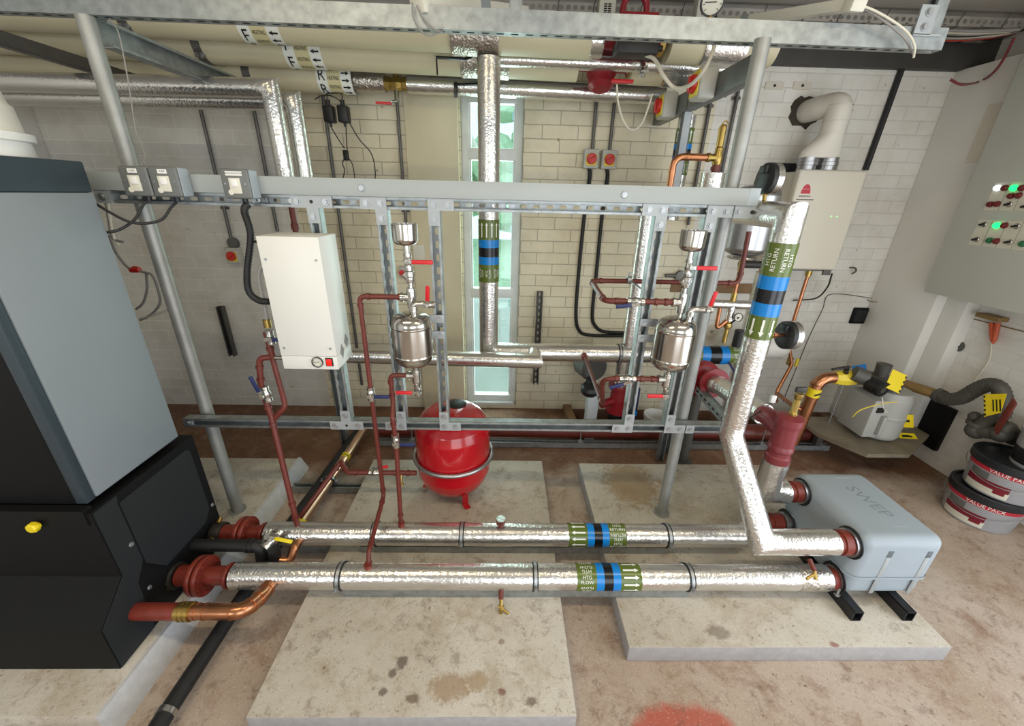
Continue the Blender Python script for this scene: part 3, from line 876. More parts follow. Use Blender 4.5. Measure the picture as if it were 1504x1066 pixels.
for cy, cz in ((dy0 + .055, dz0 + .055), (dy0 + .105, dz0 + .080)):
    for k in range(-4, 5):
        h = .030 * (1 - abs(k) / 5)
        mb.box((dx1 + .0002, cy + k * .0042 - .0012, cz - h), (dx1 + .0009, cy + k * .0042 + .0012, cz + h))
mb.build('vent_louvres', 'grey_cable', du)
mb = MB(); a = P(352, 361, Y=1.46); mb.cyl((dx0 - .075, 1.49, 1.424), (dx0 + .002, 1.49, 1.424), .005, 0, 12); mb.cyl((dx0 - .05, 1.49, 1.424), (dx0, 1.49, 1.424), .008, 0, 6); mb.build('inlet_spigot', 'chrome', du)

# ------------------------------------------------------------------ stainless dosing pots with tundish
def dosing_pot(cx, uprx, label, pipe_side):
    Yp = 1.468; z0, z1 = .978, 1.172; R = .0755
    t = thing('dosing_pot', label, 'dosing pot', (cx, Yp, z0), 'stainless dosing pots on the strut frame')
    mb = MB()
    pr = [(0, z0 - .012), (.03, z0 - .010), (.055, z0 - .002), (.068, z0 + .010), (.0745, z0 + .026), (R, z0 + .035), (R + .001, z0 + .036), (R + .001, z0 + .039), (R, z0 + .040),
          (R, z1 - .042), (R + .001, z1 - .041), (R + .001, z1 - .038), (R, z1 - .037), (.0745, z1 - .026), (.068, z1 - .010), (.055, z1 + .002), (.03, z1 + .010), (0, z1 + .012)]
    mb.lathe(pr, (cx, Yp, 0), Z_, 0, 48); mb.build('vessel', 'stain', t, sharp=50)
    # straps to the upright
    for z in (1.135, 1.068):
        mb = MB(); s = 1 if uprx > cx else -1
        mb.lathe([(R + .0015, -.011), (R + .003, -.011), (R + .003, .011), (R + .0015, .011), (R + .0015, -.011)], (cx, Yp + .004, z), Z_, 0, 40) if False else None
        mb.box((min(uprx, cx + s * .05) - (.02 if s < 0 else 0), FY - .006, z - .0165), (max(uprx, cx + s * .05) + (.02 if s > 0 else 0), FY - .001, z + .0165), 0, .002)
        mb.box((cx + s * .05 - .006, Yp + .045, z - .014), (cx + s * .05 + .006, FY - .002, z + .014), 0)
        mb.bolt((uprx, FY - .006, z), (0, -1, 0), .0085, 1); mb.build('bracket', ['galv_flat', 'zinc_bolt'], t)
    # column of fittings up to the tundish
    mx = cx + .006
    mb = MB(); mb.cyl((mx, Yp, z1 + .005), (mx, Yp, 1.205), .0105, 0, 14)
    mb.lathe([(0, 1.2), (.0155, 1.2), (.0165, 1.215), (.0165, 1.265), (.0145, 1.275), (0, 1.275)], (mx, Yp, 0), Z_, 0, 16)
    mb.cyl((mx, Yp, 1.24), (mx - .036, Yp, 1.24), .0145, 0, 14); collar(mb, (mx - .034, Yp, 1.24), X_, .017, .010, 0)
    mb.cyl((mx, Yp, 1.27), (mx, Yp, 1.30), .0095, 0, 12)
    mb.lathe([(0, 1.295), (.014, 1.295), (.0155, 1.30), (.0155, 1.315), (.019, 1.318), (.019, 1.335), (.0135, 1.338), (.0135, 1.352), (0, 1.352)], (mx, Yp, 0), Z_, 0, 8)
    mb.cyl((mx, Yp, 1.30), (mx - .022, Yp - .006, 1.325), .009, 0, 10)
    mb.build('pipe_fittings', 'chrome', t)
    ball_valve(t, (mx - .003, Yp, 1.372), Z_, X_, 'redlever', .0125, .05, .075)
    mb = MB()
    mb.cyl((mx - .004, Yp, 1.395), (mx - .004, Yp, 1.43), .0105, 0, 14)
    cz = 1.425
    mb.lathe([(0, cz), (.015, cz), (.036, cz + .006), (.043, cz + .018), (.0445, cz + .072), (.0425, cz + .073), (.041, cz + .02), (.03, cz + .009), (0, cz + .006)], (mx - .006, Yp, 0), Z_, 0, 36)
    mb.build('tundish', 'stain', t, sharp=50)
    # side connection with its own isolating valve
    sx = cx + (.018 if pipe_side else .028)
    mb = MB(); mb.tube([(sx, Yp - .03, z1), (sx, Yp - .03, 1.222), (sx + .04, Yp - .03, 1.222)], .0115, 0, 14, .016)
    mb.cyl((sx, Yp - .03, 1.196), (sx, Yp - .03, 1.214), .015, 0, 8); mb.build('elbow', 'chrome', t)
    ball_valve(t, (sx + .055, Yp - .03, 1.222), X_, V((0.05, -.25, 1)) if not pipe_side else V((.12, -.25, 1)), 'redlever', .0115, .05, .06, stem=(0, -1, .1))
    # bottom tee and drain valve
    bx = cx + .002
    mb = MB(); mb.cyl((bx, Yp, z0 - .008), (bx, Yp, z0 - .035), .010, 0, 12)
    mb.lathe([(0, z0 - .03), (.0155, z0 - .03), (.0165, z0 - .045), (.0165, z0 - .085), (.0145, z0 - .09), (0, z0 - .09)], (bx, Yp, 0), Z_, 0, 16)
    mb.cyl((bx, Yp, z0 - .056), (bx - .034, Yp, z0 - .056), .0145, 0, 14); collar(mb, (bx - .032, Yp, z0 - .056), X_, .017, .010, 0)
    mb.tube([(bx, Yp, z0 - .088), (bx, Yp, z0 - .105), (bx + .004, Yp - .02, z0 - .118)], .010, 0, 12, .01)
    mb.build('drain_tee', 'chrome', t)
    ball_valve(t, (bx + .003, Yp - .006, z0 - .118), Z_, -X_, 'redlever', .012, .045, .065)
    return (mx - .036, Yp, 1.24), (bx - .034, Yp, z0 - .056)

pA1, pA2 = dosing_pot(-.348, UX[2], 'stainless dosing pot with cup, left of the slot window', True)
pB1, pB2 = dosing_pot(.664, UX[3], 'stainless dosing pot with cup, just left of the right tube pole', False)
# ------------------------------------------------------------------ lagged mains along the concrete bases
PY1, PZ, PR = 1.165, .172, .050     # front main
PY2 = 1.382                         # back main

def rail_on_base(x0, x1, y, label):
    t = thing('support_rail', label, 'pipe support', ((x0 + x1) / 2, y, .08), 'support rails under the mains')
    mb = MB(); mb.strut((x0, y, .0995), (x1, y, .0995), (0, 0, 1), .041, .037, 0, slots=False); mb.build('channel', 'galv', t)
    return t
rf = rail_on_base(P(503, 872, Z=.1).x, P(1008, 868, Z=.1).x, PY1, 'galvanised rail under the front lagged main')
rb = rail_on_base(P(528, 811, Z=.1).x, P(980, 808, Z=.1).x, PY2, 'galvanised rail under the back lagged main')
for px_ in (502, 785.5, 1010): clamp(rf, (P(px_, 847, Y=PY1).x, PY1, PZ), X_, PR, .11)
for px_ in (552, 679, 979): clamp(rb, (P(px_, 786, Y=PY2).x, PY2, PZ), X_, PR, .11)

fx0 = P(346, 847, Y=PY1).x; fx1 = P(1213, 846, Y=PY1).x
mf = thing('front_main', 'long foil lagged pipe nearest the camera with FLOW marker', 'pipe', ((fx0 + fx1) / 2, PY1, PZ), 'lagged mains along the bases')
def foil_tube(parent, pts, R, name='foil_lagging', m='foil', fil=0., seg=32, sub=.06):
    """lagged pipe: slightly uneven wrapped surface"""
    pts = [V(p) for p in pts]
    if fil: pts = fillet(pts, fil, 5)
    Rs = R if isinstance(R, (list, tuple)) else [R] * len(pts)
    out = [pts[0]]; ro = [Rs[0]]
    for i, (a, b) in enumerate(zip(pts, pts[1:])):
        n = max(1, int((b - a).length / sub))
        for k in range(1, n + 1): out.append(a.lerp(b, k / n)); ro.append(Rs[i] * (1 - k / n) + Rs[i + 1] * k / n)
    rg = random.Random(len(out)); rr = [r * (1 + rg.uniform(-.012, .012)) for r in ro]
    mb = MB(); mb.tube(out, rr, 0, seg); return mb.build(name, m, parent, sharp=50)
foil_tube(mf, [(fx0, PY1, PZ), (fx1 - .18, PY1, PZ)], PR)
foil_tube(mf, [(fx1 - .19, PY1, PZ), (fx1, PY1, PZ)], PR * 1.02, 'end_lagging')
mb = MB(); mb.lathe([(PR * 1.024, 0), (PR * 1.03, .002), (PR * 1.03, .07), (PR * 1.024, .072)], (fx1 - .13, PY1, PZ), X_, 0, 32); mb.build('foil_tape', 'foil_dull', mf)
flow_band(mf, (P(845, 847, Y=PY1).x, PY1, PZ), X_, PR, ('HTG', 'FLOW'), (0, -.8, .6))
mb = MB(); q = P(736, 868, Y=PY1 - PR); x = q.x
mb.tube([(x, PY1 - .03, PZ - .03), (x, PY1 - .062, PZ - .052)], .010, 1, 12); mb.tube([(x, PY1 - .06, PZ - .055), (x, PY1 - .085, PZ - .075), (x, PY1 - .09, PZ - .10)], .007, 0, 10)
mb.tube([(x, PY1 - .08, PZ - .072), (x + .03, PY1 - .095, PZ - .088)], .0055, 0, 8); mb.cyl((x - .012, PY1 - .08, PZ - .07), (x + .012, PY1 - .08, PZ - .07), .006, 0, 8)
mb.build('drain_cock', ['brass', 'brown'], mf)

bx0 = P(395, 786, Y=PY2).x
mbk = thing('back_main', 'long foil lagged pipe behind the front one with RETURN marker', 'pipe', (.1, PY2, PZ), 'lagged mains along the bases')
foil_tube(mbk, [(bx0, PY2, PZ), (1.12, PY2, PZ)], PR)
foil_tube(mbk, [(1.10, PY2, PZ), (1.18, PY2 + .05, PZ), (1.26, PY2 + .085, PZ)], PR * .9, 'end_lagging')
xa = P(916, 786, Y=PY2).x
flow_band(mbk, (xa, PY2, PZ), -X_, PR, ('HTG', 'RETURN'), (0, -.8, .6))
mb = MB(); q = P(735.5, 770, Y=PY2); mb.cyl((q.x, PY2, PZ + .03), (q.x, PY2, PZ + .066), .012, 1, 14); mb.lathe([(0, .062), (.017, .062), (.021, .068), (.021, .088), (0, .088)], (q.x, PY2, PZ), Z_, 1, 22)
mb.lathe([(0, 0), (.0205, 0), (.0205, .006), (0, .006)], (q.x, PY2, PZ + .088), Z_, 0, 22); mb.build('thermometer_pocket', ['chrome', 'brown'], mbk)

# flanged stubs from the boiler, painted red
def boiler_stub(y, x_end, x_fl, label, parent_xcab=-1.27, scale=1.):
    t = thing('flanged_stub', label, 'pipe', (x_fl, y, PZ), 'red flanged stubs out of the boiler')
    mb = MB(); r = .036 * scale
    mb.cyl((x_end, y, PZ), (x_fl + .02, y, PZ), r, 0, 24)
    for h, w in ((.0, .018), (-.028, .014)): mb.lathe([(r, -w / 2), (r * 1.32, -w / 2), (r * 1.38, 0), (r * 1.32, w / 2), (r, w / 2)], (x_end - .02 + h, y, PZ), X_, 0, 24)
    mb.cyl((parent_xcab, y, PZ), (x_fl - .02, y, PZ), r * 1.08, 0, 24); mb.build('pipe_body', 'brown_fit', t)
    for k in (-1, 1):
        mb = MB(); mb.lathe([(r, 0), (r * 2.05, 0), (r * 2.1, .003), (r * 2.1, .015), (r * 2.05, .018), (r, .018)], (x_fl + (.003 if k > 0 else -.021), y, PZ), X_, 0, 36)
        for j in range(8):
            a = j * PI / 4 + .2; d = V((0, math.cos(a), math.sin(a)))
            mb.bolt(V((x_fl + k * .021, y, PZ)) + d * r * 1.7, (k, 0, 0), .006, 0, .008)
        mb.build('flange', 'brown_fit', t)
    mb = MB(); xg = x_fl - .115
    mb.lathe([(r * 1.08, -.022), (r * 1.35, -.022), (r * 1.42, -.012), (r * 1.42, .012), (r * 1.35, .022), (r * 1.08, .022)], (xg, y, PZ), X_, 0, 28)
    for s in (-1, 1):
        mb.cyl((xg, y - s * .01, PZ - s * r * 1.45), (xg, y - s * .03, PZ - s * r * 1.75), .010, 1, 10)
        mb.bolt((xg, y - .05, PZ + s * .012), (0, -1, 0), .010, 1, .016)
    mb.build('grooved_coupling', ['tape', 'brass'], t)
    return t
boiler_stub(PY1, fx0 + .03, P(300, 850, Y=PY1).x, 'red flanged stub joining the front lagged main to the boiler')
boiler_stub(PY2, bx0 + .03, P(362, 786, Y=PY2).x, 'red flanged stub joining the back lagged main to the boiler', scale=.95)

# copper tail from the boiler base up into the front main
ct = thing('copper_branch', 'red then copper pipe from the boiler base into the front lagged main', 'pipe', (-1.0, 1.0, .15))
a0 = P(186, 898, Y=.985); a1 = P(266, 898, Y=.985); zc0 = a1.z
mb = MB(); mb.cyl((a0.x - .05, .985, zc0), (a1.x, .985, zc0), .0285, 0, 22); mb.build('painted_pipe', 'brown_fit', ct)
e0 = P(352, 893, Y=.985); up = P(398, 852, Y=1.13)
mb = MB(); cp = [V((a1.x - .01, .985, zc0)), V((e0.x + .01, .985, zc0)), P(386, 874, Y=1.07), P(399, 853, Y=1.145)]
mb.tube(cp, .0265, 0, 22, .055)
for x in (a1.x + .055, a1.x + .085, e0.x - .03): collar(mb, (x, .985, zc0), X_, .0285, .006, 0)
for f in (.35, .75):
    q = V(cp[1]).lerp(V(cp[2]), f); collar(mb, q, V(cp[2]) - V(cp[1]), .029, .008, 0)
    q = V(cp[2]).lerp(V(cp[3]), f); collar(mb, q, V(cp[3]) - V(cp[2]), .029, .008, 0)
mb.build('copper_pipe', 'copper', ct)
mb = MB(); collar(mb, (a1.x + .016, .985, zc0), X_, .0305, .05, 0)
for k in (-.012, .004, .02): collar(mb, (a1.x + .016 + k, .985, zc0), X_, .0325, .006, 0)
mb.build('press_coupling', 'brass', ct)

# black drain pipe assembly between the mains, with yellow lever valve
bd = thing('black_bypass', 'black pipe with elbow and yellow lever valve between the two stubs', 'pipe', (-1.1, 1.28, .17))
b0 = P(270, 804, Y=1.28); b1 = P(372, 801, Y=1.28); zz = b1.z
mb = MB(); mb.tube([(b0.x - .08, 1.28, zz), (b1.x + .03, 1.28, zz), (b1.x + .03, 1.265, zz - .10)], .0255, 0, 20, .03)
for x in (b1.x - .02, b1.x + .0): collar(mb, (x, 1.28, zz), X_, .029, .012, 0)
mb.tube([(b1.x + .03, 1.268, zz - .09), (b1.x + .085, 1.262, zz - .10), (b1.x + .095, 1.262, zz - .0)], .024, 0, 18, .03)
mb.build('black_elbows', 'rubber', bd)
mb = MB(); cx_ = b1.x + .145; mb.tube([(cx_ - .05, 1.262, zz - .06), (cx_, 1.265, zz - .075), (cx_ + .01, 1.31, zz - .03), (cx_ + .012, 1.36, PZ - .01)], .018, 0, 16, .03); collar(mb, (cx_ + .008, 1.30, zz - .04), (0, .8, .6), .021, .012, 0)
mb.build('copper_tail', 'copper', bd)
ball_valve(bd, (b1.x + .07, 1.30, zz + .012), (.35, .8, .2), V((1, -.12, -.12)), 'yellow', .022, .085, .075, stem=(0, -.5, .86))

# ------------------------------------------------------------------ thin red-painted pipes
RP = .0095
def red_pipe(name, label, pts, r=RP, fil=.022, joints=(), m='brown', group=None, cat='pipe'):
    pts = [V(p) for p in pts]
    t = thing(name, label, cat, pts[-1], group)
    mb = MB(); mb.tube(pts, r, 0, 14, fil)
    for i in range(1, len(pts) - 1):
        for q in (pts[i - 1], pts[i + 1]):
            d = (q - pts[i]); L = d.length; d.normalize()
            if L > .09: collar(mb, pts[i] + d * (fil * 1.25 + .006), d, r * 1.28, .012, 0)
    for i, f in joints: collar(mb, pts[i].lerp(pts[i + 1], f), pts[i + 1] - pts[i], r * 1.3, .012, 0)
    mb.build('pipe_run', m, t)
    return t
# left pot, top connection: out left, down, then forward to the front main
xA = P(528, 436, Y=1.468).x
zk = P(563, 728, Y=1.468).z
xend = P(541, 836, Y=PY1).x
t = red_pipe('red_pipe', 'thin red pipe from the left pot top down to the front lagged main', [pA1, (xA, 1.468, pA1[2]), (xA - .004, 1.468, zk), (xend, PY1 + .03, PZ + .10), (xend, PY1, PZ + .03)], joints=((0, .05), (3, .6)))
ball_valve(t, (xA - .003, 1.468, P(545, 578, Y=1.468).z), Z_, X_, 'bluelever', .0135, .06, .062)
mb = MB(); collar(mb, (xend, PY1, PZ + .05), Z_, .015, .03, 0); mb.build('socket', 'brown_fit', t)
# left pot, bottom connection: to the back main
xB = P(574, 560, Y=1.468).x; xb2 = P(590, 775, Y=PY2).x
t = red_pipe('red_pipe', 'thin red pipe from the left pot bottom down to the back lagged main', [pA2, (xB, 1.468, pA2[2]), (xB, 1.468, .80), (xB + .006, 1.42, .755), (xB + .010, 1.42, .64), (xb2, PY2, .25), (xb2, PY2, PZ + .03)], fil=.02)
ball_valve(t, (xB + .010, 1.42, P(576, 647, Y=1.42).z), Z_, X_, 'bluelever', .0135, .06, .062)
mb = MB(); collar(mb, (xb2, PY2, PZ + .055), Z_, .0145, .03, 0); mb.build('socket', 'brown_fit', t)
# from the white unit to the back main, with a looped bypass
xC = P(397, 515, Y=1.47).x; xc2 = P(437, 772, Y=PY2).x
zv = P(397, 495, Y=1.47).z
q2_ = P(385, 530, Y=1.46); q3_ = P(388, 570, Y=1.455); jn = P(398, 610, Y=1.45)
t = red_pipe('red_pipe', 'red pipe loop with blue lever from beside the white box to the back main',
             [(xC, 1.47, zv + .02), (xC + .004, 1.47, q2_.z + .012), (xC - .002, 1.47, q2_.z + .012), (q2_.x - .012, 1.465, q2_.z + .010), (q3_.x - .012, 1.455, q3_.z), jn, (xc2, PY2, .30), (xc2, PY2, PZ + .03)], r=.0115, fil=.025)
pr_ = P(416, 580, Y=1.46)
mb = MB(); mb.tube([(xC + .002, 1.47, q2_.z + .015), (P(418, 590, Y=1.46).x, 1.46, P(418, 590, Y=1.46).z), P(418, 598, Y=1.455), P(400, 618, Y=1.45)], .0105, 0, 14, .02); mb.build('bypass_leg', 'brown', t)
q = P(391, 578, Y=1.452); ball_valve(t, (q.x, 1.452, q.z), (.12, 0, -1), V((-.28, 0, .96)), 'bluelever', .0155, .065, .07)
q = P(397, 495, Y=1.47); ball_valve(t, (q.x, 1.47, q.z), Z_, X_, 'bluelever', .014, .055, .045)
mb = MB(); collar(mb, (q.x, 1.47, q.z + .055), Z_, .014, .03, 0); mb.build('hose_tail', 'brass', t)
mb = MB(); mb.cyl((xC, 1.47, P(400, 525, Y=1.47).z), (dx0 + .001, 1.47, P(400, 525, Y=1.47).z), .008, 0, 12); mb.build('spigot', 'chrome', t)
cable('braided_hose', [(q.x, 1.47, q.z + .06), P(390, 455, Y=1.47), P(382, 420, Y=1.475), P(381, 400, Y=1.48), P(388, 386, Y=1.49), P(400, 382, Y=1.50)], .0075, 'grey_cable', 'grey braided hose curving behind the white metal box', 'hose')

# expansion vessel and its pipe
Vx, Vy, VR = (P(612, 670, Y=1.80).x + P(721, 670, Y=1.80).x) / 2, 1.80, .192
ves = thing('expansion_vessel', 'big round red expansion vessel with steel ring on the left concrete base', 'vessel', (Vx, Vy, .08))
zr0 = P(722, 664, Y=1.80).z - .02
mb = MB(); h0, h1 = .105, .60
pr = [(0, h0), (.06, h0 + .002), (.115, h0 + .018), (.155, h0 + .048), (.178, h0 + .085), (VR, h0 + .13), (VR, zr0 - .015), (VR + .001, zr0), (VR, zr0 + .015), (VR, h1 - .13), (.180, h1 - .085), (.158, h1 - .05), (.12, h1 - .02), (.06, h1 - .004), (0, h1)]
mb.lathe(pr, (Vx, Vy, 0), Z_, 0, 64); mb.build('shell', 'redvessel', ves, sharp=60)
mb = MB(); zr = P(722, 664, Y=1.80).z; rgp = [V((Vx + (VR + .012) * math.cos(a), Vy + (VR + .012) * math.sin(a), zr)) for a in [2 * PI * k / 48 for k in range(48)]]
mb.tube(rgp, .011, 0, 12, 0, False, True); mb.build('clamp_ring', 'stain_br', ves, sharp=60)
for k, a in enumerate((-1.08, .95, 3.0)):
    d = V((math.cos(a), math.sin(a), 0)); b = V((Vx, Vy, 0)) + d * .145; s = d.cross(Z_)
    mb = MB(); mb.obox(b + Z_ * .14, d * .004, s * .016, Z_ * .058, 0); mb.obox(b + d * .016 + Z_ * .083, d * .02, s * .016, Z_ * .003, 0); mb.build('foot', 'redvessel', ves)
mb = MB(); mb.lathe([(0, 0), (.05, 0), (.052, .003), (.035, .012), (0, .014)], (Vx + .02, Vy + .03, h1 - .004), Z_, 0, 28); mb.build('top_cap', 'blackp', ves)
zp = P(560, 694, Y=1.66).z; yp = 1.66
xl = P(500, 690, Y=yp).x
t = red_pipe('red_pipe', 'horizontal red pipe with lever cock feeding the red expansion vessel',
             [(Vx - VR + .02, yp, zp), (xl + .035, yp, zp), (xl, yp + .03, zp + .02), (xl - .012, yp + .05, zp + .03), P(440, 760, Z=.13)], r=.0125, fil=.028, joints=((0, .12), (0, .3), (0, .62)))
q = P(551, 693, Y=yp); ball_valve(t, (q.x, yp, zp), X_, V((1, .2, .1)), 'redlever', .015, .055, .045, stem=(0, -.3, 1))
mb = MB(); q = P(590, 700, Y=yp); mb.tube([(q.x, yp, zp), (q.x, yp - .02, zp - .045), (q.x + .014, yp - .03, zp - .055)], .006, 0, 10); mb.build('drain_cock', 'brass', t)

# pipes lying on the floor between the bases
def floor_run(name, pts, r, m, label, extra=None):
    pts = [V(p) for p in pts]
    mb = MB(); mb.tube(pts, r, 0, 20, .03)
    if extra: extra(mb)
    return tag(mb.build(name, [m, 'chrome', 'yellow', 'ink'], loc=pts[0]), label, 'pipe', 'pipes along the floor gap')
yb0 = P(235, 1060, Z=.05)
def rings(mb):
    collar(mb, (yb0.x, .765, .05), Y_, .031, .016, 1)
floor_run('waste_pipe', [(-1.055, .45, .05), (-1.055, 1.5, .05), (-1.0, 2.5, .05)], .027, 'rubber', 'black plastic pipe lying in the gap beside the boiler base', rings)
def rings2(mb):
    for y in (1.53, 2.08):
        f = (y - 1.0) / 1.5; collar(mb, (-1.01 + .06 * f, y, .075), Y_, .0285, .035, 2)
        collar(mb, (-1.01 + .06 * f, y - .006, .075), Y_, .029, .006, 3)
floor_run('copper_pipe', [(-.993, 1.42, .075), (-.95, 2.5, .075)], .0265, 'copper_pale', 'straight copper pipe with yellow bands in the floor gap', rings2)
t = thing('pipe_strut', 'short galvanised rail bridging the floor gap under the copper pipe', 'pipe support', (-.98, 1.86, 0))
mb = MB(); mb.strut((-1.19, 1.86, .022), (-.79, 1.86, .022), (0, 0, 1)); mb.build('channel', 'galv', t)
clamp(t, (-.975, 1.86, .075), Y_, .028, .03)
t = thing('pipe_strut', 'short galvanised rail in the gap just behind the back main', 'pipe support', (-.98, 1.40, 0))
mb = MB(); mb.strut((-1.0, 1.45, .022), (-.79, 1.45, .022), (0, 0, 1)); mb.build('channel', 'galv', t)

# floor-level services behind the frame
def ground_rail(x0, x1, y, z, label):
    mb = MB(); mb.strut((x0, y, z), (x1, y, z), (0, 0, 1), m=0, slots=False)
    return tag(mb.build('floor_rail', 'galv', loc=((x0 + x1) / 2, y, z - .02)), label, 'pipe support')
gy = 2.33
ground_rail(-.86, 2.28, gy, .021, 'long galvanised floor rail running behind the concrete bases')
for x in (-.40, .62, 1.62, 2.0):
    pass
mb = MB(); mb.cyl((-.86, gy + .10, .072), (2.36, gy + .10, .072), .055, 0, 24)
tag(mb.build('floor_main', 'brown', loc=(.7, gy + .1, .02)), 'wide red oxide pipe along the floor behind the galvanised rail', 'pipe')
mb = MB(); mb.cyl((-.86, gy + .02, .140), (1.42, gy + .02, .140), .0145, 0, 18)
for px_ in (708, 933): 
    x = P(px_, 637, Y=gy).x; collar(mb, (x, gy + .02, .14), X_, .0155, .045, 1)
    mb.box((x - .018, gy + .02 - .0165, .134), (x + .018, gy + .02 - .0155, .146), 2)
tag(mb.build('gas_pipe', ['copper_pale', 'yellow', 'ink'], loc=(.3, gy, .1)), 'thin copper pipe with yellow tags above the wide red floor pipe', 'pipe')
for px_ in (605, 853, 1122, 1210):
    x = P(px_, 640, Y=gy).x
    mb = MB(); mb.cyl((x, gy, .03), (x, gy, .15 if px_ < 1200 else .50), .004, 0, 8); mb.box((x - .018, gy - .018, .041), (x + .018, gy + .018, .047), 0)
    mb.cyl((x, gy, .045), (x, gy, .058), .008, 0, 6)
    tag(mb.build('threaded_rod', 'zinc_bolt', loc=(x, gy, .04)), {605: 'threaded rod on the floor rail left of the red vessel', 853: 'short threaded rod on the floor rail below the slot window side', 1122: 'threaded rod on the floor rail beside the maroon strainer', 1210: 'tall threaded rod rising toward the yellow gas valve'}[px_], 'rod')
# ------------------------------------------------------------------ boiler cabinet on the left base
bo = thing('boiler_cabinet', 'large dark boiler cabinet with silver-grey side panel at the left edge', 'boiler', (-1.75, 1.2, .08))
BX0 = -2.35
mb = MB(); mb.box((BX0, 1.022, .66), (-1.312, 1.395, 1.625), 0, .004); mb.build('upper_body', 'boiler_black', bo)
mb = MB(); mb.box((BX0, 1.0, 1.575), (-1.300, 1.397, 1.662), 0, .004)
mb.build('top_hood', 'boiler_slate', bo)
mb = MB(); mb.box((-1.311, 1.045, .672), (-1.299, 1.395, 1.574), 0, .003); mb.build('side_panel', 'boiler_grey', bo)
mb = MB(); mb.box((-1.338, 1.016, .668), (-1.303, 1.044, 1.576), 0, .003); mb.build('corner_trim', 'boiler_slate', bo)
mb = MB(); mb.prism([(.995, .648), (.995, .374), (.878, .268), (.876, .082), (1.44, .082), (1.44, .648)], (BX0, 0, 0), Y_, Z_, (-1.284 - BX0, 0, 0), 0)
mb.build('lower_body', 'boiler_black', bo)
mb = MB(); mb.prism([(1.0, .644), (1.0, .372), (.882, .266), (.880, .085), (1.02, .085), (1.03, .30), (1.075, .36), (1.075, .62), (1.08, .625), (1.08, .644)], (-1.284, 0, 0), Y_, Z_, (.004, 0, 0), 0); mb.build('front_edge', 'boiler_dark', bo)
mb = MB(); mb.prism([(1.08, .615), (1.38, .615), (1.40, .60), (1.40, .30), (1.36, .255), (1.14, .255), (1.08, .34)], (-1.2845, 0, 0), Y_, Z_, (.006, 0, 0), 0)
mb.build('service_panel', 'boiler_dark', bo)
for y, z in ((1.418, .30), (1.055, .245), (1.06, .45)):
    mb = MB(); mb.bolt((-1.28, y, z), X_, .006, 0, .006); mb.build('screw', 'zinc_bolt', bo)
mb = MB(); mb.box((BX0, .99, .60), (-1.30, 1.02, .66), 0); mb.build('front_rail', 'boiler_black', bo)
q = P(55, 770, Y=.985)
mb = MB(); mb.lathe([(0, .0), (.012, .0), (.017, -.006), (.017, -.018), (.013, -.022), (0, -.022)], q, (0, 1, 0), 0, 7); mb.obox(q + V((.012, -.012, .006)), (.010, 0, 0), (0, .006, 0), (0, 0, .006), 0, .002)
mb.build('control_knob', 'yellow', bo)

tb = thing('plastic_tub', 'cream tub with white rim standing on top of the dark boiler', 'tub', (-1.50, 1.205, 1.662))
mb = MB(); c = (-1.50, 1.205, 0)
mb.lathe([(0, 1.662), (.188, 1.662), (.184, 1.70), (.196, 1.703), (.197, 1.722), (.185, 1.724), (0, 1.724)], c, Z_, 0, 48); mb.build('rim', 'whitep', tb)
mb = MB(); mb.lathe([(0, 1.72), (.180, 1.722), (.176, 1.79), (.168, 1.80), (.160, 1.86), (.13, 1.885), (0, 1.89)], c, Z_, 0, 40); mb.build('body', 'flue', tb)

# ------------------------------------------------------------------ plate heat exchanger in its grey casing
hx = thing('heat_exchanger', 'rounded grey insulated heat exchanger box on the right concrete base', 'heat exchanger', (1.54, 1.32, .08))
hx0, hx1, hy0, hy1, hz0, hz1 = 1.378, 1.705, 1.112, 1.528, .128, .432
def round_box(a, b, r, m, seg=5, skip=None):
    mb = MB(); mb.box(a, b, m, r, seg); return mb
mb = MB(); zs = .235
mb.box((hx0, hy0, hz0), (hx1, hy1, hz1), 0, .042, 6)
bmesh.ops.bisect_plane(mb.bm, geom=mb.bm.verts[:] + mb.bm.edges[:] + mb.bm.faces[:], plane_co=(0, 0, zs), plane_no=(0, 0, 1), clear_inner=True)
mb.box((hx0 - .0015, hy0 - .0015, zs), (hx1 + .0015, hy1 + .0015, zs + .006), 0, .0012) if False else None
mb.build('upper_shell', 'hx', hx, sharp=50)
mb = MB(); mb.box((hx0 + .005, hy0 + .005, hz0), (hx1 - .005, hy1 - .005, hz1), 0, .042, 6)
bmesh.ops.bisect_plane(mb.bm, geom=mb.bm.verts[:] + mb.bm.edges[:] + mb.bm.faces[:], plane_co=(0, 0, zs - .002), plane_no=(0, 0, 1), clear_outer=True)
mb.build('lower_shell', 'hx', hx, sharp=50)
ports = [(PY1, .366), (PY1, PZ), (1.45, .372), (1.47, PZ)]
for y, z in ports:
    mb = MB(); mb.lathe([(0, .001), (.058, .001), (.062, .0), (.062, -.003), (0, -.003)], (hx0, y, z), X_, 0, 32); mb.build('port_recess_shade', 'blackp', hx)  # flat black disc paints the shade inside the port recess
mb = MB(); mb.box((hx0 - .003, hy0 - .003, hz0 - .01), (hx1 + .003, hy1 + .003, hz1 + .01), 0, .045, 6)
for z_, o_i, i_i in ((zs - .006, False, True), (zs + .005, True, False)):
    bmesh.ops.bisect_plane(mb.bm, geom=mb.bm.verts[:] + mb.bm.edges[:] + mb.bm.faces[:], plane_co=(0, 0, z_), plane_no=(0, 0, 1), clear_inner=i_i, clear_outer=o_i)
mb.build('shell_lip', 'hx', hx)
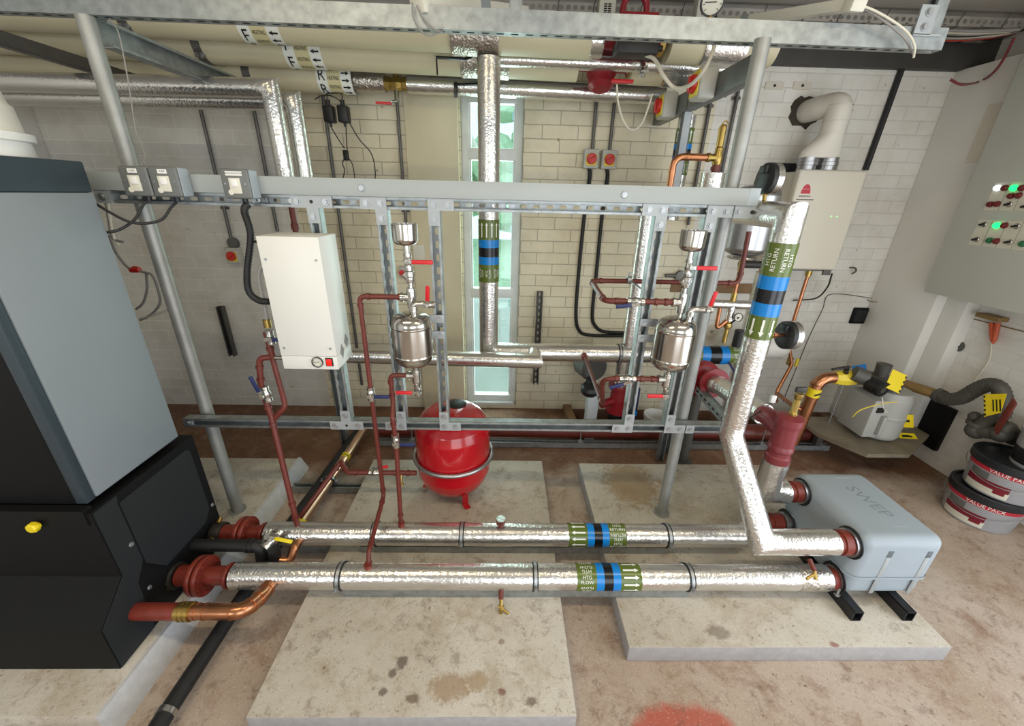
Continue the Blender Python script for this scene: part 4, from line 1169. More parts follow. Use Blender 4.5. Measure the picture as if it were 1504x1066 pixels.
# lid relief put into colour: flat lettering in shade grey, pressed lines paler
mb = MB(); zt_ = hz1 + .0003
mb.text('SWEP', .074, (1.563, 1.325, zt_), V((.12, -1, 0)), V((1, .12, 0)), 0)
mb.build('shaded_logo', mat('emboss_shade', '7F8A92', .55), hx)
for y in (1.475, 1.185):
    mb = MB(); mb.box((1.535, y - .002, hz1 - .001), (1.60, y + .002, hz1 + .001)); mb.build('pressed_line', 'encl_side', hx)
for x in (1.495, 1.648):
    mb = MB()
    for z0, z1, yy in ((.150, .345, hy0 - .0016),): mb.box((x - .0085, yy, z0), (x + .0085, yy + .0035, z1), 0, .0008)
    mb.box((x - .011, hy0 - .0008, .345), (x + .011, hy0 + .003, .378), 1, .001)
    mb.build('strap', ['galv_flat', 'hx_shade'], hx)
t = None
for x in (1.405, 1.615):
    o = thing('skid_rail', 'black steel box rail under the left side of the grey heat exchanger' if x < 1.5 else 'black steel box rail under the right side of the grey heat exchanger', 'rail', (x, 1.30, .08), 'rails under the heat exchanger')
    mb = MB(); w = .019; h0, h1 = .08, .128
    for a, b in (((x - w, h0), (x - w + .003, h1)), ((x + w - .003, h0), (x + w, h1)), ((x - w, h0), (x + w, h0 + .003)), ((x - w, h1 - .003), (x + w, h1))):
        mb.box((a[0], 1.045, a[1]), (b[0], 1.55, b[1]))
    mb.build('box_section', 'blacksteel', o)
mb = MB(); q = P(1222, 868, Y=1.115); mb.cyl((1.372, 1.12, .128), (1.372, 1.12, .165), .005, 0, 8); mb.lathe([(0, 0), (.011, 0), (.011, .006), (0, .006)], (1.372, 1.12, .128), Z_, 0, 6)
tag(mb.build('levelling_bolt', 'zinc_bolt', loc=(1.372, 1.12, .128)), 'zinc bolt standing on the front end of the left black rail', 'bolt')

def union(parent, x0, x1, y, z, r, ferr=True):
    """red painted union between lagging and heat exchanger port"""
    mb = MB(); L = x1 - x0
    mb.lathe([(0, 0), (r, 0), (r, L * .35), (r * 1.12, L * .36), (r * 1.12, L * .72), (r * .92, L * .74), (r * .92, L), (0, L)], (x0, y, z), X_, 0, 8 if False else 20)
    mb.lathe([(r * .9, L * .74), (r * 1.25, L * .75), (r * 1.25, L * .93), (r * .9, L * .94)], (x0, y, z), X_, 1, 28)
    return mb.build('union', ['brown_fit', 'stain_br'], parent)
union(mf, fx1 - .01, hx0 + .006, PY1, PZ, .040)
union(mbk, 1.25, hx0 + .006, 1.47, PZ, .038)

# ------------------------------------------------------------------ big lagged return riser on the right
rx, ry = .945, 1.40
rr_ = thing('return_riser', 'thick foil lagged riser with RETURN marker right of the strut frame', 'pipe', (1.03, PY1, .32))
zu = P(1120, 314, X=rx).z
foil_tube(rr_, [(rx, 2.03, zu), (rx, ry, zu), (rx, ry, P(1085, 637, Y=ry).z), (1.025, PY1, .366), (1.31, PY1, .366)], [.0445, .0445, .046, .0485, .050], m='foil')
# the pipe is thinner past the lower bend: sleeve over the upper part
flow_band(rr_, (rx, ry, P(1160, 358, Y=ry - .045).z), -Z_, .0455, ('HTG', 'RETURN'), (0, -1, 0), 1.1, (.10, .042, .044, .042, .078))
union(rr_, 1.30, hx0 + .006, PY1, .366, .043)
mb = MB(); q = P(1194, 826, Y=PY1 - .05); mb.tube([(q.x, PY1 - .03, .31), (q.x + .005, PY1 - .065, .285)], .009, 1, 10); mb.tube([(q.x + .005, PY1 - .06, .29), (q.x + .012, PY1 - .075, .255)], .007, 0, 10); mb.tube([(q.x + .008, PY1 - .068, .275), (q.x - .03, PY1 - .08, .262)], .006, 0, 8)
mb.build('drain_cock', ['brass', 'brown'], rr_)
mb = MB(); mb.tube([(rx + .004, ry - .044, zu + .0), (rx - .002, 1.60, zu + .044)], .002, 0, 6)
mb.build('tape_edge', 'foil_dull', rr_)
def dial(parent, c, stem_from, stem_m):
    """dial thermometer seen from behind: black back, chrome bezel facing the right-hand wall"""
    c = V(c); mb = MB(); n = V((1, .07, 0)).normalized()
    mb.lathe([(0, -.018), (.04, -.018), (.0525, -.012), (.0535, .0), (.0535, .004)], c, n, 0, 36)
    mb.lathe([(.0535, .004), (.0535, .026), (.048, .03), (.046, .028)], c, n, 1, 36); mb.lathe([(0, .0275), (.047, .0275)], c, n, 2, 30)
    mb.obox(c - n * .02 + Z_ * .03, n * .008, n.cross(Z_) * .02, Z_ * .012, 0, .003)
    g_ = mb.build('dial_thermometer', ['blackp', 'chrome', 'plate'], parent)
    mb = MB(); s = V(stem_from); mb.cyl(s, s.lerp(c, .85), .007, 0, 12); mb.cyl(s.lerp(c, .25), s.lerp(c, .5), .011, 0, 6); mb.build('stem', stem_m, g_)
gq = P(1139, 262, X=rx)
dial(rr_, (rx, 1.58, gq.z), (rx, 1.57, zu + .045), 'brass')
g2 = P(1156, 492, Y=1.43)
dial(rr_, (g2.x, 1.43, g2.z), (rx + .045, 1.41, g2.z + .005), 'copper')
# riser head behind the trunking with its relief valve
rx = .98
hd = thing('relief_valve', 'brass relief valve with copper elbow rising behind the trunking, left of the right pole', 'valve', (rx, 2.08, zu))
foil_tube(hd, [(rx, 2.08, zu - .02), (rx, 2.08, P(1036, 254, Y=2.08).z)], .0525)
zt_ = P(1036, 254, Y=2.08).z; q = P(1044, 237, Y=2.08)
mb = MB(); mb.cyl((rx + .005, 2.08, zt_ - .01), (rx + .005, 2.08, zt_ + .035), .017, 0, 16); collar(mb, (rx + .005, 2.08, zt_ + .02), Z_, .022, .016, 0); mb.build('bush', 'brown', hd)
mb = MB(); zb_ = zt_ + .035
mb.lathe([(0, 0), (.017, 0), (.021, .01), (.021, .04), (.018, .05), (.018, .07), (.014, .075), (.014, .155), (.010, .165), (0, .165)], (rx + .005, 2.08, zb_), Z_, 0, 18)
mb.cyl((rx + .005, 2.08, zb_ + .03), (rx - .045, 2.08, zb_ + .03), .0165, 0, 16); collar(mb, (rx - .04, 2.08, zb_ + .03), X_, .02, .012, 0)
mb.tube([(rx - .012, 2.075, zb_ + .07), (rx - .018, 2.07, zb_ + .15), (rx + .0, 2.065, zb_ + .18), (rx + .02, 2.07, zb_ + .165)], .003, 0, 8, .012)
mb.build('valve_body', 'brass', hd)
mb = MB(); xe = P(985, 265, Y=2.08).x; mb.tube([(rx - .04, 2.08, zb_ + .03), (xe, 2.08, zb_ + .03), (xe, 2.08, zu - .03)], .0155, 0, 18, .045)
collar(mb, (xe + .06, 2.08, zb_ + .03), X_, .0178, .012, 0); collar(mb, (xe, 2.08, zb_ - .035), Z_, .0178, .012, 0); mb.build('discharge_pipe', 'copper', hd)

# ------------------------------------------------------------------ strainer branch behind the heat exchanger
sx_, sy_ = 1.212, 1.45
sb = thing('strainer_branch', 'foil elbow and maroon strainer with brass relief valve behind the grey box', 'pipe', (sx_, sy_, .372))
foil_tube(sb, [(1.305, sy_, .372), (sx_, sy_, .372), (sx_, sy_, .545)], .052)
union(sb, 1.30, hx0 + .006, sy_, .372, .043)
mb = MB(); mb.lathe([(0, .535), (.046, .535), (.05, .55), (.05, .575), (.044, .582), (.044, .60), (.05, .607), (.05, .625), (.047, .63), (.047, .72), (.052, .735), (.052, .765), (.03, .775), (0, .775)], (sx_, sy_, 0), Z_, 0, 28)
mb.tube([(sx_, sy_, .68), (sx_ - .005, sy_ + .09, .70), (sx_ - .005, sy_ + .16, .69)], .042, 0, 24, .03)
mb.build('strainer_body', 'darkred', sb)
mb = MB(); mb.lathe([(0, .77), (.017, .77), (.017, .785), (.013, .79), (.013, .85), (.016, .855), (.016, .875), (0, .876)], (sx_ + .005, sy_, 0), Z_, 0, 10); mb.build('relief_valve', 'brass', sb)
mb = MB(); mb.obox((sx_ + .006, sy_, .892), (.022, 0, 0), (0, .006, 0), (0, 0, .012), 0, .003); mb.build('test_cap', 'tape', sb)
mb = MB(); q = P(1135, 588, Y=1.62); mb.box((q.x - .012, 1.615, q.z - .012), (q.x + .012, 1.628, q.z + .025), 0, .002); pts = spline([(q.x, 1.62, q.z - .01), P(1118, 603, Y=1.58), P(1095, 615, Y=1.55), P(1060, 616, Y=1.56)], 6); mb.tube(pts, .0025, 1, 8)
mb.build('pipe_sensor', ['whitep', 'rubber'], sb)
yb_ = thing('pump_branch', 'foil lagged pipe running back from the maroon strainer to the red pump', 'pipe', (1.2, 1.9, .66))
foil_tube(yb_, [(1.207, 1.60, .69), (1.20, 1.98, .65), ], .05)
mb = MB(); mb.cyl((1.2, 1.98, .65), (1.19, 2.02, .64), .051, 0, 24); mb.build('end_collar', 'foil_dull', yb_)
q = P(1090, 568, Y=1.80); ball_valve(yb_, (1.205, 1.80, .69), Y_, V((-.35, .75, .65)), 'bluelever', .02, .07, .13, stem=(.5, -.2, 1), leverw=.010)

pm = thing('circulating_pump', 'red cased pump with black motor behind the thick riser', 'pump', (1.19, 2.14, .50))
mb = MB(); mb.lathe([(0, -.05), (.075, -.05), (.10, -.035), (.11, 0), (.10, .035), (.075, .05), (0, .05)], (1.18, 2.14, .62), (.25, -1, .15), 0, 32)
mb.cyl((1.18, 2.12, .62), (1.195, 2.02, .645), .06, 0, 24)
mb.lathe([(0, 0), (.085, 0), (.085, .014), (0, .014)], (1.194, 2.035, .643), (.08, -1, .1), 0, 28); mb.build('volute', 'pumpred', pm)
mb = MB(); mb.lathe([(0, .05), (.088, .05), (.092, .06), (.092, .16), (.07, .18), (0, .18)], (1.18, 2.14, .62), (-.75, .5, .1), 0, 28); mb.box((1.02, 2.15, .66), (1.12, 2.24, .74), 0, .01); mb.build('motor', 'blackp', pm)
mb = MB(); mb.cyl((1.18, 2.15, .03), (1.18, 2.15, .53), .03, 0, 16); mb.cyl((1.18, 2.15, 0), (1.18, 2.15, .03), .06, 0, 20); mb.build('pedestal', 'castgrey', pm)
# slotted support running back
mb = MB(); a = V((1.125, 1.62, .575)); b = V((1.145, 2.32, .585)); mb.strut(a, b, (1, 0, 0), m=0); mb.strut((1.145, 2.28, 0), (1.145, 2.28, .565), (0, 1, 0), m=0, slots=False)
lx = P(968, 676, Z=0); mb.strut((lx.x, lx.y, 0), (lx.x, lx.y, .60), (0, -1, 0), m=0, slots=False); mb.strut((lx.x, lx.y + .02, .575), (1.145, lx.y + .02, .575), (0, 0, 1), m=0, slots=False)
tag(mb.build('support_rail', 'galv', loc=(1.14, 2.28, 0)), 'slotted galvanised rail running back under the pump branch', 'pipe support')

# second pump in the trench, seen below the right-hand pot
p2 = thing('trench_pump', 'red and blue flanged valve on black pipe below the right dosing pot', 'valve', (.84, 2.56, -.3))
mb = MB(); mb.cyl((.84, 2.56, -.3), (.84, 2.56, .16), .055, 0, 20); mb.lathe([(.05, 0), (.09, 0), (.09, .02), (.05, .02)], (.84, 2.56, .02), Z_, 0, 24); mb.build('black_pipe', 'blackp', p2)
mb = MB(); mb.lathe([(0, .16), (.085, .16), (.085, .18), (.06, .19), (.065, .26), (.06, .34), (.085, .35), (.085, .37), (0, .37)], (.84, 2.56, 0), Z_, 0, 24); mb.cyl((.84, 2.56, .26), (.70, 2.50, .24), .028, 0, 16); mb.build('red_body', 'pumpred', p2)
mb = MB(); mb.box((.925, 2.52, .02), (.975, 2.57, .36), 0, .008); mb.box((.885, 2.52, .02), (.93, 2.56, .10), 0, .006); mb.box((.93, 2.517, .14), (.972, 2.521, .18), 1); mb.build('blue_actuator', ['bluelever', 'band_blue'], p2)
mb = MB(); mb.cyl((.84, 2.56, .36), (.84, 2.56, .64), .05, 0, 22); mb.build('foil_riser', 'foil', p2)
p3 = thing('pump_motor', 'dark grey motor on grey stand left of the right-hand upright', 'pump', (.60, 2.45, 0))
q = P(893, 538, Y=2.60); mb = MB(); mb.lathe([(0, -.08), (.085, -.08), (.10, -.06), (.10, .06), (.085, .08), (0, .08)], (.62, 2.62, q.z), (.35, -1, 0), 0, 32); mb.build('motor', 'castgrey', p3)
mb = MB(); mb.box((.58, 2.40, .0), (.655, 2.47, .36), 0, .006); mb.build('stand', 'galv_flat', p3)
mb = MB(); mb.lathe([(0, 0), (.06, 0), (.065, .01), (.065, .04), (.05, .06), (0, .06)], (.60, 2.46, .36), (0, -.3, 1), 0, 24); mb.cyl((.60, 2.46, .40), (.62, 2.58, q.z - .06), .03, 0, 14); mb.build('coupling', 'blackp', p3)
tag((lambda mb: (mb.box((.50, 2.44, .0), (.56, 2.85, .05), 0, .004, rot=M.Rotation(.05, 3, 'Z')), mb.build('timber_batten', 'wood', loc=(.53, 2.64, 0)))[1])(MB()), 'short timber batten on the floor beside the trench', 'batten')
for (x, y, r, h, lab) in ((1.16, 2.62, .085, .26, 'white plastic bucket with thin handle in the trench behind the right pole'), (1.42, 2.64, .07, .20, 'small white bucket in the trench below the slotted rail')):
    t = thing('small_bucket', lab, 'bucket', (x, y, -.3))
    mb = MB(); mb.lathe([(0, 0), (r * .85, 0), (r, h + .12), (r * 1.06, h + .12), (r * 1.06, h + .14), (r * .97, h + .14), (r * .83, .01), (0, .01)], (x, y, -.3), Z_, 0, 28); mb.build('body', 'whitep', t)
    mb = MB(); pts = [V((x + (r + .01) * math.cos(a), y - .05 * math.sin(a) - .02, h - .2 + .10 * -math.sin(a))) for a in [PI * k / 12 for k in range(13)]]; mb.tube(pts, .0025, 0, 6); mb.build('handle', 'whitep', t)

# lagged flow main at low level behind the frame
lm = thing('flow_header', 'foil lagged header at low level behind the frame with FLOW markers', 'pipe', (.4, 2.35, .69))
hz_ = P(850, 518, Y=2.35).z; hx_ = P(718, 300, Y=2.35).x
foil_tube(lm, [(hx_, 2.35, 2.20), (hx_, 2.35, hz_), (1.60, 2.35, hz_)], .0565)
z1_ = P(717, 415, Y=2.30).z; flow_band(lm, (hx_, 2.35, z1_), Z_, .0575, ('HTG', 'FLOW'), (0, -1, 0), 1.0, (.10, .042, .05, .042, .105))
x1_ = P(1097, 518, Y=2.30).x; flow_band(lm, (x1_, 2.35, hz_), -X_, .0575, ('HTG', 'FLOW'), (0, -1, .3), 1.0, (.10, .05, .07, .05, .09))
clamp(lm, (P(913, 515, Y=2.3).x, 2.35, hz_), X_, .0575, None)
mb = MB(); q = P(858, 522, Y=2.29); mb.tube([(q.x, 2.30, q.z), (q.x, 2.26, q.z - .005)], .018, 0, 14); mb.build('branch_boss', 'brown_fit', lm)
# pot connections running back to the header
rpB = P(880, 552, Y=1.468)
t = red_pipe('red_pipe', 'red pipe with blue lever from the right pot bottom to the header behind', [pB2, (P(884, 553, Y=1.468).x, 1.468, pB2[2]), (q.x, 1.75, q.z - .05), (q.x, 2.27, q.z)], r=.0105, fil=.05, joints=((0, .1), (0, .3), (0, .75)))
qq = P(921, 556, Y=1.468); ball_valve(t, (qq.x, 1.468, pB2[2]), X_, V((-1, -.1, -.28)), 'bluelever', .014, .065, .06, stem=(0, -1, -.15))
xT = P(870, 412, Y=1.9).x; zT_ = P(870, 412, Y=2.0).z
t = red_pipe('red_pipe', 'red pipe with blue lever from the right pot top, doubling back along the wall', [pB1, (P(889, 434, Y=1.468).x, 1.468, pB1[2]), P(868, 412, Y=1.80), P(1085, 416, Y=1.80), P(1100, 340, Y=1.80)], r=.0105, fil=.03, joints=((0, .1), (0, .25)))
qq = P(934, 436, Y=1.468); ball_valve(t, (qq.x, 1.468, pB1[2]), X_, V((-1, -.1, -.1)), 'bluelever', .014, .065, .06, stem=(0, -1, -.15))
mb = MB(); a = P(924, 411, Y=1.80); mb.lathe([(.011, -.01), (.018, -.01), (.018, .01), (.011, .01)], a, X_, 0, 18); mb.cyl(a + V((0, -.01, 0)), a + V((.03, -.09, -.02)), .004, 0, 8); mb.cyl(a + V((0, 0, .012)), a + V((0, 0, .035)), .005, 0, 8); mb.build('pipe_clip', 'zinc_bolt', t)
# lagged twin heating pipes on the left: high level, dropping behind the trunking
for i, (yy, py_l, pxr, pyr, zb, lab) in enumerate(((2.20, 118, 396, 124, P(420, 300, Y=2.2).z, 'upper foil lagged pipe crossing high on the left and dropping behind the trunking'), (2.30, 139, 430, 144, P(450, 300, Y=2.3).z, 'lower foil lagged pipe crossing high on the left and dropping behind the trunking'))):
    a = P(10, py_l, Y=yy); b = P(pxr, pyr, Y=yy)
    t = thing('heating_pipe', lab, 'pipe', b, 'twin lagged pipes')
    b.z -= .015
    foil_tube(t, [(XL + .02, yy, a.z - .01), b, (b.x, yy, zb + .0)], .0405, m='foil' if True else 'foil_dull')
    mb = MB()
    if i == 0:
        x = P(430, 303, Y=yy).x; mb.tube([(b.x, yy, zb + .01), (b.x, yy, .78), (b.x + .12, yy, .69), (P(790, 527, Y=yy).x - .02, yy, .69)] if False else [(b.x, yy, zb + .01), (b.x, yy, .74)], .014, 0, 14, .04)
        for z in (1.25, 1.42): collar(mb, (b.x, yy, z), Z_, .018, .03, 0)
        mb.build('red_tail', 'brown', t)
    else:
        mb.tube([(b.x, yy, zb + .01), (b.x, yy, .74)], .015, 0, 14); mb.build('grey_tail', 'conduit', t)
lh = thing('return_header', 'foil lagged horizontal pipe with capped end in front of the slot window', 'pipe', (-.3, 2.2, .65))
ze = P(650, 528, Y=2.2).z
foil_tube(lh, [(-1.14, 2.25, ze), (P(786, 527, Y=2.2).x, 2.2, ze), (P(786, 527, Y=2.2).x, 2.34, ze + .0)], .0445)
tag((lambda mb: (mb.strut((-1.05, 2.30, 0), (-1.05, 2.30, .60), (0, -1, 0), slots=False), mb.build('pipe_stand', 'galv', loc=(-1.05, 2.3, 0)))[1])(MB()), 'galvanised stand carrying the lagged pipe behind the white box', 'pipe support')
# ------------------------------------------------------------------ overhead: ceiling strut, white heating pipes, pumps, lights
cy = 1.695
zl = P(128, 25, Y=cy - .02).z; zr2 = P(1381, 80, Y=cy - .02).z
cl = thing('ceiling_strut', 'long slotted galvanised channel hung across the top of the picture', 'strut', (0, cy, 2.1))
mb = MB(); c0 = V((-2.2, cy, zl + .012)); c1 = V((P(1384, 70, Y=cy - .02).x, cy, zr2 + .012))
ax = (c1 - c0).normalized(); L = (c1 - c0).length; wv = ax.cross(Y_)
# deep channel, open upwards, slots in the underside
mb.slot_plate(c0, ax, L, Y_, .041, 0)
mb.obox((c0 + c1) / 2 + V((0, -.0195, .030)), ax * L / 2, (0, .0012, 0), (0, 0, .030)); mb.obox((c0 + c1) / 2 + V((0, .0195, .030)), ax * L / 2, (0, .0012, 0), (0, 0, .030))
mb.obox((c0 + c1) / 2 + V((0, -.016, .0605)), ax * L / 2, (0, .005, 0), (0, 0, .0012)); mb.obox((c0 + c1) / 2 + V((0, .016, .0605)), ax * L / 2, (0, .005, 0), (0, 0, .0012))
mb.build('channel', 'galv', cl)
for px_, lab in ((757, None), (1362, None)):
    q = P(px_, 20 if px_ < 1000 else 52, Y=cy)
    mb = MB(); mb.strut((q.x, cy, 2.13), (q.x, cy, zc(cy) + .02), (-1, 0, 0) if px_ > 1000 else (0, 1, 0), m=0, slots=False); mb.build('hanger', 'galv', cl)
    if px_ > 1000:
        mb = MB(); mb.box((q.x - .075, cy - .03, 2.13), (q.x - .018, cy - .024, 2.21)); mb.box((q.x - .075, cy - .03, 2.126), (q.x + .02, cy + .02, 2.132))
        for z in (2.15, 2.19): mb.bolt((q.x - .045, cy - .03, z), (0, -1, 0), .009, 1)
        mb.build('angle_plate', ['galv_flat', 'zinc_bolt'], cl)
# two cross channels from the wall on the left
for x, z, d, lab in ((-1.385, 2.075, .078, 'galvanised cross channel from back wall to the left pole top'), (-1.93, 2.10, .05, 'dark cross channel from back wall left of the left pole')):
    mb = MB(); mb.strut((x, 1.73 if x > -1.5 else 1.2, z), (x, 2.86, z), (1, 0, 0) if x > -1.5 else (-1, 0, 0), w=d, slots=False)
    tag(mb.build('cross_channel', 'galv' if x > -1.5 else 'conduit', loc=(x, 2.3, z)), lab, 'strut')

def marker_band(parent, pa, ax, R, letter, arrows, ref):
    """ivory marker: big letter, yellow HEATING strip, direction arrows"""
    mb = MB(); seg = 40; u = V(ref).normalized(); ax = V(ax).normalized(); v = ax.cross(u); pa = V(pa)
    pos = 0
    for Lb, mi in ((.056, 0), (.072, 1), (.058, 0)):
        rings = [[mb.bm.verts.new(pa + ax * h + (u * math.cos(2 * PI * j / seg) + v * math.sin(2 * PI * j / seg)) * (R + .0012)) for j in range(seg)] for h in (pos, pos + Lb)]
        for j in range(seg):
            f = mb.bm.faces.new((rings[0][j], rings[0][(j + 1) % seg], rings[1][(j + 1) % seg], rings[1][j])); f.material_index = mi
        pos += Lb
    Rt = R + .004; n = 7
    for i in range(n):
        a = 2 * PI * i / n + .25
        vs, fs = text_geo(letter, .078); mb.on_cyl([(x * .85, y) for x, y, z in vs], fs, pa, ax, ref, Rt, .028, a, 1, 2)
    for i in range(12):
        vs, fs = text_geo('HEATING', .025); mb.on_cyl([(x * .56, y) for x, y, z in vs], fs, pa, ax, ref, Rt, .092, PI * i / 6 + .1, 1, 2)
    for i in range(15):
        a = 2 * PI * i / 15; s = arrows; h = .042
        pts = [(-h / 2, -.0035), (h / 2 - .018, -.0035), (h / 2 - .018, -.0095), (h / 2, 0), (h / 2 - .018, .0095), (h / 2 - .018, .0035), (-h / 2, .0035)]
        mb.on_cyl([(s * x, s * y) for x, y in pts], [(0, 1, 5, 6), (2, 3, 4, 5, 1)], pa, ax, ref, Rt, .157, a, 1, 2)
    return mb.build('marker_band', ['band_white', 'band_yellow', 'ink'], parent)

FR = V((0, -.9, -.3))
def jacket(name, label, Y, pA_, pB_, R, x0, x1, m='pipewhite', seg=40):
    a, b = P(*pA_, Y=Y), P(*pB_, Y=Y); d = (b - a).normalized()
    def at(x): return a + d * ((x - a.x) / d.x)
    t = thing(name, label, 'pipe', at((x0 + x1) / 2), 'overhead heating mains')
    mb = MB(); mb.tube([at(x0), at(x1)], R, 0, seg); mb.build('pvc_jacket', m, t)
    return t, at, d
def sleeve(parent, at, d, x0, x1, R, m='foil_dull', name='foil_sleeve'):
    mb = MB(); L = (at(x1) - at(x0)).length
    mb.lathe([(0, 0), (R, 0), (R * 1.02, .01), (R, .03), (R * .985, L / 2), (R, L - .03), (R * 1.02, L - .01), (R, L), (0, L)], at(x0), d, 0, 36); return mb.build(name, m, parent)
def jband(parent, at, d, x, R, m='conduit'):
    mb = MB(); mb.lathe([(R, -.02), (R + .004, -.02), (R + .004, .02), (R, .02)], at(x), d, 0, 36); 
    for s in (-.012, .012): mb.bolt(at(x + s) + V((0, -R * .72, -R * .72)), (0, -.7, -.7), .009, 1, .014)
    return mb.build('joint_band', [m, 'zinc_bolt'], parent)
def xof(px_, py_, Y): return P(px_, py_, Y=Y).x

m1, at1, d1 = jacket('heating_main', 'foremost ivory jacketed overhead pipe just below the long ceiling strut', 2.35, (80, 17), (853, 57), .080, XL + .02, xof(868, 62, 2.35))
marker_band(m1, at1(xof(347, 40, 2.28)), d1, .080, 'F', -1, FR)
sleeve(m1, at1, d1, xof(663, 50, 2.35), xof(733, 55, 2.35), .090)
sleeve(m1, at1, d1, xof(866, 60, 2.35), xof(884, 62, 2.35), .080, 'foil', 'end_foil')
jband(m1, at1, d1, xof(195, 30, 2.35), .080)
m1b, at1b, d1b = jacket('heating_main', 'short ivory overhead pipe right of the red pump body, ending by the right pole', 2.35, (80, 17), (853, 57), .080, xof(980, 68, 2.35), xof(1140, 78, 2.3))
sleeve(m1b, at1b, d1b, xof(1028, 70, 2.35), xof(1088, 72, 2.35), .087, 'foil')
m2, at2, d2 = jacket('heating_main', 'middle ivory jacketed overhead pipe with whole F marker', 2.52, (460, 73), (840, 92), .083, XL + .02, xof(848, 96, 2.52))
marker_band(m2, at2(xof(418, 80, 2.46)), d2, .083, 'F', -1, FR)
sleeve(m2, at2, d2, xof(678, 88, 2.52), xof(748, 92, 2.52), .089)
jband(m2, at2, d2, xof(302, 68, 2.52), .083)
mb = MB(); a = P(667, 84, Y=2.36); b = P(700, 85, Y=2.42)
mb.tube([P(640, 84, Y=2.40), P(683, 87, Y=2.42), P(695, 82, Y=2.44)], .007, 0, 8); mb.tube([P(641, 86, Y=2.40), P(642.5, 110, Y=2.40)], .004, 0, 8); mb.build('lever', 'band_black', m2)
m2b, at2b, d2b = jacket('heating_main', 'ivory overhead pipe right of the hanging red pump', 2.52, (460, 73), (840, 92), .083, xof(925, 100, 2.52), xof(1030, 104, 2.5))
sleeve(m2b, at2b, d2b, xof(972, 102, 2.52), xof(1018, 104, 2.52), .087, 'foil')
m3, at3, d3 = jacket('heating_main', 'rearmost ivory overhead pipe with R marker', 2.68, (300, 105), (470, 113.5), .075, XL + .02, xof(476, 116, 2.68))
marker_band(m3, at3(xof(466, 116, 2.62)), d3, .075, 'R', 1, FR)
jband(m3, at3, d3, xof(372, 110, 2.68), .075)
a = P(510, 119, Y=2.68); b = P(975, 141, Y=2.68)
mr = thing('return_branch', 'long foil lagged overhead pipe running right above the slot window', 'pipe', (0, 2.68, 2.17))
foil_tube(mr, [a, P(566, 121, Y=2.68)], .05, 'foil_lagging', 'foil_dull'); foil_tube(mr, [P(599, 124, Y=2.68), b], .043, 'foil_lagging', 'foil')
mb = MB(); p = P(582.5, 123, Y=2.68); mb.lathe([(0, -.065), (.034, -.065), (.034, -.035), (.028, -.03), (.038, -.01), (.038, .01), (.028, .03), (.034, .035), (.034, .065), (0, .065)], p, X_, 0, 8); mb.cyl(p, p + V((0, -.02, -.085)), .013, 1, 10); mb.cyl(p, p + Z_ * .05, .012, 0, 10)
v_ = mb.build('ball_valve', ['brass', 'chrome'], mr)
mb = MB(); e = p + V((0, -.02, -.085)); f = P(552, 151, Y=2.62); mb.tube([e, P(576, 149, Y=2.63), P(574, 151, Y=2.63)], .006, 1, 8); mb.obox((P(575, 152, Y=2.63) + f) / 2, (f - P(575, 152, Y=2.63)) / 2, (0, .008, 0), (0, 0, .006), 0, .002); mb.build('lever', ['redlever', 'chrome'], v_)
mb = MB(); mb.tube([P(670, 124, Y=2.62), P(712, 123, Y=2.63)], .006, 0, 8); mb.obox(P(669.5, 132, Y=2.62), (.011, 0, 0), (0, .004, 0), (0, 0, .036), 0, .002); mb.build('lever', 'band_black', mr)
br = thing('bypass_main', 'thin foil lagged overhead pipe under the foremost ivory pipe', 'pipe', (.7, 2.45, 2.2))
foil_tube(br, [P(735, 87, Y=2.43), P(1092, 102, Y=2.43)], .032)

# red pumps in the overhead mains
def over_pump(at, d, xc, label, flip):
    c = at(xc)
    t = thing('heating_pump', label, 'pump', c, 'red pumps in the overhead mains')
    mb = MB()
    mb.lathe([(0, -.155), (.05, -.155), (.05, -.14), (.036, -.13), (.038, -.06), (.06, -.045), (.07, 0), (.06, .045), (.038, .06), (.036, .13), (.05, .14), (.05, .155), (0, .155)], c, d, 0, 28)
    mb.build('pump_body', 'pumpred', t)
    for s in (-1, 1):
        mb = MB(); mb.lathe([(0, -.012), (.055, -.012), (.055, .012), (0, .012)], c + d * s * .155, d, 0, 8); mb.build('union_nut', 'brass', t)
    if flip:
        mb = MB(); mb.box(c + V((-.075, -.17, -.075)), c + V((.085, -.04, .06)), 0, .012); mb.build('motor', 'pumpred', t)
        mb = MB(); mb.box(c + V((-.095, -.20, -.10)), c + V((.09, -.10, -.045)), 0, .01); mb.build('terminal_box', 'blackp', t)
        mb = MB(); mb.cyl(c + V((.09, -.13, -.06)), c + V((.125, -.13, -.06)), .012, 0, 12); mb.build('cable_gland', 'blackp', t)
    else:
        mb = MB(); mb.lathe([(0, -.01), (.072, -.01), (.078, .03), (.066, .05), (.066, .085), (.045, .105), (0, .11)], c + V((0, -.02, -.02)), (0, -.25, -1), 0, 28); mb.build('motor', 'pumpred', t)
    return t
over_pump(at1, d1, xof(924, 66, 2.33), 'red pump with black terminal box below the right part of the ceiling strut', True)
over_pump(at2, d2, xof(884, 97, 2.50), 'red pump with round body hanging below the foil pipe, left of the red lever', False)
mb = MB(); c = at1(xof(926, 62, 2.35)); pts = [c + V((.055 * math.cos(a), -.01, .12 + .055 * math.sin(a))) for a in [PI * k / 14 for k in range(15)]]
pts = [pts[0] - Z_ * .05] + pts + [pts[-1] - Z_ * .05]; mb.tube(pts, .014, 0, 10); tag(mb.build('arched_bracket', 'pumpred', loc=c), 'red arched bracket showing above the ceiling strut', 'bracket')
dv = thing('drain_valve', 'small valve with red lever hanging below the overhead mains', 'valve', P(945, 98, Y=2.38))
p = P(945, 104, Y=2.38); mb = MB(); mb.cyl(P(944, 82, Y=2.40), p, .011, 0, 12); mb.build('stub', 'chrome', dv)
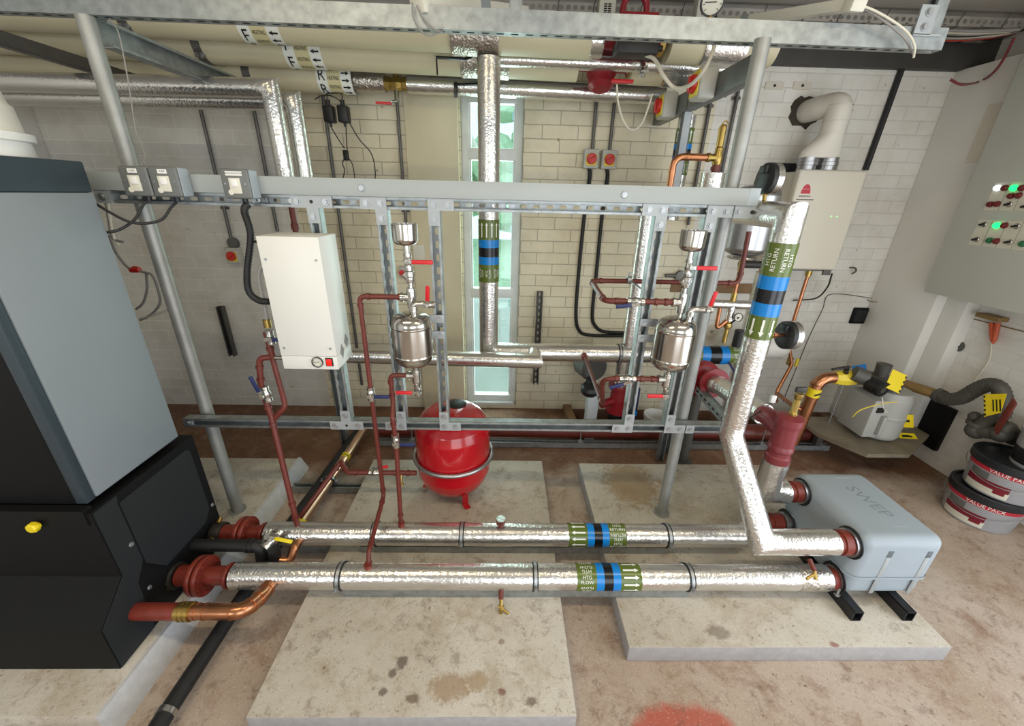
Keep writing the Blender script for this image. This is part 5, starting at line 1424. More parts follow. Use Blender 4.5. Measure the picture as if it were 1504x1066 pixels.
v_ = ball_valve(dv, p, (.2, 0, 1), V((-.6, -.2, -.45)), 'chrome', .014, .05, .03)
mb = MB(); mb.obox((P(930, 120, Y=2.37) + P(898, 119, Y=2.37)) / 2, (P(930, 120, Y=2.37) - P(898, 119, Y=2.37)) / 2, (0, .01, 0), (0, 0, .008), 0, .003); mb.build('lever_grip', 'redlever', dv)

# grey trunking running from the back wall towards the frame, with two isolators on its side
TXa, TXb, TZa, TZb = .905, .955, 2.012, 2.10
gt = thing('wall_trunking', 'grey steel trunking running forward from the back wall to the right pole', 'trunking', (.93, 2.3, 2.01))
mb = MB(); mb.box((TXa, 1.80, TZa), (TXb, 2.86, TZb), 0, .003); mb.build('body', 'encl', gt)
for y in (2.05, 2.35):
    mb = MB(); mb.box((TXa - .002, y - .003, TZa - .002), (TXb + .002, y + .003, TZb + .002)); mb.build('joint', 'conduit', gt)
def side_iso(cxp, cyp, Y, label):
    c = P(cxp, cyp, X=TXa - .05)
    t = thing('isolator_switch', label, 'switch', (TXa, c.y, c.z), 'rotary isolators on the overhead trunking')
    mb = MB(); mb.box((TXa - .078, c.y - .05, c.z - .06), (TXa, c.y + .05, c.z + .06), 0, .012, 3); mb.build('enclosure', 'box_grey', t)
    mb = MB(); mb.box((TXa - .082, c.y - .042, c.z - .048), (TXa - .077, c.y + .042, c.z + .048), 0, .002); mb.build('yellow_plate', 'swyellow', t)
    mb = MB(); mb.lathe([(0, 0), (.036, 0), (.036, .014), (.032, .018), (0, .018)], (TXa - .082, c.y, c.z), -X_, 0, 28); mb.obox((TXa - .103, c.y, c.z), (.006, 0, 0), (0, .008, 0), (0, 0, .030), 0, .003); mb.build('red_knob', 'swred', t)
    mb = MB(); mb.cyl((TXa - .04, c.y + .05, c.z), (TXa - .04, c.y + .09, c.z), .011, 0, 12); mb.build('gland', 'conduit', t)
side_iso(977, 156, 2.2, 'red and yellow rotary isolator on overhead trunking, the one nearer the back wall')
side_iso(1030, 124, 1.95, 'red and yellow rotary isolator on overhead trunking, the one nearer the right pole')
mb = MB(); q = P(990, 262, Y=2.42); qt = P(1002, 168, Y=2.42); mb.strut((.94, 2.42, 1.50), (.94, 2.42, TZa), (-1, 0, 0), m=0, slots=False)
tag(mb.build('drop_strut', 'galv_flat', loc=(.94, 2.42, 1.5)), 'pale galvanised strut dropping from the overhead trunking behind the copper elbow', 'strut')
sr = thing('flow_riser', 'foil lagged riser with marker behind the pale strut below the overhead trunking', 'pipe', (.98, 2.52, 1.5))
foil_tube(sr, [(.985, 2.52, 1.48), (.985, 2.52, 2.012)], .045)
flow_band(sr, (.985, 2.52, 1.72), Z_, .046, ('HTG', 'FLOW'), (0, -1, 0), .9)
fr2 = thing('lagged_riser', 'foil lagged riser behind the fourth upright, up to the trunking', 'pipe', (.62, 2.36, .72))
xr = P(944, 400, Y=2.3).x
foil_tube(fr2, [(xr, 2.36, hz_ + .04), (xr, 2.36, 1.62)], .04)

# fluorescent battens lying across the ceiling strut
def batten(a, b, label, w=.055, h=.05):
    a, b = V(a), V(b); d = (b - a).normalized(); s = d.cross(Z_).normalized(); u = s.cross(d)
    t = thing('fluorescent_batten', label, 'light fitting', (a + b) / 2, 'fluorescent battens under the roof')
    mb = MB(); mb.obox((a + b) / 2, (b - a) / 2, s * w / 2, u * h / 2, 0, .006); mb.build('housing', 'lightwhite', t)
    mb = MB(); mb.obox(a - d * .012, d * .022, s * w * .56, u * h * .58, 0, .004); mb.build('end_cap', 'plate', t)
    mb = MB(); m_ = (a + b) / 2; mb.obox(m_, d * .03, s * (w / 2 + .001), u * (h / 2 + .001), 0); mb.build('joint_strap', 'galv_flat', t)
    return t
batten(P(622, 5, Y=1.70), P(770, 21, Y=2.2), 'white light batten above the left half of the ceiling strut')
batten(P(1251, 7, Y=1.64), P(1010, 43, Y=2.75), 'white light batten above the right part of the ceiling strut', .045, .034)
cable('light_flex', [P(606, 4, Y=1.66), P(607, 25, Y=1.655), P(618, 45, Y=1.65), P(632, 52, Y=1.65), P(645, 47, Y=1.68)], .003, 'grey_cable', 'grey flex looped under the ceiling strut, left end of the left batten')
cable('light_flex', [P(612, 8, Y=1.66), P(622, 28, Y=1.655), P(640, 44, Y=1.66), P(650, 46, Y=1.69)], .003, 'grey_cable', 'second grey flex beside the loop under the ceiling strut')
cable('light_flex', [P(1248, 10, Y=1.62), P(1270, 10, Y=1.62), P(1300, 24, Y=1.62), P(1330, 45, Y=1.63), P(1343, 66, Y=1.63), P(1342, 84, Y=1.66)], .0035, 'cream_cable', 'pale flex from the right batten hanging over the right end of the strut')
cable('light_flex', [P(1246, 8, Y=1.63), P(1275, 16, Y=1.63), P(1308, 38, Y=1.63), P(1330, 58, Y=1.635), P(1340, 78, Y=1.66)], .0035, 'grey_cable', 'darker flex from the right batten, inner one of the pair on the strut')
cable('white_flex', [P(946, 80, Y=2.2), P(962, 88, Y=2.15), P(975, 112, Y=2.1), P(992, 129, Y=2.08), P(1015, 124, Y=2.0), P(1036, 100, Y=1.95), P(1048, 72, Y=1.95), P(1049, 66, Y=1.96)], .0075, 'cream_cable', 'thick cream cable hanging in a loop from the red pump')
cable('white_flex', [P(906, 124, Y=2.35), P(908, 150, Y=2.35), P(916, 178, Y=2.33), P(928, 191, Y=2.33), P(942, 182, Y=2.33), P(952, 158, Y=2.33), P(958, 138, Y=2.33)], .0045, 'cream_cable', 'thin cream cable hanging in a loop left of the overhead isolators')
cable('white_flex', [P(161, 27, Y=1.66), P(174, 48, Y=1.64), P(183, 90, Y=1.63), P(190, 130, Y=1.63), P(199, 190, Y=1.62), P(209, 216, Y=1.61), P(213, 232, Y=1.60), P(211, 243, Y=1.58)], .002, 'grey_cable', 'long pale wire dropping beside the left pole to the spurs')
# small fittings above the strut
mb = MB(); c = P(1047, 3, Y=1.95); gauge(mb, c, (-.2, -1, -.25), .043, 0, 1, 2, .03); mb.cyl(c - Z_ * .043, c - Z_ * .11, .008, 3, 10)
tag(mb.build('pressure_gauge', ['blackp', 'plate', 'ink', 'brass'], loc=c), 'round pressure gauge above the ceiling strut near the right batten', 'gauge')
mb = MB(); c = P(890, 18, Y=2.55); mb.box(c + V((-.042, -.03, -.05)), c + V((.042, .03, .05)), 0, .008)
for r_ in range(6):
    for k in (-1, 1): mb.box(c + V((k * .010 - .008, -.032, -.025 + r_ * .009)), c + V((k * .010 + .008, -.029, -.020 + r_ * .009)), 1)
tag(mb.build('actuator_box', ['plate', 'ink'], loc=c), 'small ivory box with black slots above the ceiling strut', 'box')
mb = MB(); c = P(1030, 22, Y=2.4); mb.box(c + V((-.035, -.03, -.06)), c + V((.045, .03, .07)), 0, .006); mb.box(c + V((-.012, -.032, -.01)), c + V((.018, -.029, .01)), 1)
tag(mb.build('sensor_housing', ['box_grey', 'ink'], loc=c), 'grey housing with dark window beside the round gauge', 'box')

# cable tray along the eaves with its bundle
ty0, ty1, tz = 2.56, 2.78, 2.455
tr_ = thing('cable_tray', 'perforated cable tray along the top of the back wall', 'cable tray', (1.2, 2.67, tz))
mb = MB()
for y in (ty0, ty1 - .03): mb.slot_plate((-.4, y + .015, tz), X_, 3.1, Y_, .032, 0, .042, .024, .016)
for y in (ty0, ty1): mb.slot_plate((-.4, y, tz + .02), X_, 3.1, Z_, .04, 0, .036, .024, .02)
for k in range(16): mb.box((-.35 + k * .2, ty0, tz + .002), (-.335 + k * .2, ty1, tz + .006))
mb.build('tray', 'tray', tr_)
for k in range(14):
    x = -.2 + k * .21 + (.03 if k % 3 else 0)
    mb = MB(); mb.tube([(x, ty0 - .004, tz + .01), (x, ty0 - .004, tz - .004), (x, ty1, tz - .004)], .002, 0, 6); mb.tube([(x, ty0 - .004, tz + .01), (x + .004, ty0 - .02, tz + .05)], .002, 0, 6); mb.build('cable_tie', 'blackp', tr_)
cols = ['grey_cable', 'cream_cable', 'grey_cable', 'rubber', 'cream_cable', 'grey_cable', 'swred']
for k in range(7):
    y = ty0 + .045 + k * .021; x0 = .9 if k % 2 else .2
    zz_ = tz - .006
    pts = [(x0, y, zz_), (1.6, y, zz_), (2.25, y, zz_ + .002)]
    if k in (0, 1, 2, 3): pts += [(2.48, y - .04, zz_ - .01), (2.60, y - .22 - k * .03, zz_ - .05), (2.66 + k * .012, 2.22 - k * .03, 2.36), (2.66 + k * .012, 2.20 - k * .03, 2.22)]
    else: pts += [(2.55, y - .02, zz_), (2.72, y - .16, zz_ + .01), (2.78, 1.9, zz_ + .03), (2.78, 1.2, zz_ + .03)]
    cable('tray_cable', pts, .0075, cols[k], {0: 'grey cable, front edge of the bundle under the eaves tray, curving to the control panel', 1: 'cream cable second from the front under the eaves tray', 2: 'grey cable third from the front under the eaves tray', 3: 'black cable dropping from the eaves tray to the control panel',
          4: 'cream cable in the middle of the eaves tray bundle', 5: 'grey cable near the wall side of the eaves tray', 6: 'red cable, nearest the wall under the eaves tray'}[k], 'cable', 'cables under the eaves tray', 8, 6)
cable('red_flex', [P(1490, 55, X=2.62), P(1472, 90, X=2.64), P(1455, 110, X=2.66), P(1435, 121, X=2.68), P(1412, 124, Y=2.40), P(1396, 117, Y=2.40)], .006, 'darkred', 'loose red cable end hanging in the top right corner')
# ------------------------------------------------------------------ back wall: conduits, isolators, cables
def conduit(px0, py0, px1, py1, label, r=.010, m='conduit', Y=None, saddle=()):
    y = (Y or YB - .018)
    a = P(px0, py0, Y=y); b = P(px1, py1, Y=y); b.x = a.x = (a.x + b.x) / 2
    t = thing('wall_conduit', label, 'conduit', b, 'conduits on the back wall')
    mb = MB(); mb.cyl(a, b, r, 0, 12); mb.build('tube', m, t)
    for f in saddle:
        p = a.lerp(b, f); mb = MB(); mb.lathe([(r, -.008), (r + .004, -.008), (r + .004, .008), (r, .008)], p, Z_, 0, 14); mb.box(p + V((-.026, .006, -.008)), p + V((.026, .017, .008)), 0); mb.build('saddle', m, t)
    return a, b, t
conduit(291, 155, 341, 350, 'grey conduit down the wall to the left red isolator', saddle=(.75,))
conduit(372, 160, 408, 340, 'grey conduit on the wall left of the twin foil drops', saddle=(.72,))
conduit(467, 140, 537, 565, 'long grey conduit behind the white box and left upright', saddle=(.3,))
conduit(584, 150, 597, 345, 'dark conduit on the wall above the left cup', r=.009, saddle=(.8,))
ca, cb, ct1 = conduit(876, 150, 869.5, 222, 'grey conduit feeding the left one of the wall isolator pair')
cc, cd, ct2 = conduit(902, 150, 896, 222, 'grey conduit feeding the right one of the wall isolator pair')
conduit(1048, 145, 1008, 330, 'left grey conduit of two between the trunking and right pole', saddle=(.05,))
conduit(1086, 120, 1052, 300, 'right grey conduit of two, next to the right pole', saddle=(.12,))

def wall_iso(px_, py_, label, s=.047, Y=YB, w=1.):
    c = P(px_, py_, Y=Y - .06)
    t = thing('isolator_switch', label, 'switch', (c.x, Y, c.z), 'rotary isolators on the back wall')
    mb = MB(); mb.box((c.x - s, Y - .055, c.z - s * 1.15), (c.x + s, Y, c.z + s * 1.15), 0, .006, 3); mb.build('enclosure', 'box_grey', t)
    mb = MB(); mb.box((c.x - s * .7, Y - .058, c.z - s * .8), (c.x + s * .7, Y - .054, c.z + s * .55), 0, .002); mb.build('yellow_plate', 'swyellow', t)
    mb = MB(); mb.lathe([(0, 0), (s * .66, 0), (s * .66, .014), (s * .6, .017), (0, .017)], (c.x, Y - .057, c.z), -Y_, 0, 28); mb.obox((c.x, Y - .078, c.z), V((.8, 0, .6)) * s * .55, (0, .006, 0), V((-.6, 0, .8)) * s * .14, 0, .002); mb.build('red_knob', 'swred', t)
    for i in (-1, 1):
        for j in (-1, 1):
            mb = MB(); mb.bolt((c.x + i * s * .82, Y - .055, c.z + j * s * .97), -Y_, .003, 0, .004); mb.build('screw', 'zinc_bolt', t)
    return c
i1 = wall_iso(869, 233, 'red and yellow wall isolator, left one of the pair above the trunking')
i2 = wall_iso(895.5, 234, 'red and yellow wall isolator, right one of the pair above the trunking')
wall_iso(340, 376, 'red and yellow wall isolator at the foot of a conduit behind the thick black conduit', .045)
ycab = YB - .012
for c, pts, lab in ((i1, [(866, 262), (858, 320), (850, 400), (846, 460), (850, 484), (866, 492), (920, 493)], 'outer black armoured cable curving down from the left wall isolator'),
                    (i2, [(892, 262), (884, 320), (876, 400), (870, 460), (874, 478), (888, 487), (922, 489)], 'inner black armoured cable curving down from the right wall isolator')):
    p3 = [V((c.x, ycab, c.z - .05))] + [P(*q, Y=ycab) for q in pts]
    cable('armoured_cable', p3, .0125, 'rubber', lab, 'cable', None, 12)
conduit(330, 452, 343, 520, 'short black channel fixed to the wall above the bottom rail on the left', r=.001) if False else None
def wall_channel(px0, py0, px1, py1, label, slots=False):
    a = P(px0, py0, Y=YB - .021); b = P(px1, py1, Y=YB - .021); x = (a.x + b.x) / 2
    mb = MB(); mb.strut((x, YB - .021, a.z), (x, YB - .021, b.z), (0, -1, 0), m=0, slots=slots)
    tag(mb.build('wall_channel', 'conduit', loc=(x, YB - .02, b.z)), label, 'strut', 'strut offcuts on the back wall')
wall_channel(326, 450, 340, 522, 'short dark strut offcut on the wall left of the white box')
wall_channel(794, 428, 786, 563, 'dark slotted strut offcut on the wall right of the slot window', True)

# adaptors hanging below the rear pipe
for px_, py_, lab, pts in ((484, 168, 'left black plug-in power adaptor hanging below the R marker', [(486, 186), (496, 203), (506, 218)]), (505, 168, 'right black plug-in power adaptor hanging below the R marker', [(508, 186), (509, 205), (510, 220)])):
    c = P(px_, py_, Y=2.66)
    t = thing('power_adaptor', lab, 'power adaptor', c, 'black power adaptors')
    mb = MB(); mb.box(c + V((-.028, -.03, -.042)), c + V((.030, .03, .042)), 0, .008); mb.cyl(c + Z_ * .04, c + Z_ * .07, .012, 0, 10); mb.cyl(c - Z_ * .04, c - Z_ * .06, .008, 0, 8); mb.build('case', 'blackp', t)
    mb = MB(); mb.tube(spline([c - Z_ * .055] + [P(*q, Y=2.67) for q in pts], 6), .003, 0, 6); mb.tube(spline([c + Z_ * .065, c + V((.0, 0, .10)), P(487, 137, Y=2.66)], 5), .003, 0, 6); mb.build('lead', 'rubber', t)
cable('thin_lead', [P(513, 180, Y=2.68), P(528, 205, Y=2.70), P(545, 225, Y=2.75), P(551, 250, Y=2.8), P(550, 275, Y=2.82)], .003, 'rubber', 'thin black lead trailing right of the power adaptors')
mb = MB(); c = P(508, 228, Y=2.68); mb.box(c + V((-.014, -.012, -.028)), c + V((.016, .012, .028)), 0, .005); pts = spline([c, P(503, 240, Y=2.68), P(506, 250, Y=2.69), P(502, 270, Y=2.7)], 5); mb.tube(pts, .003, 0, 6); mb.tube(spline([c, P(517, 240, Y=2.69), P(521, 262, Y=2.7), P(521, 285, Y=2.7)], 5), .003, 0, 6)
tag(mb.build('plug_connector', 'blackp', loc=c), 'small black plug connector below the power adaptors', 'connector')
cable('wire_loop', [P(462, 146, Y=2.68), P(474, 140, Y=2.66), P(490, 142, Y=2.65), P(503, 152, Y=2.66), P(512, 165, Y=2.67)], .0025, 'rubber', 'thin black wire wrapped below the R marker')
# wall box and plug behind the left pot
t = thing('junction_box', 'small ivory wall box behind the left cup and red lever', 'box', P(616, 372, Y=YB))
c = P(616, 372, Y=YB - .03); mb = MB(); mb.box((c.x - .04, YB - .05, c.z - .05), (c.x + .04, YB, c.z + .06), 0, .005); mb.build('case', 'plate', t)
cable('hanging_plug_lead', [P(618, 395, Y=YB - .02), P(620, 430, Y=YB - .02), P(624, 520, Y=YB - .02), P(630, 556, Y=YB - .03), P(631, 566, Y=YB - .03)], .004, 'rubber', 'black plug lead hanging behind the left dosing pot')
# cable bunch at the boiler side
for k, (pts, m, lab) in enumerate((([(152, 285), (156, 300), (161, 330), (166, 350), (182, 356)], 'grey_cable', 'grey wires hanging from the left end of the top rail'), ([(157, 284), (160, 310), (166, 345), (174, 360)], 'cream_cable', 'cream wires hanging from the left end of the top rail'),
        ([(160, 345), (170, 370), (185, 390), (196, 398)], 'grey_cable', 'grey wire running from the boiler side to the red taped joint'), ([(198, 397), (212, 400), (224, 405), (232, 425), (235, 445), (222, 462), (206, 470)], 'grey_cable', 'grey cable looping behind the left pole'),
        ([(215, 403), (216, 425), (210, 445), (200, 454)], 'grey_cable', 'grey cable hanging inside the loop behind the left pole'), ([(205, 468), (222, 464), (240, 458), (250, 452)], 'cream_cable', 'cream cable bunch low behind the left pole'))):
    cable('boiler_wire', [P(x, y, Y=1.70 if k > 1 else 1.63) for x, y in pts], .005, m, lab, 'cable')
mb = MB(); a = P(192, 397, Y=1.70); b = P(205, 396, Y=1.70); mb.tube([a, (a + b) / 2 + Z_ * .003, b], [.010, .014, .011], 0, 12)
tag(mb.build('tape_wrap', 'swred', loc=a), 'red tape wrapped round grey cables beside the boiler', 'tape')

# old pipe down the right part of the back wall, boss plates and flue hole
cable('soil_pipe', [P(1326, 97, Y=YB - .015), P(1271, 250, Y=YB - .015)], .017, 'rubber', 'black pipe running down the wall right of the white flue', 'pipe')
for px_ in (1137, 1178):
    c = P(px_, 126, Y=YB); mb = MB(); mb.box((c.x - .055, YB - .006, c.z - .02), (c.x + .055, YB, c.z + .02), 0); mb.cyl((c.x, YB - .008, c.z), (c.x, YB - .005, c.z), .008, 1, 10)
    tag(mb.build('patch_plate', ['gasboiler', 'ink'], loc=c), 'bare patch high on the wall, ' + ('left one beside the right pole' if px_ == 1137 else 'right one beside the flue elbow'), 'wall patch')

# ------------------------------------------------------------------ wall-hung water heater with flue
gx0, gx1, gy0, gz0, gz1 = 1.705, 2.105, 2.55, 1.20, 1.772
gh = thing('water_heater', 'cream wall-hung gas water heater with red logo under the white flue', 'water heater', (1.9, YB, gz0))
mb = MB(); mb.box((gx0 + .012, gy0 + .02, gz0 + .01), (gx1 - .012, YB, gz1 - .01), 0, .01); mb.build('body', 'gasboiler', gh)
mb = MB(); mb.box((gx0, gy0, gz0), (gx1, gy0 + .05, gz1), 0, .014, 4); mb.build('front_cover', 'gasboiler', gh)
mb = MB(); q = P(1184, 279, Y=gy0); w_ = .028
poly = [(-w_, -.02), (w_, -.02)] + [(w_ * math.cos(a), -.02 + .052 * math.sin(a)) for a in [PI * k / 12 for k in range(1, 12)]]
mb.prism(poly, (q.x, gy0 - .001, q.z), X_, Z_, (0, .002, 0), 0); mb.text('ANDREWS', .0145, (q.x, gy0 - .0012, q.z - .034), X_, Z_, 1); mb.box((q.x - w_, gy0 - .0012, q.z + .004), (q.x + w_, gy0, q.z + .0055), 2)
mb.box((q.x - .045, gy0 - .001, q.z - .055), (q.x + .06, gy0 + .001, q.z - .050), 1); mb.build('logo', ['bucket_red', 'ink', 'gasboiler'], gh)
mb = MB(); q = P(1225, 318, Y=gy0)
for dx in (-.018, .018): mb.cyl((q.x + dx, gy0 - .001, q.z), (q.x + dx, gy0 + .001, q.z), .006, 0, 12)
mb.build('status_light', mat('pale_green_led', 'B8E0B0', .4, emit='A0F0A0', estr=.6), gh)
mb = MB(); mb.box((gx0 + .02, gy0 + .03, gz0 - .012), (gx1 - .03, YB - .02, gz0 + .012)); mb.box((gx1 - .06, gy0 + .02, gz0 - .035), (gx1 - .01, gy0 + .03, gz0 + .02), 0); mb.build('bottom_tray', 'conduit', gh)
mb = MB(); mb.box((gx0 - .03, YB - .03, gz1 - .03), (gx1 + .02, YB, gz1 + .05)); mb.build('wall_bracket', 'blacksteel', gh)
for x in (1.80, 1.925):
    mb = MB(); mb.lathe([(.05, 0), (.05, .03), (.054, .032), (.054, .05), (.05, .052), (.05, .075)], (x, gy0 + .10, gz1 - .005), Z_, 0, 28); mb.build('flue_spigot', 'stain_br', gh)
fl = thing('flue_duct', 'white twin flue duct with elbow into the back wall above the water heater', 'flue', (1.86, gy0 + .1, gz1 + .065))
mb = MB(); fy = gy0 + .10; zb2 = gz1 + .066
rings = []
secs = [(zb2, 1.8625, .118, .058), (zb2 + .035, 1.865, .116, .058), (zb2 + .09, 1.885, .085, .060), (zb2 + .12, 1.895, .066, .062), (zb2 + .125, 1.896, .064, .064)]
for z, xc, rx_, ry_ in secs: rings.append([mb.bm.verts.new((xc + rx_ * math.cos(2 * PI * k / 32), fy + ry_ * math.sin(2 * PI * k / 32), z)) for k in range(32)])
for a, b in zip(rings, rings[1:]):
    for k in range(32): mb.bm.faces.new((a[k], a[(k + 1) % 32], b[(k + 1) % 32], b[k]))
mb.bm.faces.new(rings[0]); mb.build('twin_adaptor', 'flue', fl)
mb = MB(); hole = P(1210, 165, Y=YB); zt3 = hole.z
mb.tube([(1.896, fy, zb2 + .12), (1.90, fy, zt3 + .01), (1.86, fy + .10, zt3 + .005), (1.845, YB + .05, zt3)], .063, 0, 32, .11); mb.build('flue_pipe', 'flue', fl)
mb = MB()
for z in (zb2 + .19, zb2 + .27): mb.lathe([(.063, -.003), (.0645, -.003), (.0645, .003), (.063, .003)], (1.897, fy, z), Z_, 0, 32)
mb.build('joint_seam', 'gasboiler', fl)
mb = MB(); rg = random.Random(4); poly = [((.088 + rg.uniform(-.012, .02)) * math.cos(2 * PI * k / 20), (.085 + rg.uniform(-.012, .02)) * math.sin(2 * PI * k / 20)) for k in range(20)]
mb.prism(poly, (1.84, YB - .004, zt3), X_, Z_, (0, .005, 0)); tag(mb.build('broken_plaster', 'dirt', loc=(1.84, YB, zt3)), 'rough broken hole in the wall round the flue', 'wall patch')
# copper down to the gas cock, then to the meter run
gp = thing('gas_supply', 'copper gas pipe from the water heater down to the meter run behind the maroon strainer', 'pipe', (1.9, 2.25, .2))
ga = P(1197, 397, Y=2.62)
mb = MB(); mb.tube([(1.99, 2.62, gz0), (1.985, 2.62, P(1168, 498, Y=2.62).z), P(1163, 535, Y=2.58), P(1141, 575, Y=2.5), P(1140, 590, Y=2.5)], .0115, 0, 14, .03)
mb.tube([P(1141, 577, Y=2.5), P(1168, 598, Y=2.22), (1.93, 2.2, .375)], .0125, 0, 14, .01); mb.cyl((1.99, 2.62, gz0 + .01), (1.99, 2.62, gz0 - .05), .019, 1, 14); mb.build('small_pipe', ['copper', 'brass'], gp)
mb = MB(); p_ = [P(1246, 553, Y=2.2), P(1204, 554, Y=2.2), P(1183, 605, Y=2.2), P(1164, 650, Y=2.2)]; p_[0].z = p_[1].z
mb.tube(p_, .034, 0, 24, .085)
for f in (.2, .55): q = p_[1].lerp(p_[2], f); collar(mb, q, p_[2] - p_[1], .0375, .012, 0)
q = p_[2].lerp(p_[3], .3); collar(mb, q, p_[3] - p_[2], .0375, .012, 0)
mb.build('large_pipe', 'copper', gp)
mb = MB(); q = p_[1].lerp(p_[2], .42); collar(mb, q, p_[2] - p_[1], .036, .06, 0); d_ = (p_[2] - p_[1]).normalized(); mb.obox(q + V((0, -.0362, 0)), d_ * .006, (.018, 0, .006), (0, .0005, 0), 1); mb.build('gas_tape', ['yellow', 'ink'], gp)
mb = MB(); c = P(1241, 555, Y=2.2); c.z = p_[0].z; mb.lathe([(0, -.07), (.036, -.07), (.044, -.05), (.050, 0), (.044, .05), (.036, .07), (0, .07)], c, X_, 0, 8); mb.cyl(c, c + V((-.04, -.03, .07)), .014, 1, 10)
mb.obox(c + V((-.075, -.03, .075)), (.05, 0, .01), (0, .010, 0), (0, 0, .006), 1, .003); mb.lathe([(.03, -.01), (.042, -.01), (.042, .01), (.03, .01)], c + X_ * .08, X_, 2, 22); mb.build('gas_cock', ['swyellow', 'tape', 'chrome'], gp)
mb = MB(); q = P(1160, 530, Y=2.60); mb.obox(q, (.014, 0, 0), (0, .014, 0), (0, 0, .03), 0, .003); mb.obox(q + V((.03, -.03, .0)), (.01, 0, 0), (0, .006, 0), (0, 0, .03), 1, .002); mb.build('small_cock', ['brass', 'swyellow'], gp)
# expansion vessel in grey on the wall side, with copper tail
gv = thing('pressure_vessel', 'silver cylinder vessel behind the right pole, beside the water heater', 'vessel', (1.28, 2.2, 1.3))
mb = MB(); vz0, vz1 = 1.332, 1.672; R = .112
mb.lathe([(0, vz0 - .01), (.06, vz0 - .006), (.095, vz0 + .008), (R, vz0 + .03), (R, vz1 - .05), (.10, vz1 - .022), (.07, vz1 - .006), (.02, vz1), (0, vz1)], (1.285, 2.2, 0), Z_, 0, 40); mb.build('shell', 'stain_br', gv, sharp=55)
mb = MB(); mb.lathe([(0, 0), (.03, 0), (.03, .02), (.02, .032), (0, .034)], (1.285, 2.2, vz1 - .004), Z_, 0, 20); mb.build('valve_cap', 'blackp', gv)
mb = MB(); mb.lathe([(0, 0), (.075, 0), (.078, .006), (.075, .012), (0, .012)], (1.285, 2.2, vz0 - .025), Z_, 0, 28); mb.build('base_flange', 'chrome', gv)
mb = MB(); x = 1.288; mb.tube([(x, 2.2, vz0 - .02), (x, 2.2, .97), (x - .06, 2.2, .90), (x - .065, 2.2, P(1068, 442, Y=2.2).z)], .0115, 0, 14, .03)
for z in (1.27, 1.10): collar(mb, (x, 2.2, z), Z_, .0155, .05, 1)
mb.cyl((x, 2.2, 1.16), (x - .08, 2.17, 1.16), .007, 0, 10); mb.build('copper_tail', ['copper', 'brass'], gv)
ll = thing('lagged_loop', 'thin foil lagged pipe with tee and small gauge behind the right pole', 'pipe', (1.3, 2.2, .95))
za = P(1068, 445, Y=2.2).z
foil_tube(ll, [P(1046, 446, Y=2.2), (P(1100, 446, Y=2.2).x, 2.2, za - .01), (1.45, 2.22, za - .015)], .024, seg=20)
foil_tube(ll, [(P(1073, 455, Y=2.2).x, 2.2, za), (P(1072, 465, Y=2.2).x, 2.2, za - .10)], .022, 'drop_lagging', seg=20)
xb_ = P(1072, 465, Y=2.2).x
mb = MB(); mb.cyl((xb_, 2.2, za - .09), (xb_, 2.2, P(1070, 503, Y=2.2).z), .013, 0, 12); mb.lathe([(.013, -.02), (.02, -.015), (.024, 0), (.02, .015), (.013, .02)], (xb_, 2.2, P(1070, 478, Y=2.2).z), Z_, 0, 14); mb.build('brass_valve', 'brass', ll)
mb = MB(); q = P(1085, 466, Y=2.16); gauge(mb, q, (-.1, -1, .1), .024, 0, 1, 2, .012); mb.cyl(q, (xb_, 2.2, P(1070, 478, Y=2.2).z), .005, 0, 8); mb.build('pressure_gauge', ['blackp', 'plate', 'ink'], ll)
mb = MB(); q = P(1088, 485, Y=2.22); mb.cyl(q, q + V((.0, 0, -.10)), .03, 0, 16); mb.build('pump_head', 'blackp', ll)
rs = thing('rear_riser', 'foil lagged riser half hidden behind the thick right-hand riser', 'pipe', (1.55, 2.47, -.28))
q_ = P(1122, 400, Y=2.47)
foil_tube(rs, [q_, (q_.x, 2.47, -.28)], .045)
mb = MB(); z_ = q_.z; mb.cyl(q_, q_ + Z_ * .06, .018, 0, 14); collar(mb, q_ + Z_ * .012, Z_, .03, .012, 0); mb.build('copper_reducer', 'copper', rs)
mb = MB(); a = P(1092, 388, Y=2.45); b = P(1126, 389, Y=2.45); mb.cyl(a, b, .022, 0, 14); mb.cyl(a - X_ * .02, a, .028, 1, 14); mb.cyl(b, b + X_ * .10, .022, 0, 14, .008)
tag(mb.build('actuator', ['tape', 'blackp'], loc=b), 'dark tubular actuator pointing left below the water heater', 'actuator')
wt = thing('white_cylinder', 'white round-ended cylinder lying above the green marked header', 'tank', (1.55, 2.62, .75))
c = P(1082, 499, Y=2.6); mb = MB(); mb.lathe([(0, -.0), (.05, .004), (.075, .02), (.085, .05), (.085, .45), (.07, .48), (0, .49)], (c.x - .12, 2.62, c.z - .05), X_, 0, 32); mb.build('shell', 'white', wt)
mb = MB(); mb.box((c.x + .12, YB - .14, c.z - .12), (c.x + .18, YB, c.z - .09)); mb.build('bracket', 'galv', wt)
mb = MB(); c = P(1046, 487, Y=YB - .02); mb.lathe([(0, 0), (.05, 0), (.05, .012), (0, .014)], (c.x, YB, c.z), -Y_, 0, 24); mb.cyl((c.x, YB, c.z), (c.x, YB - .018, c.z), .012, 1, 12)
tag(mb.build('wall_rose', ['gasboiler', 'zinc_bolt'], loc=(c.x, YB, c.z)), 'small round boss on the wall between pot and right pole', 'wall boss')
mb = MB(); a = P(1000, 432, Y=YB - .01); b = P(1190, 445, Y=YB - .01); mb.box((1.20, YB - .012, .975), (2.02, YB, 1.045))
tag(mb.build('wall_batten', 'wood', loc=(1.6, YB, 1.0)), 'old timber batten fixed to the wall behind the right pole', 'batten')
cable('black_flex', [P(1222, 402, Y=2.62), P(1215, 422, Y=2.72), P(1198, 438, Y=2.8), P(1165, 441, Y=YB - .03)], .005, 'rubber', 'thin black flex looping below the water heater')

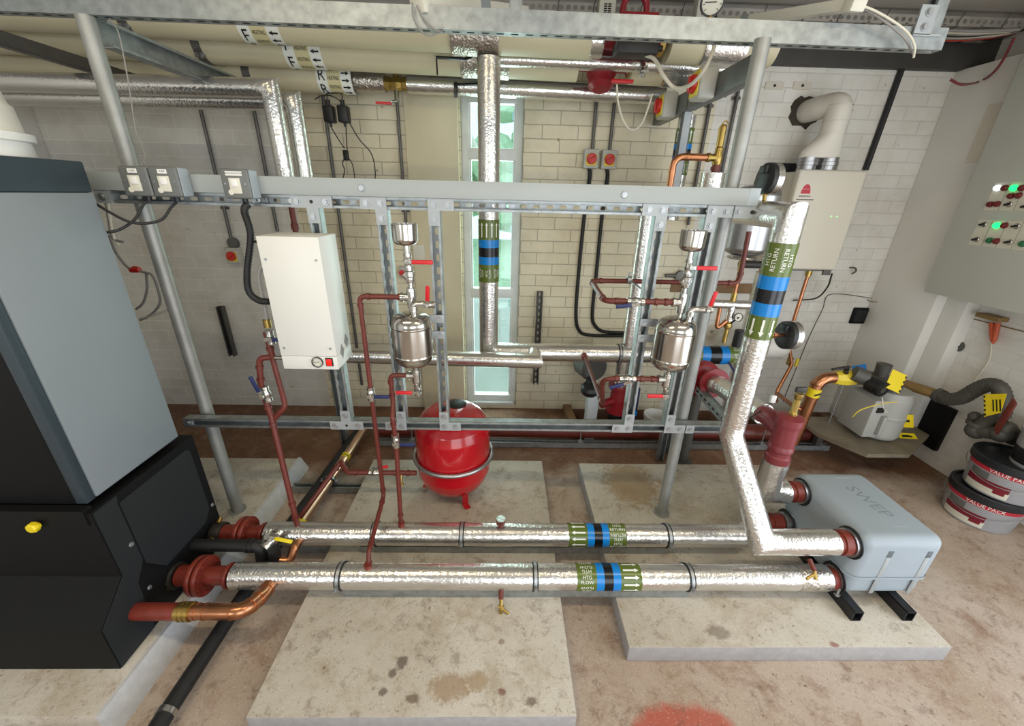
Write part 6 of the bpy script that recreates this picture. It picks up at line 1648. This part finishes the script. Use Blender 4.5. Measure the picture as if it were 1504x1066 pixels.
# ------------------------------------------------------------------ gas meter corner
mt = thing('gas_meter', 'large grey gas meter with yellow labels on a board in the right corner', 'gas meter', (2.33, 2.2, .2))
mcx, mcy = 2.40, 2.20
mb = MB(); mb.lathe([(0, .215), (.08, .217), (.108, .23), (.118, .25), (.118, .37), (.121, .375), (.121, .387), (.118, .392), (.116, .50), (.10, .54), (0, .545)], (mcx + .02, mcy, 0), Z_, 0, 40); mb.build('drum', 'meter', mt, sharp=55)
mb = MB(); mb.box((mcx - .145, mcy - .09, .24), (mcx + .0, mcy + .12, .50), 0, .012); mb.box((mcx - .12, mcy - .094, .42), (mcx - .075, mcy - .088, .455), 1); mb.box((mcx - .075, mcy - .115, .27), (mcx - .05, mcy - .085, .40), 0, .004); mb.build('case', ['meter', 'ink'], mt)
mb = MB(); mb.lathe([(0, 0), (.115, 0), (.12, .01), (.12, .03), (.07, .05), (0, .055)], (mcx - .03, mcy + .06, .55), Z_, 0, 32); mb.cyl((mcx - .03, mcy + .06, .595), (mcx - .03, mcy + .06, .68), .034, 0, 20, .04); mb.build('governor_cap', 'castgrey', mt)
mb = MB(); gc = P(1298, 573, Y=2.04); mb.lathe([(0, -.08), (.046, -.08), (.048, -.01), (.045, 0), (.02, 0)], gc, (.25, -1, -.1), 0, 28); mb.lathe([(0, .0), (.022, 0), (.02, -.004)], gc, (.25, -1, -.1), 1, 20); mb.cyl(gc + V((-.03, .1, .03)), gc + V((-.09, .13, .05)), .045, 2, 24); mb.build('regulator', ['blackp', 'chrome', 'castgrey'], mt)
mb = MB(); q = P(1316, 560, Y=2.05); u_ = V((.9, -.1, -.35)).normalized(); v_ = V((.3, .25, .9)).normalized()
mb.obox(q, u_ * .048, v_ * .055, u_.cross(v_) * .001, 0)
for k in range(4): mb.obox(q + u_ * .044 + v_ * (-.042 + k * .028) - u_.cross(v_) * -.0012, u_ * .004, v_ * .007, u_.cross(v_) * .0004, 1)
mb.build('warning_tag', ['yellow', 'ink'], mt)
mb = MB(); q = P(1262, 542, Y=2.30); mb.obox(q, (.03, -.012, .012), (-.012, 0, .028), (0, .002, 0), 0); mb.obox(q + V((.018, -.008, .014)), (.011, -.004, .004), (-.004, 0, .010), (0, .002, 0), 1); mb.build('blue_card', ['band_blue', 'swred'], mt)
for px_, py_, ang in ((1328, 618, .3), (1332, 640, .3)):
    mb = MB(); q = P(px_, py_, Y=2.10); mb.obox(q, V((.035, -.02, .01)), V((-.02, 0, .045 if py_ < 630 else .02)), (0, .001, 0), 0); mb.obox(q + V((0, -.002, .0)), V((.02, -.01, .006)), V((-.004, 0, .008)), (0, .001, 0), 1); mb.build('yellow_label', ['yellow', 'ink'], mt)
mb = MB(); mb.prism([(2.06, 2.42), (2.06, 2.20), (2.20, 1.98), (2.46, 1.98), (2.80, 2.20), (2.80, 2.42)], (0, 0, .185), X_, Y_, (0, 0, .025), 0)
sh = mb.build('shelf_board', 'wood', loc=(2.4, 2.2, .185)); tag(sh, 'dusty timber board shelf carrying the gas meter', 'shelf'); sh.data.materials[0] = MT['shelfwood']
for i, (x, y) in enumerate(((2.2, 2.34), (2.74, 2.32))):
    mb = MB(); mb.box((x - .02, y - .02, 0), (x + .02, y + .02, .185)); tag(mb.build('support_post', 'conduit', loc=(x, y, 0)), ('left' if i == 0 else 'right') + ' short post under the meter board', 'post')
mb = MB(); mb.box((2.815, 2.15, .12), (2.845, 2.42, .42), 0, .003); tag(mb.build('black_board', 'boiler_black', loc=(2.83, 2.3, .12)), 'black board leaning on the right wall behind the meter', 'board')
mp = thing('gas_inlet', 'ochre pipe and grey corrugated hose from the meter along the right wall', 'pipe', (2.68, 2.0, .5))
XW = 2.68
mb = MB(); a = V((mcx + .04, mcy + .05, .575)); p_ = [a, P(1325, 563, X=XW - .08), P(1382, 581, X=XW)]; mb.tube(p_, .03, 0, 20, .02); mb.build('ochre_pipe', 'gasyellow', mp)
mb = MB(); pts = spline([P(1378, 580, X=XW), P(1392, 586, X=XW), P(1412, 584, X=XW), P(1432, 573, X=XW), P(1452, 565, X=XW), P(1468, 570, X=XW), P(1474, 590, X=XW), P(1470, 612, X=XW)], 8); mb.tube(pts, .036, 0, 20)
for i in range(3, len(pts) - 2, 2): collar(mb, pts[i], pts[i + 1] - pts[i], .0385, .008, 0)
collar(mb, pts[1], pts[2] - pts[1], .043, .03, 0); mb.build('corrugated_hose', 'castgrey', mp)
mb = MB(); bpts = [P(1470, 610, X=XW), P(1455, 615, X=XW), P(1432, 612, X=XW), P(1434, 632, X=XW), P(1470, 637, X=XW), P(1482, 622, X=XW)]
mb.tube([bpts[0], bpts[1], bpts[3], bpts[4], bpts[5] - Z_ * .02, P(1490, 645, X=XW + .1)], .038, 0, 20, .06)
for q, r in ((bpts[2], .03), (bpts[3], .048), (bpts[4], .046)): mb.sphere(q, r, 0, 16)
collar(mb, P(1437, 622, X=XW), Z_, .05, .02, 0); mb.build('cast_fittings', 'castgrey', mp)
mb = MB(); a, b = P(1491, 588, X=XW - .06), P(1462, 634, X=XW - .06); mb.obox((a + b) / 2, (a - b) / 2, (.006, 0, 0), (0, .014, .012), 0, .005); mb.build('gas_lever', 'brown', mp)
mb = MB(); A, B, C_, D = P(1445, 579, X=XW - .08), P(1479, 578, X=XW - .08), P(1470, 606, X=XW - .08), P(1446, 612, X=XW - .08)
n_ = V((.002, 0, 0)); mb.raw([A, B, C_, D, A - n_, B - n_, C_ - n_, D - n_], [(0, 1, 2, 3), (7, 6, 5, 4), (0, 4, 5, 1), (1, 5, 6, 2), (2, 6, 7, 3), (3, 7, 4, 0)])
for k in range(5): mb.obox(A.lerp(D, .1 + k * .2) - n_ * 1.2 + (B - A) * .04, (B - A) * .04, (D - A) * .05, (.0005, 0, 0), 1)
for k in range(3): mb.obox(A.lerp(D, .5) + (B - A) * (.42 + k * .15) - n_ * 1.2, (B - A) * .03, (D - A) * .26, (.0005, 0, 0), 1)
mb.build('warning_tag', ['yellow', 'ink'], mp)
# paint tubs
def tub(x, y, z, label):
    t = thing('paint_tub', label, 'tub', (x, y, z), 'stacked grey paint tubs'); c = (x, y, z); R = .150
    mb = MB(); mb.lathe([(0, .0), (.132, 0), (.136, .004), (R - .002, .165), (0, .165)], c, Z_, 0, 48); mb.build('body', 'bucket', t, sharp=50)
    mb = MB(); mb.lathe([(R, .158), (R + .006, .158), (R + .008, .165), (R + .008, .196), (R + .004, .2), (R - .008, .2), (R - .01, .19), (0, .188)], c, Z_, 0, 48); mb.build('lid', 'bucket_lid', t)
    mb = MB(); seg = 48
    def strip(z0, z1, a0, a1, m, e=.0008, n=24):
        def rr(z): return .136 + (R - .002 - .136) * (z / .165) + e
        vs = []; 
        for k in range(n + 1):
            a = a0 + (a1 - a0) * k / n
            for zz in (z0, z1): vs.append((x + rr(zz) * math.cos(a), y + rr(zz) * math.sin(a), z + zz))
        mb.raw(vs, [(2 * k, 2 * k + 2, 2 * k + 3, 2 * k + 1) for k in range(n)], m)
    # printed side towards the room
    f0 = math.atan2(-y, -x) - .05
    strip(.132, .157, f0 - 1.5, f0 + 1.5, 0)
    strip(.012, .05, f0 - .95, f0 + .35, 1, .0008); strip(.048, .085, f0 - .95, f0 + .32, 2, .001); strip(.03, .055, f0 - .05, f0 + .25, 2, .0016)
    strip(.086, .125, f0 - .9, f0 - .3, 3, .0006)
    vs, fs = text_geo('VALUE PACK', .026); ref = V((math.cos(f0), math.sin(f0), 0))
    mb.on_cyl([(px_, py_) for px_, py_, pz_ in vs], fs, V(c), Z_, ref, .1495, .1445, -.15, 1, 4, around=True)
    mb.build('printed_label', ['bucket_red', 'plate', 'bucket_maroon', 'encl', 'band_white'], t)
    mb = MB(); pts = [V((x + (R + .012) * math.cos(f0 + b), y + (R + .012) * math.sin(f0 + b), z + .15 - .07 * math.sin((b + 1.5) / 3. * PI))) for b in [-1.5 + 3 * k / 16 for k in range(17)]]; mb.tube(pts, .002, 0, 6); mb.build('bail_handle', 'galv', t)
tub(2.652, 1.70, 0, 'grey VALUE PACK paint tub on the floor, bottom of the stack')
tub(2.668, 1.685, .2, 'grey VALUE PACK paint tub, second up in the stack by the right wall')
t = thing('small_tub', 'smaller silver tub with black band on top of the paint tubs', 'tub', (2.70, 1.60, .39))
c = (2.705, 1.62, .39); mb = MB(); mb.lathe([(0, 0), (.098, 0), (.1, .004), (.112, .17), (.116, .172), (.116, .19), (0, .19)], c, Z_, 0, 40); mb.build('body', 'bucket', t)
mb = MB(); mb.lathe([(.1015, .02), (.1085, .10)], c, Z_, 0, 40); q = V(c) + V((-.085, -.065, .065)); n_ = V((-.8, -.6, 0)); s_ = n_.cross(Z_); mb.prism([(.02 * math.cos(a), .02 * math.sin(a)) for a in [PI + PI * k / 10 for k in range(11)]], q, s_, Z_, n_ * .004, 1); mb.build('black_band', ['blackp', 'plate'], t)

# ------------------------------------------------------------------ control panel on the right wall
px0 = 2.60
cp = thing('control_panel', 'large grey wall control panel with lamps and switches on the right wall', 'control panel', (XR, 1.8, 1.10))
yf = P(1356, 428, X=px0).y; zb3 = P(1356, 428, X=px0).z
mb = MB(); mb.box((px0 + .02, 1.15, zb3), (XR, yf, 2.36), 0, .004); mb.build('cabinet', 'panel', cp)
mb = MB(); mb.box((px0, 1.16, zb3), (px0 + .022, yf, 2.352), 0, .004); mb.build('door', 'panel', cp)
def pplate(c0, c1, c2):
    """ivory label plate from three photographed corners (top left, bottom left, cut by frame on the right)"""
    a, b = P(*c0, X=px0), P(*c1, X=px0); y0 = max(a.y, b.y)
    mb = MB(); mb.box((px0 - .002, y0 - .62, b.z), (px0 + .001, y0, a.z))
    for k in range(1, 9): mb.box((px0 - .0025, y0 - k * .069 - .0006, b.z), (px0 - .0018, y0 - k * .069 + .0006, a.z), 1)
    mb.build('label_plate', ['plate', 'conduit'], cp); return y0, a.z, b.z
p1 = pplate((1463, 268), (1445.5, 308.5), None); p2_ = pplate((1439.5, 322), (1422, 359), None)
def lamp(px_, py_, m, r=.0135, name='lamp'):
    q = P(px_, py_, X=px0 - .008); mb = MB(); mb.lathe([(r * 1.15, 0), (r * 1.15, .004), (r, .006), (r, .012), (r * .8, .016), (0, .017)], (px0 - .001, q.y, q.z), -X_, 0, 22); mb.build(name, m, cp)
for px_, py_, m in ((1464, 276, 'lampwhite'), (1475, 276, 'lampred'), (1488, 276, 'lampgreen'), (1500, 276, 'lampred'), (1484, 287.5, 'lampred'), (1495, 287, 'lampred'), (1453.5, 300, 'lampred'), (1463.5, 299.5, 'lampred'),
                    (1463, 331, 'lampgreen'), (1474.5, 331, 'lampred'), (1452.5, 353, 'btngreen'), (1462.5, 354, 'lampred'), (1501, 358, 'btngreen')): lamp(px_, py_, m)
for px_, py_ in ((1482, 300), (1445, 329.5), (1493, 332), (1434, 351.5), (1482, 355.5), (1507, 303)):
    q = P(px_, py_, X=px0 - .005); mb = MB(); mb.lathe([(0, 0), (.014, 0), (.014, .005), (.011, .008), (0, .008)], (px0 - .001, q.y, q.z), -X_, 1, 20); mb.obox((px0 - .013, q.y + .002, q.z), (.006, 0, 0), V((0, .012, -.004)), V((0, .0015, .0045)), 0, .001); mb.build('selector_switch', ['ink', 'chrome'], cp)
# bits on the right wall
mb = MB(); a = P(1264, 463, Y=YB); mb.box((a.x - .075, YB - .02, a.z - .06), (a.x + .075, YB, a.z + .06), 0, .004); mb.box((a.x - .06, YB - .022, a.z - .045), (a.x + .06, YB - .018, a.z + .045), 1)
tag(mb.build('air_vent', ['boiler_black', 'blackp'], loc=(a.x, YB, a.z)), 'small black square vent low on the wall left of the corner pier', 'vent')
mb = MB(); q = P(1408, 508, X=XR); mb.lathe([(0, 0), (.035, 0), (.035, .012), (.028, .016), (0, .016)], q, -X_, 0, 24); mb.obox(q - X_ * .018, (.004, 0, 0), (0, .02, 0), (0, 0, .008), 0, .002); tag(mb.build('wall_bung', 'castgrey', loc=q), 'dark oval boss on the right wall below the control panel', 'wall boss')
mb = MB(); a, b = P(1420, 183, X=2.76), P(1424, 215, X=2.76); mb.box((2.752, 2.36, P(1424, 216, X=2.76).z), (2.762, 2.50, P(1452, 140, X=2.76).z)) if False else mb.box((2.682, 2.44, 1.83), (2.692, 2.58, 2.12), 0, .002)
tag(mb.build('wall_board', 'gasboiler', loc=(2.69, 2.5, 1.83)), 'tan board fixed on the corner pier left of the control panel', 'board')
cable('wall_wire', [P(1272, 437, X=2.70 - .012), P(1282, 443, X=2.70 - .03), P(1335, 445, X=XR - .008), P(1420, 466, X=XR - .008), P(1504, 487, X=XR - .008)], .003, 'gasyellow', 'thin wire crossing the right wall below the control panel')
cable('wall_wire', [P(1383, 478, X=XR - .008), P(1376, 505, X=XR - .008), P(1362, 545, X=XR - .008), P(1335, 566, X=XR - .03), P(1316, 590, X=2.70), P(1310, 600, X=2.6)], .004, 'castgrey', 'grey wire dropping down the right wall to the gas meter')
cable('orange_loop', [P(1456, 474, X=XR - .02), P(1459, 500, X=XR - .02), P(1466, 474, X=XR - .02)], .012, 'orange', 'orange cable loop hanging under the control panel')
cable('thin_white_wire', [P(1457, 500, X=XR - .01), P(1452, 530, X=XR - .01), P(1430, 560, X=XR - .01)], .004, 'cream_cable', 'white conduit dropping from the orange loop on the right wall')
cable('wall_wire', [P(1295, 130 + 310, Y=YB - .006), P(1222, 432, Y=YB - .006), P(1208, 455, Y=YB - .006), P(1190, 492, Y=YB - .006), P(1178, 520, Y=YB - .006), P(1150, 590, Y=YB - .006)], .0025, 'conduit', 'thin grey wire trailing down the back wall right of the lower dial')
# ------------------------------------------------------------------ small fittings on walls and meter
mb = MB(); c = P(342, 357, Y=YB - .02); mb.lathe([(0, 0), (.034, 0), (.036, .003), (.036, .028), (0, .03)], (c.x, YB, c.z), -Y_, 0, 24)
tag(mb.build('conduit_box', 'conduit', loc=(c.x, YB, c.z)), 'round grey conduit box just above the left wall isolator', 'conduit box')
mb = MB(); c = P(1000, 406, Y=YB - .02); mb.lathe([(0, 0), (.038, 0), (.04, .004), (.04, .03), (0, .034)], (c.x, YB, c.z), -Y_, 0, 24); mb.cyl((c.x - .11, YB - .018, c.z + .005), (c.x - .03, YB - .018, c.z + .005), .012, 0, 12)
tag(mb.build('conduit_box', 'conduit', loc=(c.x, YB, c.z)), 'round grey conduit box on the wall behind the right pot fittings', 'conduit box')
mb = MB(); c = P(593, 400, Y=YB - .03); mb.box((c.x - .03, YB - .04, c.z - .04), (c.x + .03, YB, c.z + .04), 0, .005); mb.lathe([(0, 0), (.02, 0), (.02, .012), (0, .014)], (c.x - .008, YB - .04, c.z), -Y_, 1, 18)
tag(mb.build('isolator_switch', ['box_grey', 'swred'], loc=(c.x, YB, c.z)), 'small red wall isolator half hidden behind the left pot fittings', 'switch')
mb = MB(); a, b = P(1411, 444, X=XR), P(1437, 455, X=XR)
y0, y1, z0, z1 = min(a.y, b.y), max(a.y, b.y), min(a.z, b.z) - .02, max(a.z, b.z) + .01
for p, q in (((y0, z0), (y1, z0 + .012)), ((y0, z1 - .012), (y1, z1)), ((y0, z0), (y0 + .02, z1)), ((y1 - .05, z0), (y1, z1))): mb.box((XR - .02, p[0], p[1]), (XR, q[0], q[1]))
tag(mb.build('wall_bracket', 'conduit', loc=(XR, (y0 + y1) / 2, z0)), 'small grey bracket on the right wall just under the control panel', 'bracket')
mb = MB(); q = P(1456, 466, X=XR - .04); mb.box(q + V((-.03, -.06, -.012)), q + V((.035, .06, .014)), 0, .004)
tag(mb.build('cable_clip', 'gasyellow', loc=q), 'dusty yellow clip above the orange cable loop under the panel', 'clip')
mb = MB(); q = P(1256, 396, Y=YB - .02); mb.tube(spline([q + V((-.03, .02, .01)), q + V((-.005, 0, .012)), q + V((.005, -.005, -.01)), q + V((-.012, 0, -.03))], 6), .005, 0, 8)
tag(mb.build('wall_hook', 'castgrey', loc=q), 'small grey hook on the wall right of the water heater', 'hook')
cable('yellow_wire', [P(1252, 612, Y=2.08), P(1262, 603, Y=2.06), P(1278, 597, Y=2.06), P(1300, 592, Y=2.05), P(1318, 590, Y=2.05)], .003, 'swyellow', 'thin yellow wire across the front of the gas meter')
cable('white_wire', [P(1296, 584, Y=2.03), P(1297, 597, Y=2.04), P(1303, 606, Y=2.05)], .003, 'cream_cable', 'short white wire hanging from the black meter regulator')
# ------------------------------------------------------------------ camera
cam = bpy.data.cameras.new('camera'); co = bpy.data.objects.new('camera', cam); COL.objects.link(co)
cam.sensor_fit = 'HORIZONTAL'; cam.sensor_width = 36; cam.lens = FPX / 1504 * 36; cam.clip_start = .02; cam.clip_end = 100
r = V((RM[0][0], RM[0][1], -RM[0][2])); d = V((RM[1][0], RM[1][1], -RM[1][2])); f = V((RM[2][0], RM[2][1], -RM[2][2]))
R3 = M((r, -d, -f)).transposed()
co.matrix_world = M.Translation(EYE) @ R3.to_4x4()
SC.camera = co
# ------------------------------------------------------------------ light
w = bpy.data.worlds.new('sky'); SC.world = w; w.use_nodes = True
bg = w.node_tree.nodes['Background']; bg.inputs['Color'].default_value = (.82, .92, 1, 1); bg.inputs['Strength'].default_value = 2.2
def area(name, loc, rot, sx, sy, power, col):
    l = bpy.data.lights.new(name, 'AREA'); l.shape = 'RECTANGLE'; l.size = sx; l.size_y = sy; l.energy = power; l.color = col
    o = bpy.data.objects.new(name, l); COL.objects.link(o); o.location = loc; o.rotation_euler = rot; return o
# daylight through right-hand door and slot window, plus added fills at the front wall
area('door_daylight', (XR - .01, (DY0 + DY1) / 2, 1.13), (0, PI / 2, 0), 2.2, DY1 - DY0 - .05, 58, (.90, .95, 1))
area('front_fill', (1.0, YF + .01, 1.15), (PI / 2, 0, 0), 2.2, 2.2, 50, (.94, .97, 1))  # fill light added to brighten the right wall, invented doorway
area('left_fill', (-1.9, YF + .01, 1.6), (PI / 2, 0, 0), 1.0, 1.2, 26, (.92, .96, 1))  # second added fill, from the left, for the right-hand walls; invented window
area('slot_window_daylight', ((WX0 + WX1) / 2, YB + .12, 1.1), (-PI / 2, 0, 0), .38, 2.1, 22, (.93, 1, .98))
# lit fluorescent battens over the viewpoint
for i, (x, y) in enumerate(((-.9, .35), (1.2, .3))):
    t = thing('ceiling_light', 'lit fluorescent batten over the %s side of the room, behind the viewpoint' % ('left' if x < 0 else 'right'), 'light fitting', (x, y, 2.7), 'lit ceiling battens')
    mb = MB(); mb.box((x - .6, y - .05, 2.72), (x + .6, y + .05, 2.77), 0, .006); mb.build('housing', 'lightwhite', t)
    mb = MB(); mb.cyl((x - .58, y, 2.705), (x + .58, y, 2.705), .014, 0, 16); mb.build('tube', mat('lit_tube_%d' % i, 'FFF1D8', .4, emit='FFE9C0', estr=6), t)
    area('batten_light', (x, y, 2.68), (0, 0, 0), 1.2, .08, 19, (1, .86, .60))
sun = None
SC.view_settings.view_transform = 'Standard'; SC.view_settings.look = 'None'; SC.view_settings.exposure = -.42; SC.view_settings.gamma = 1
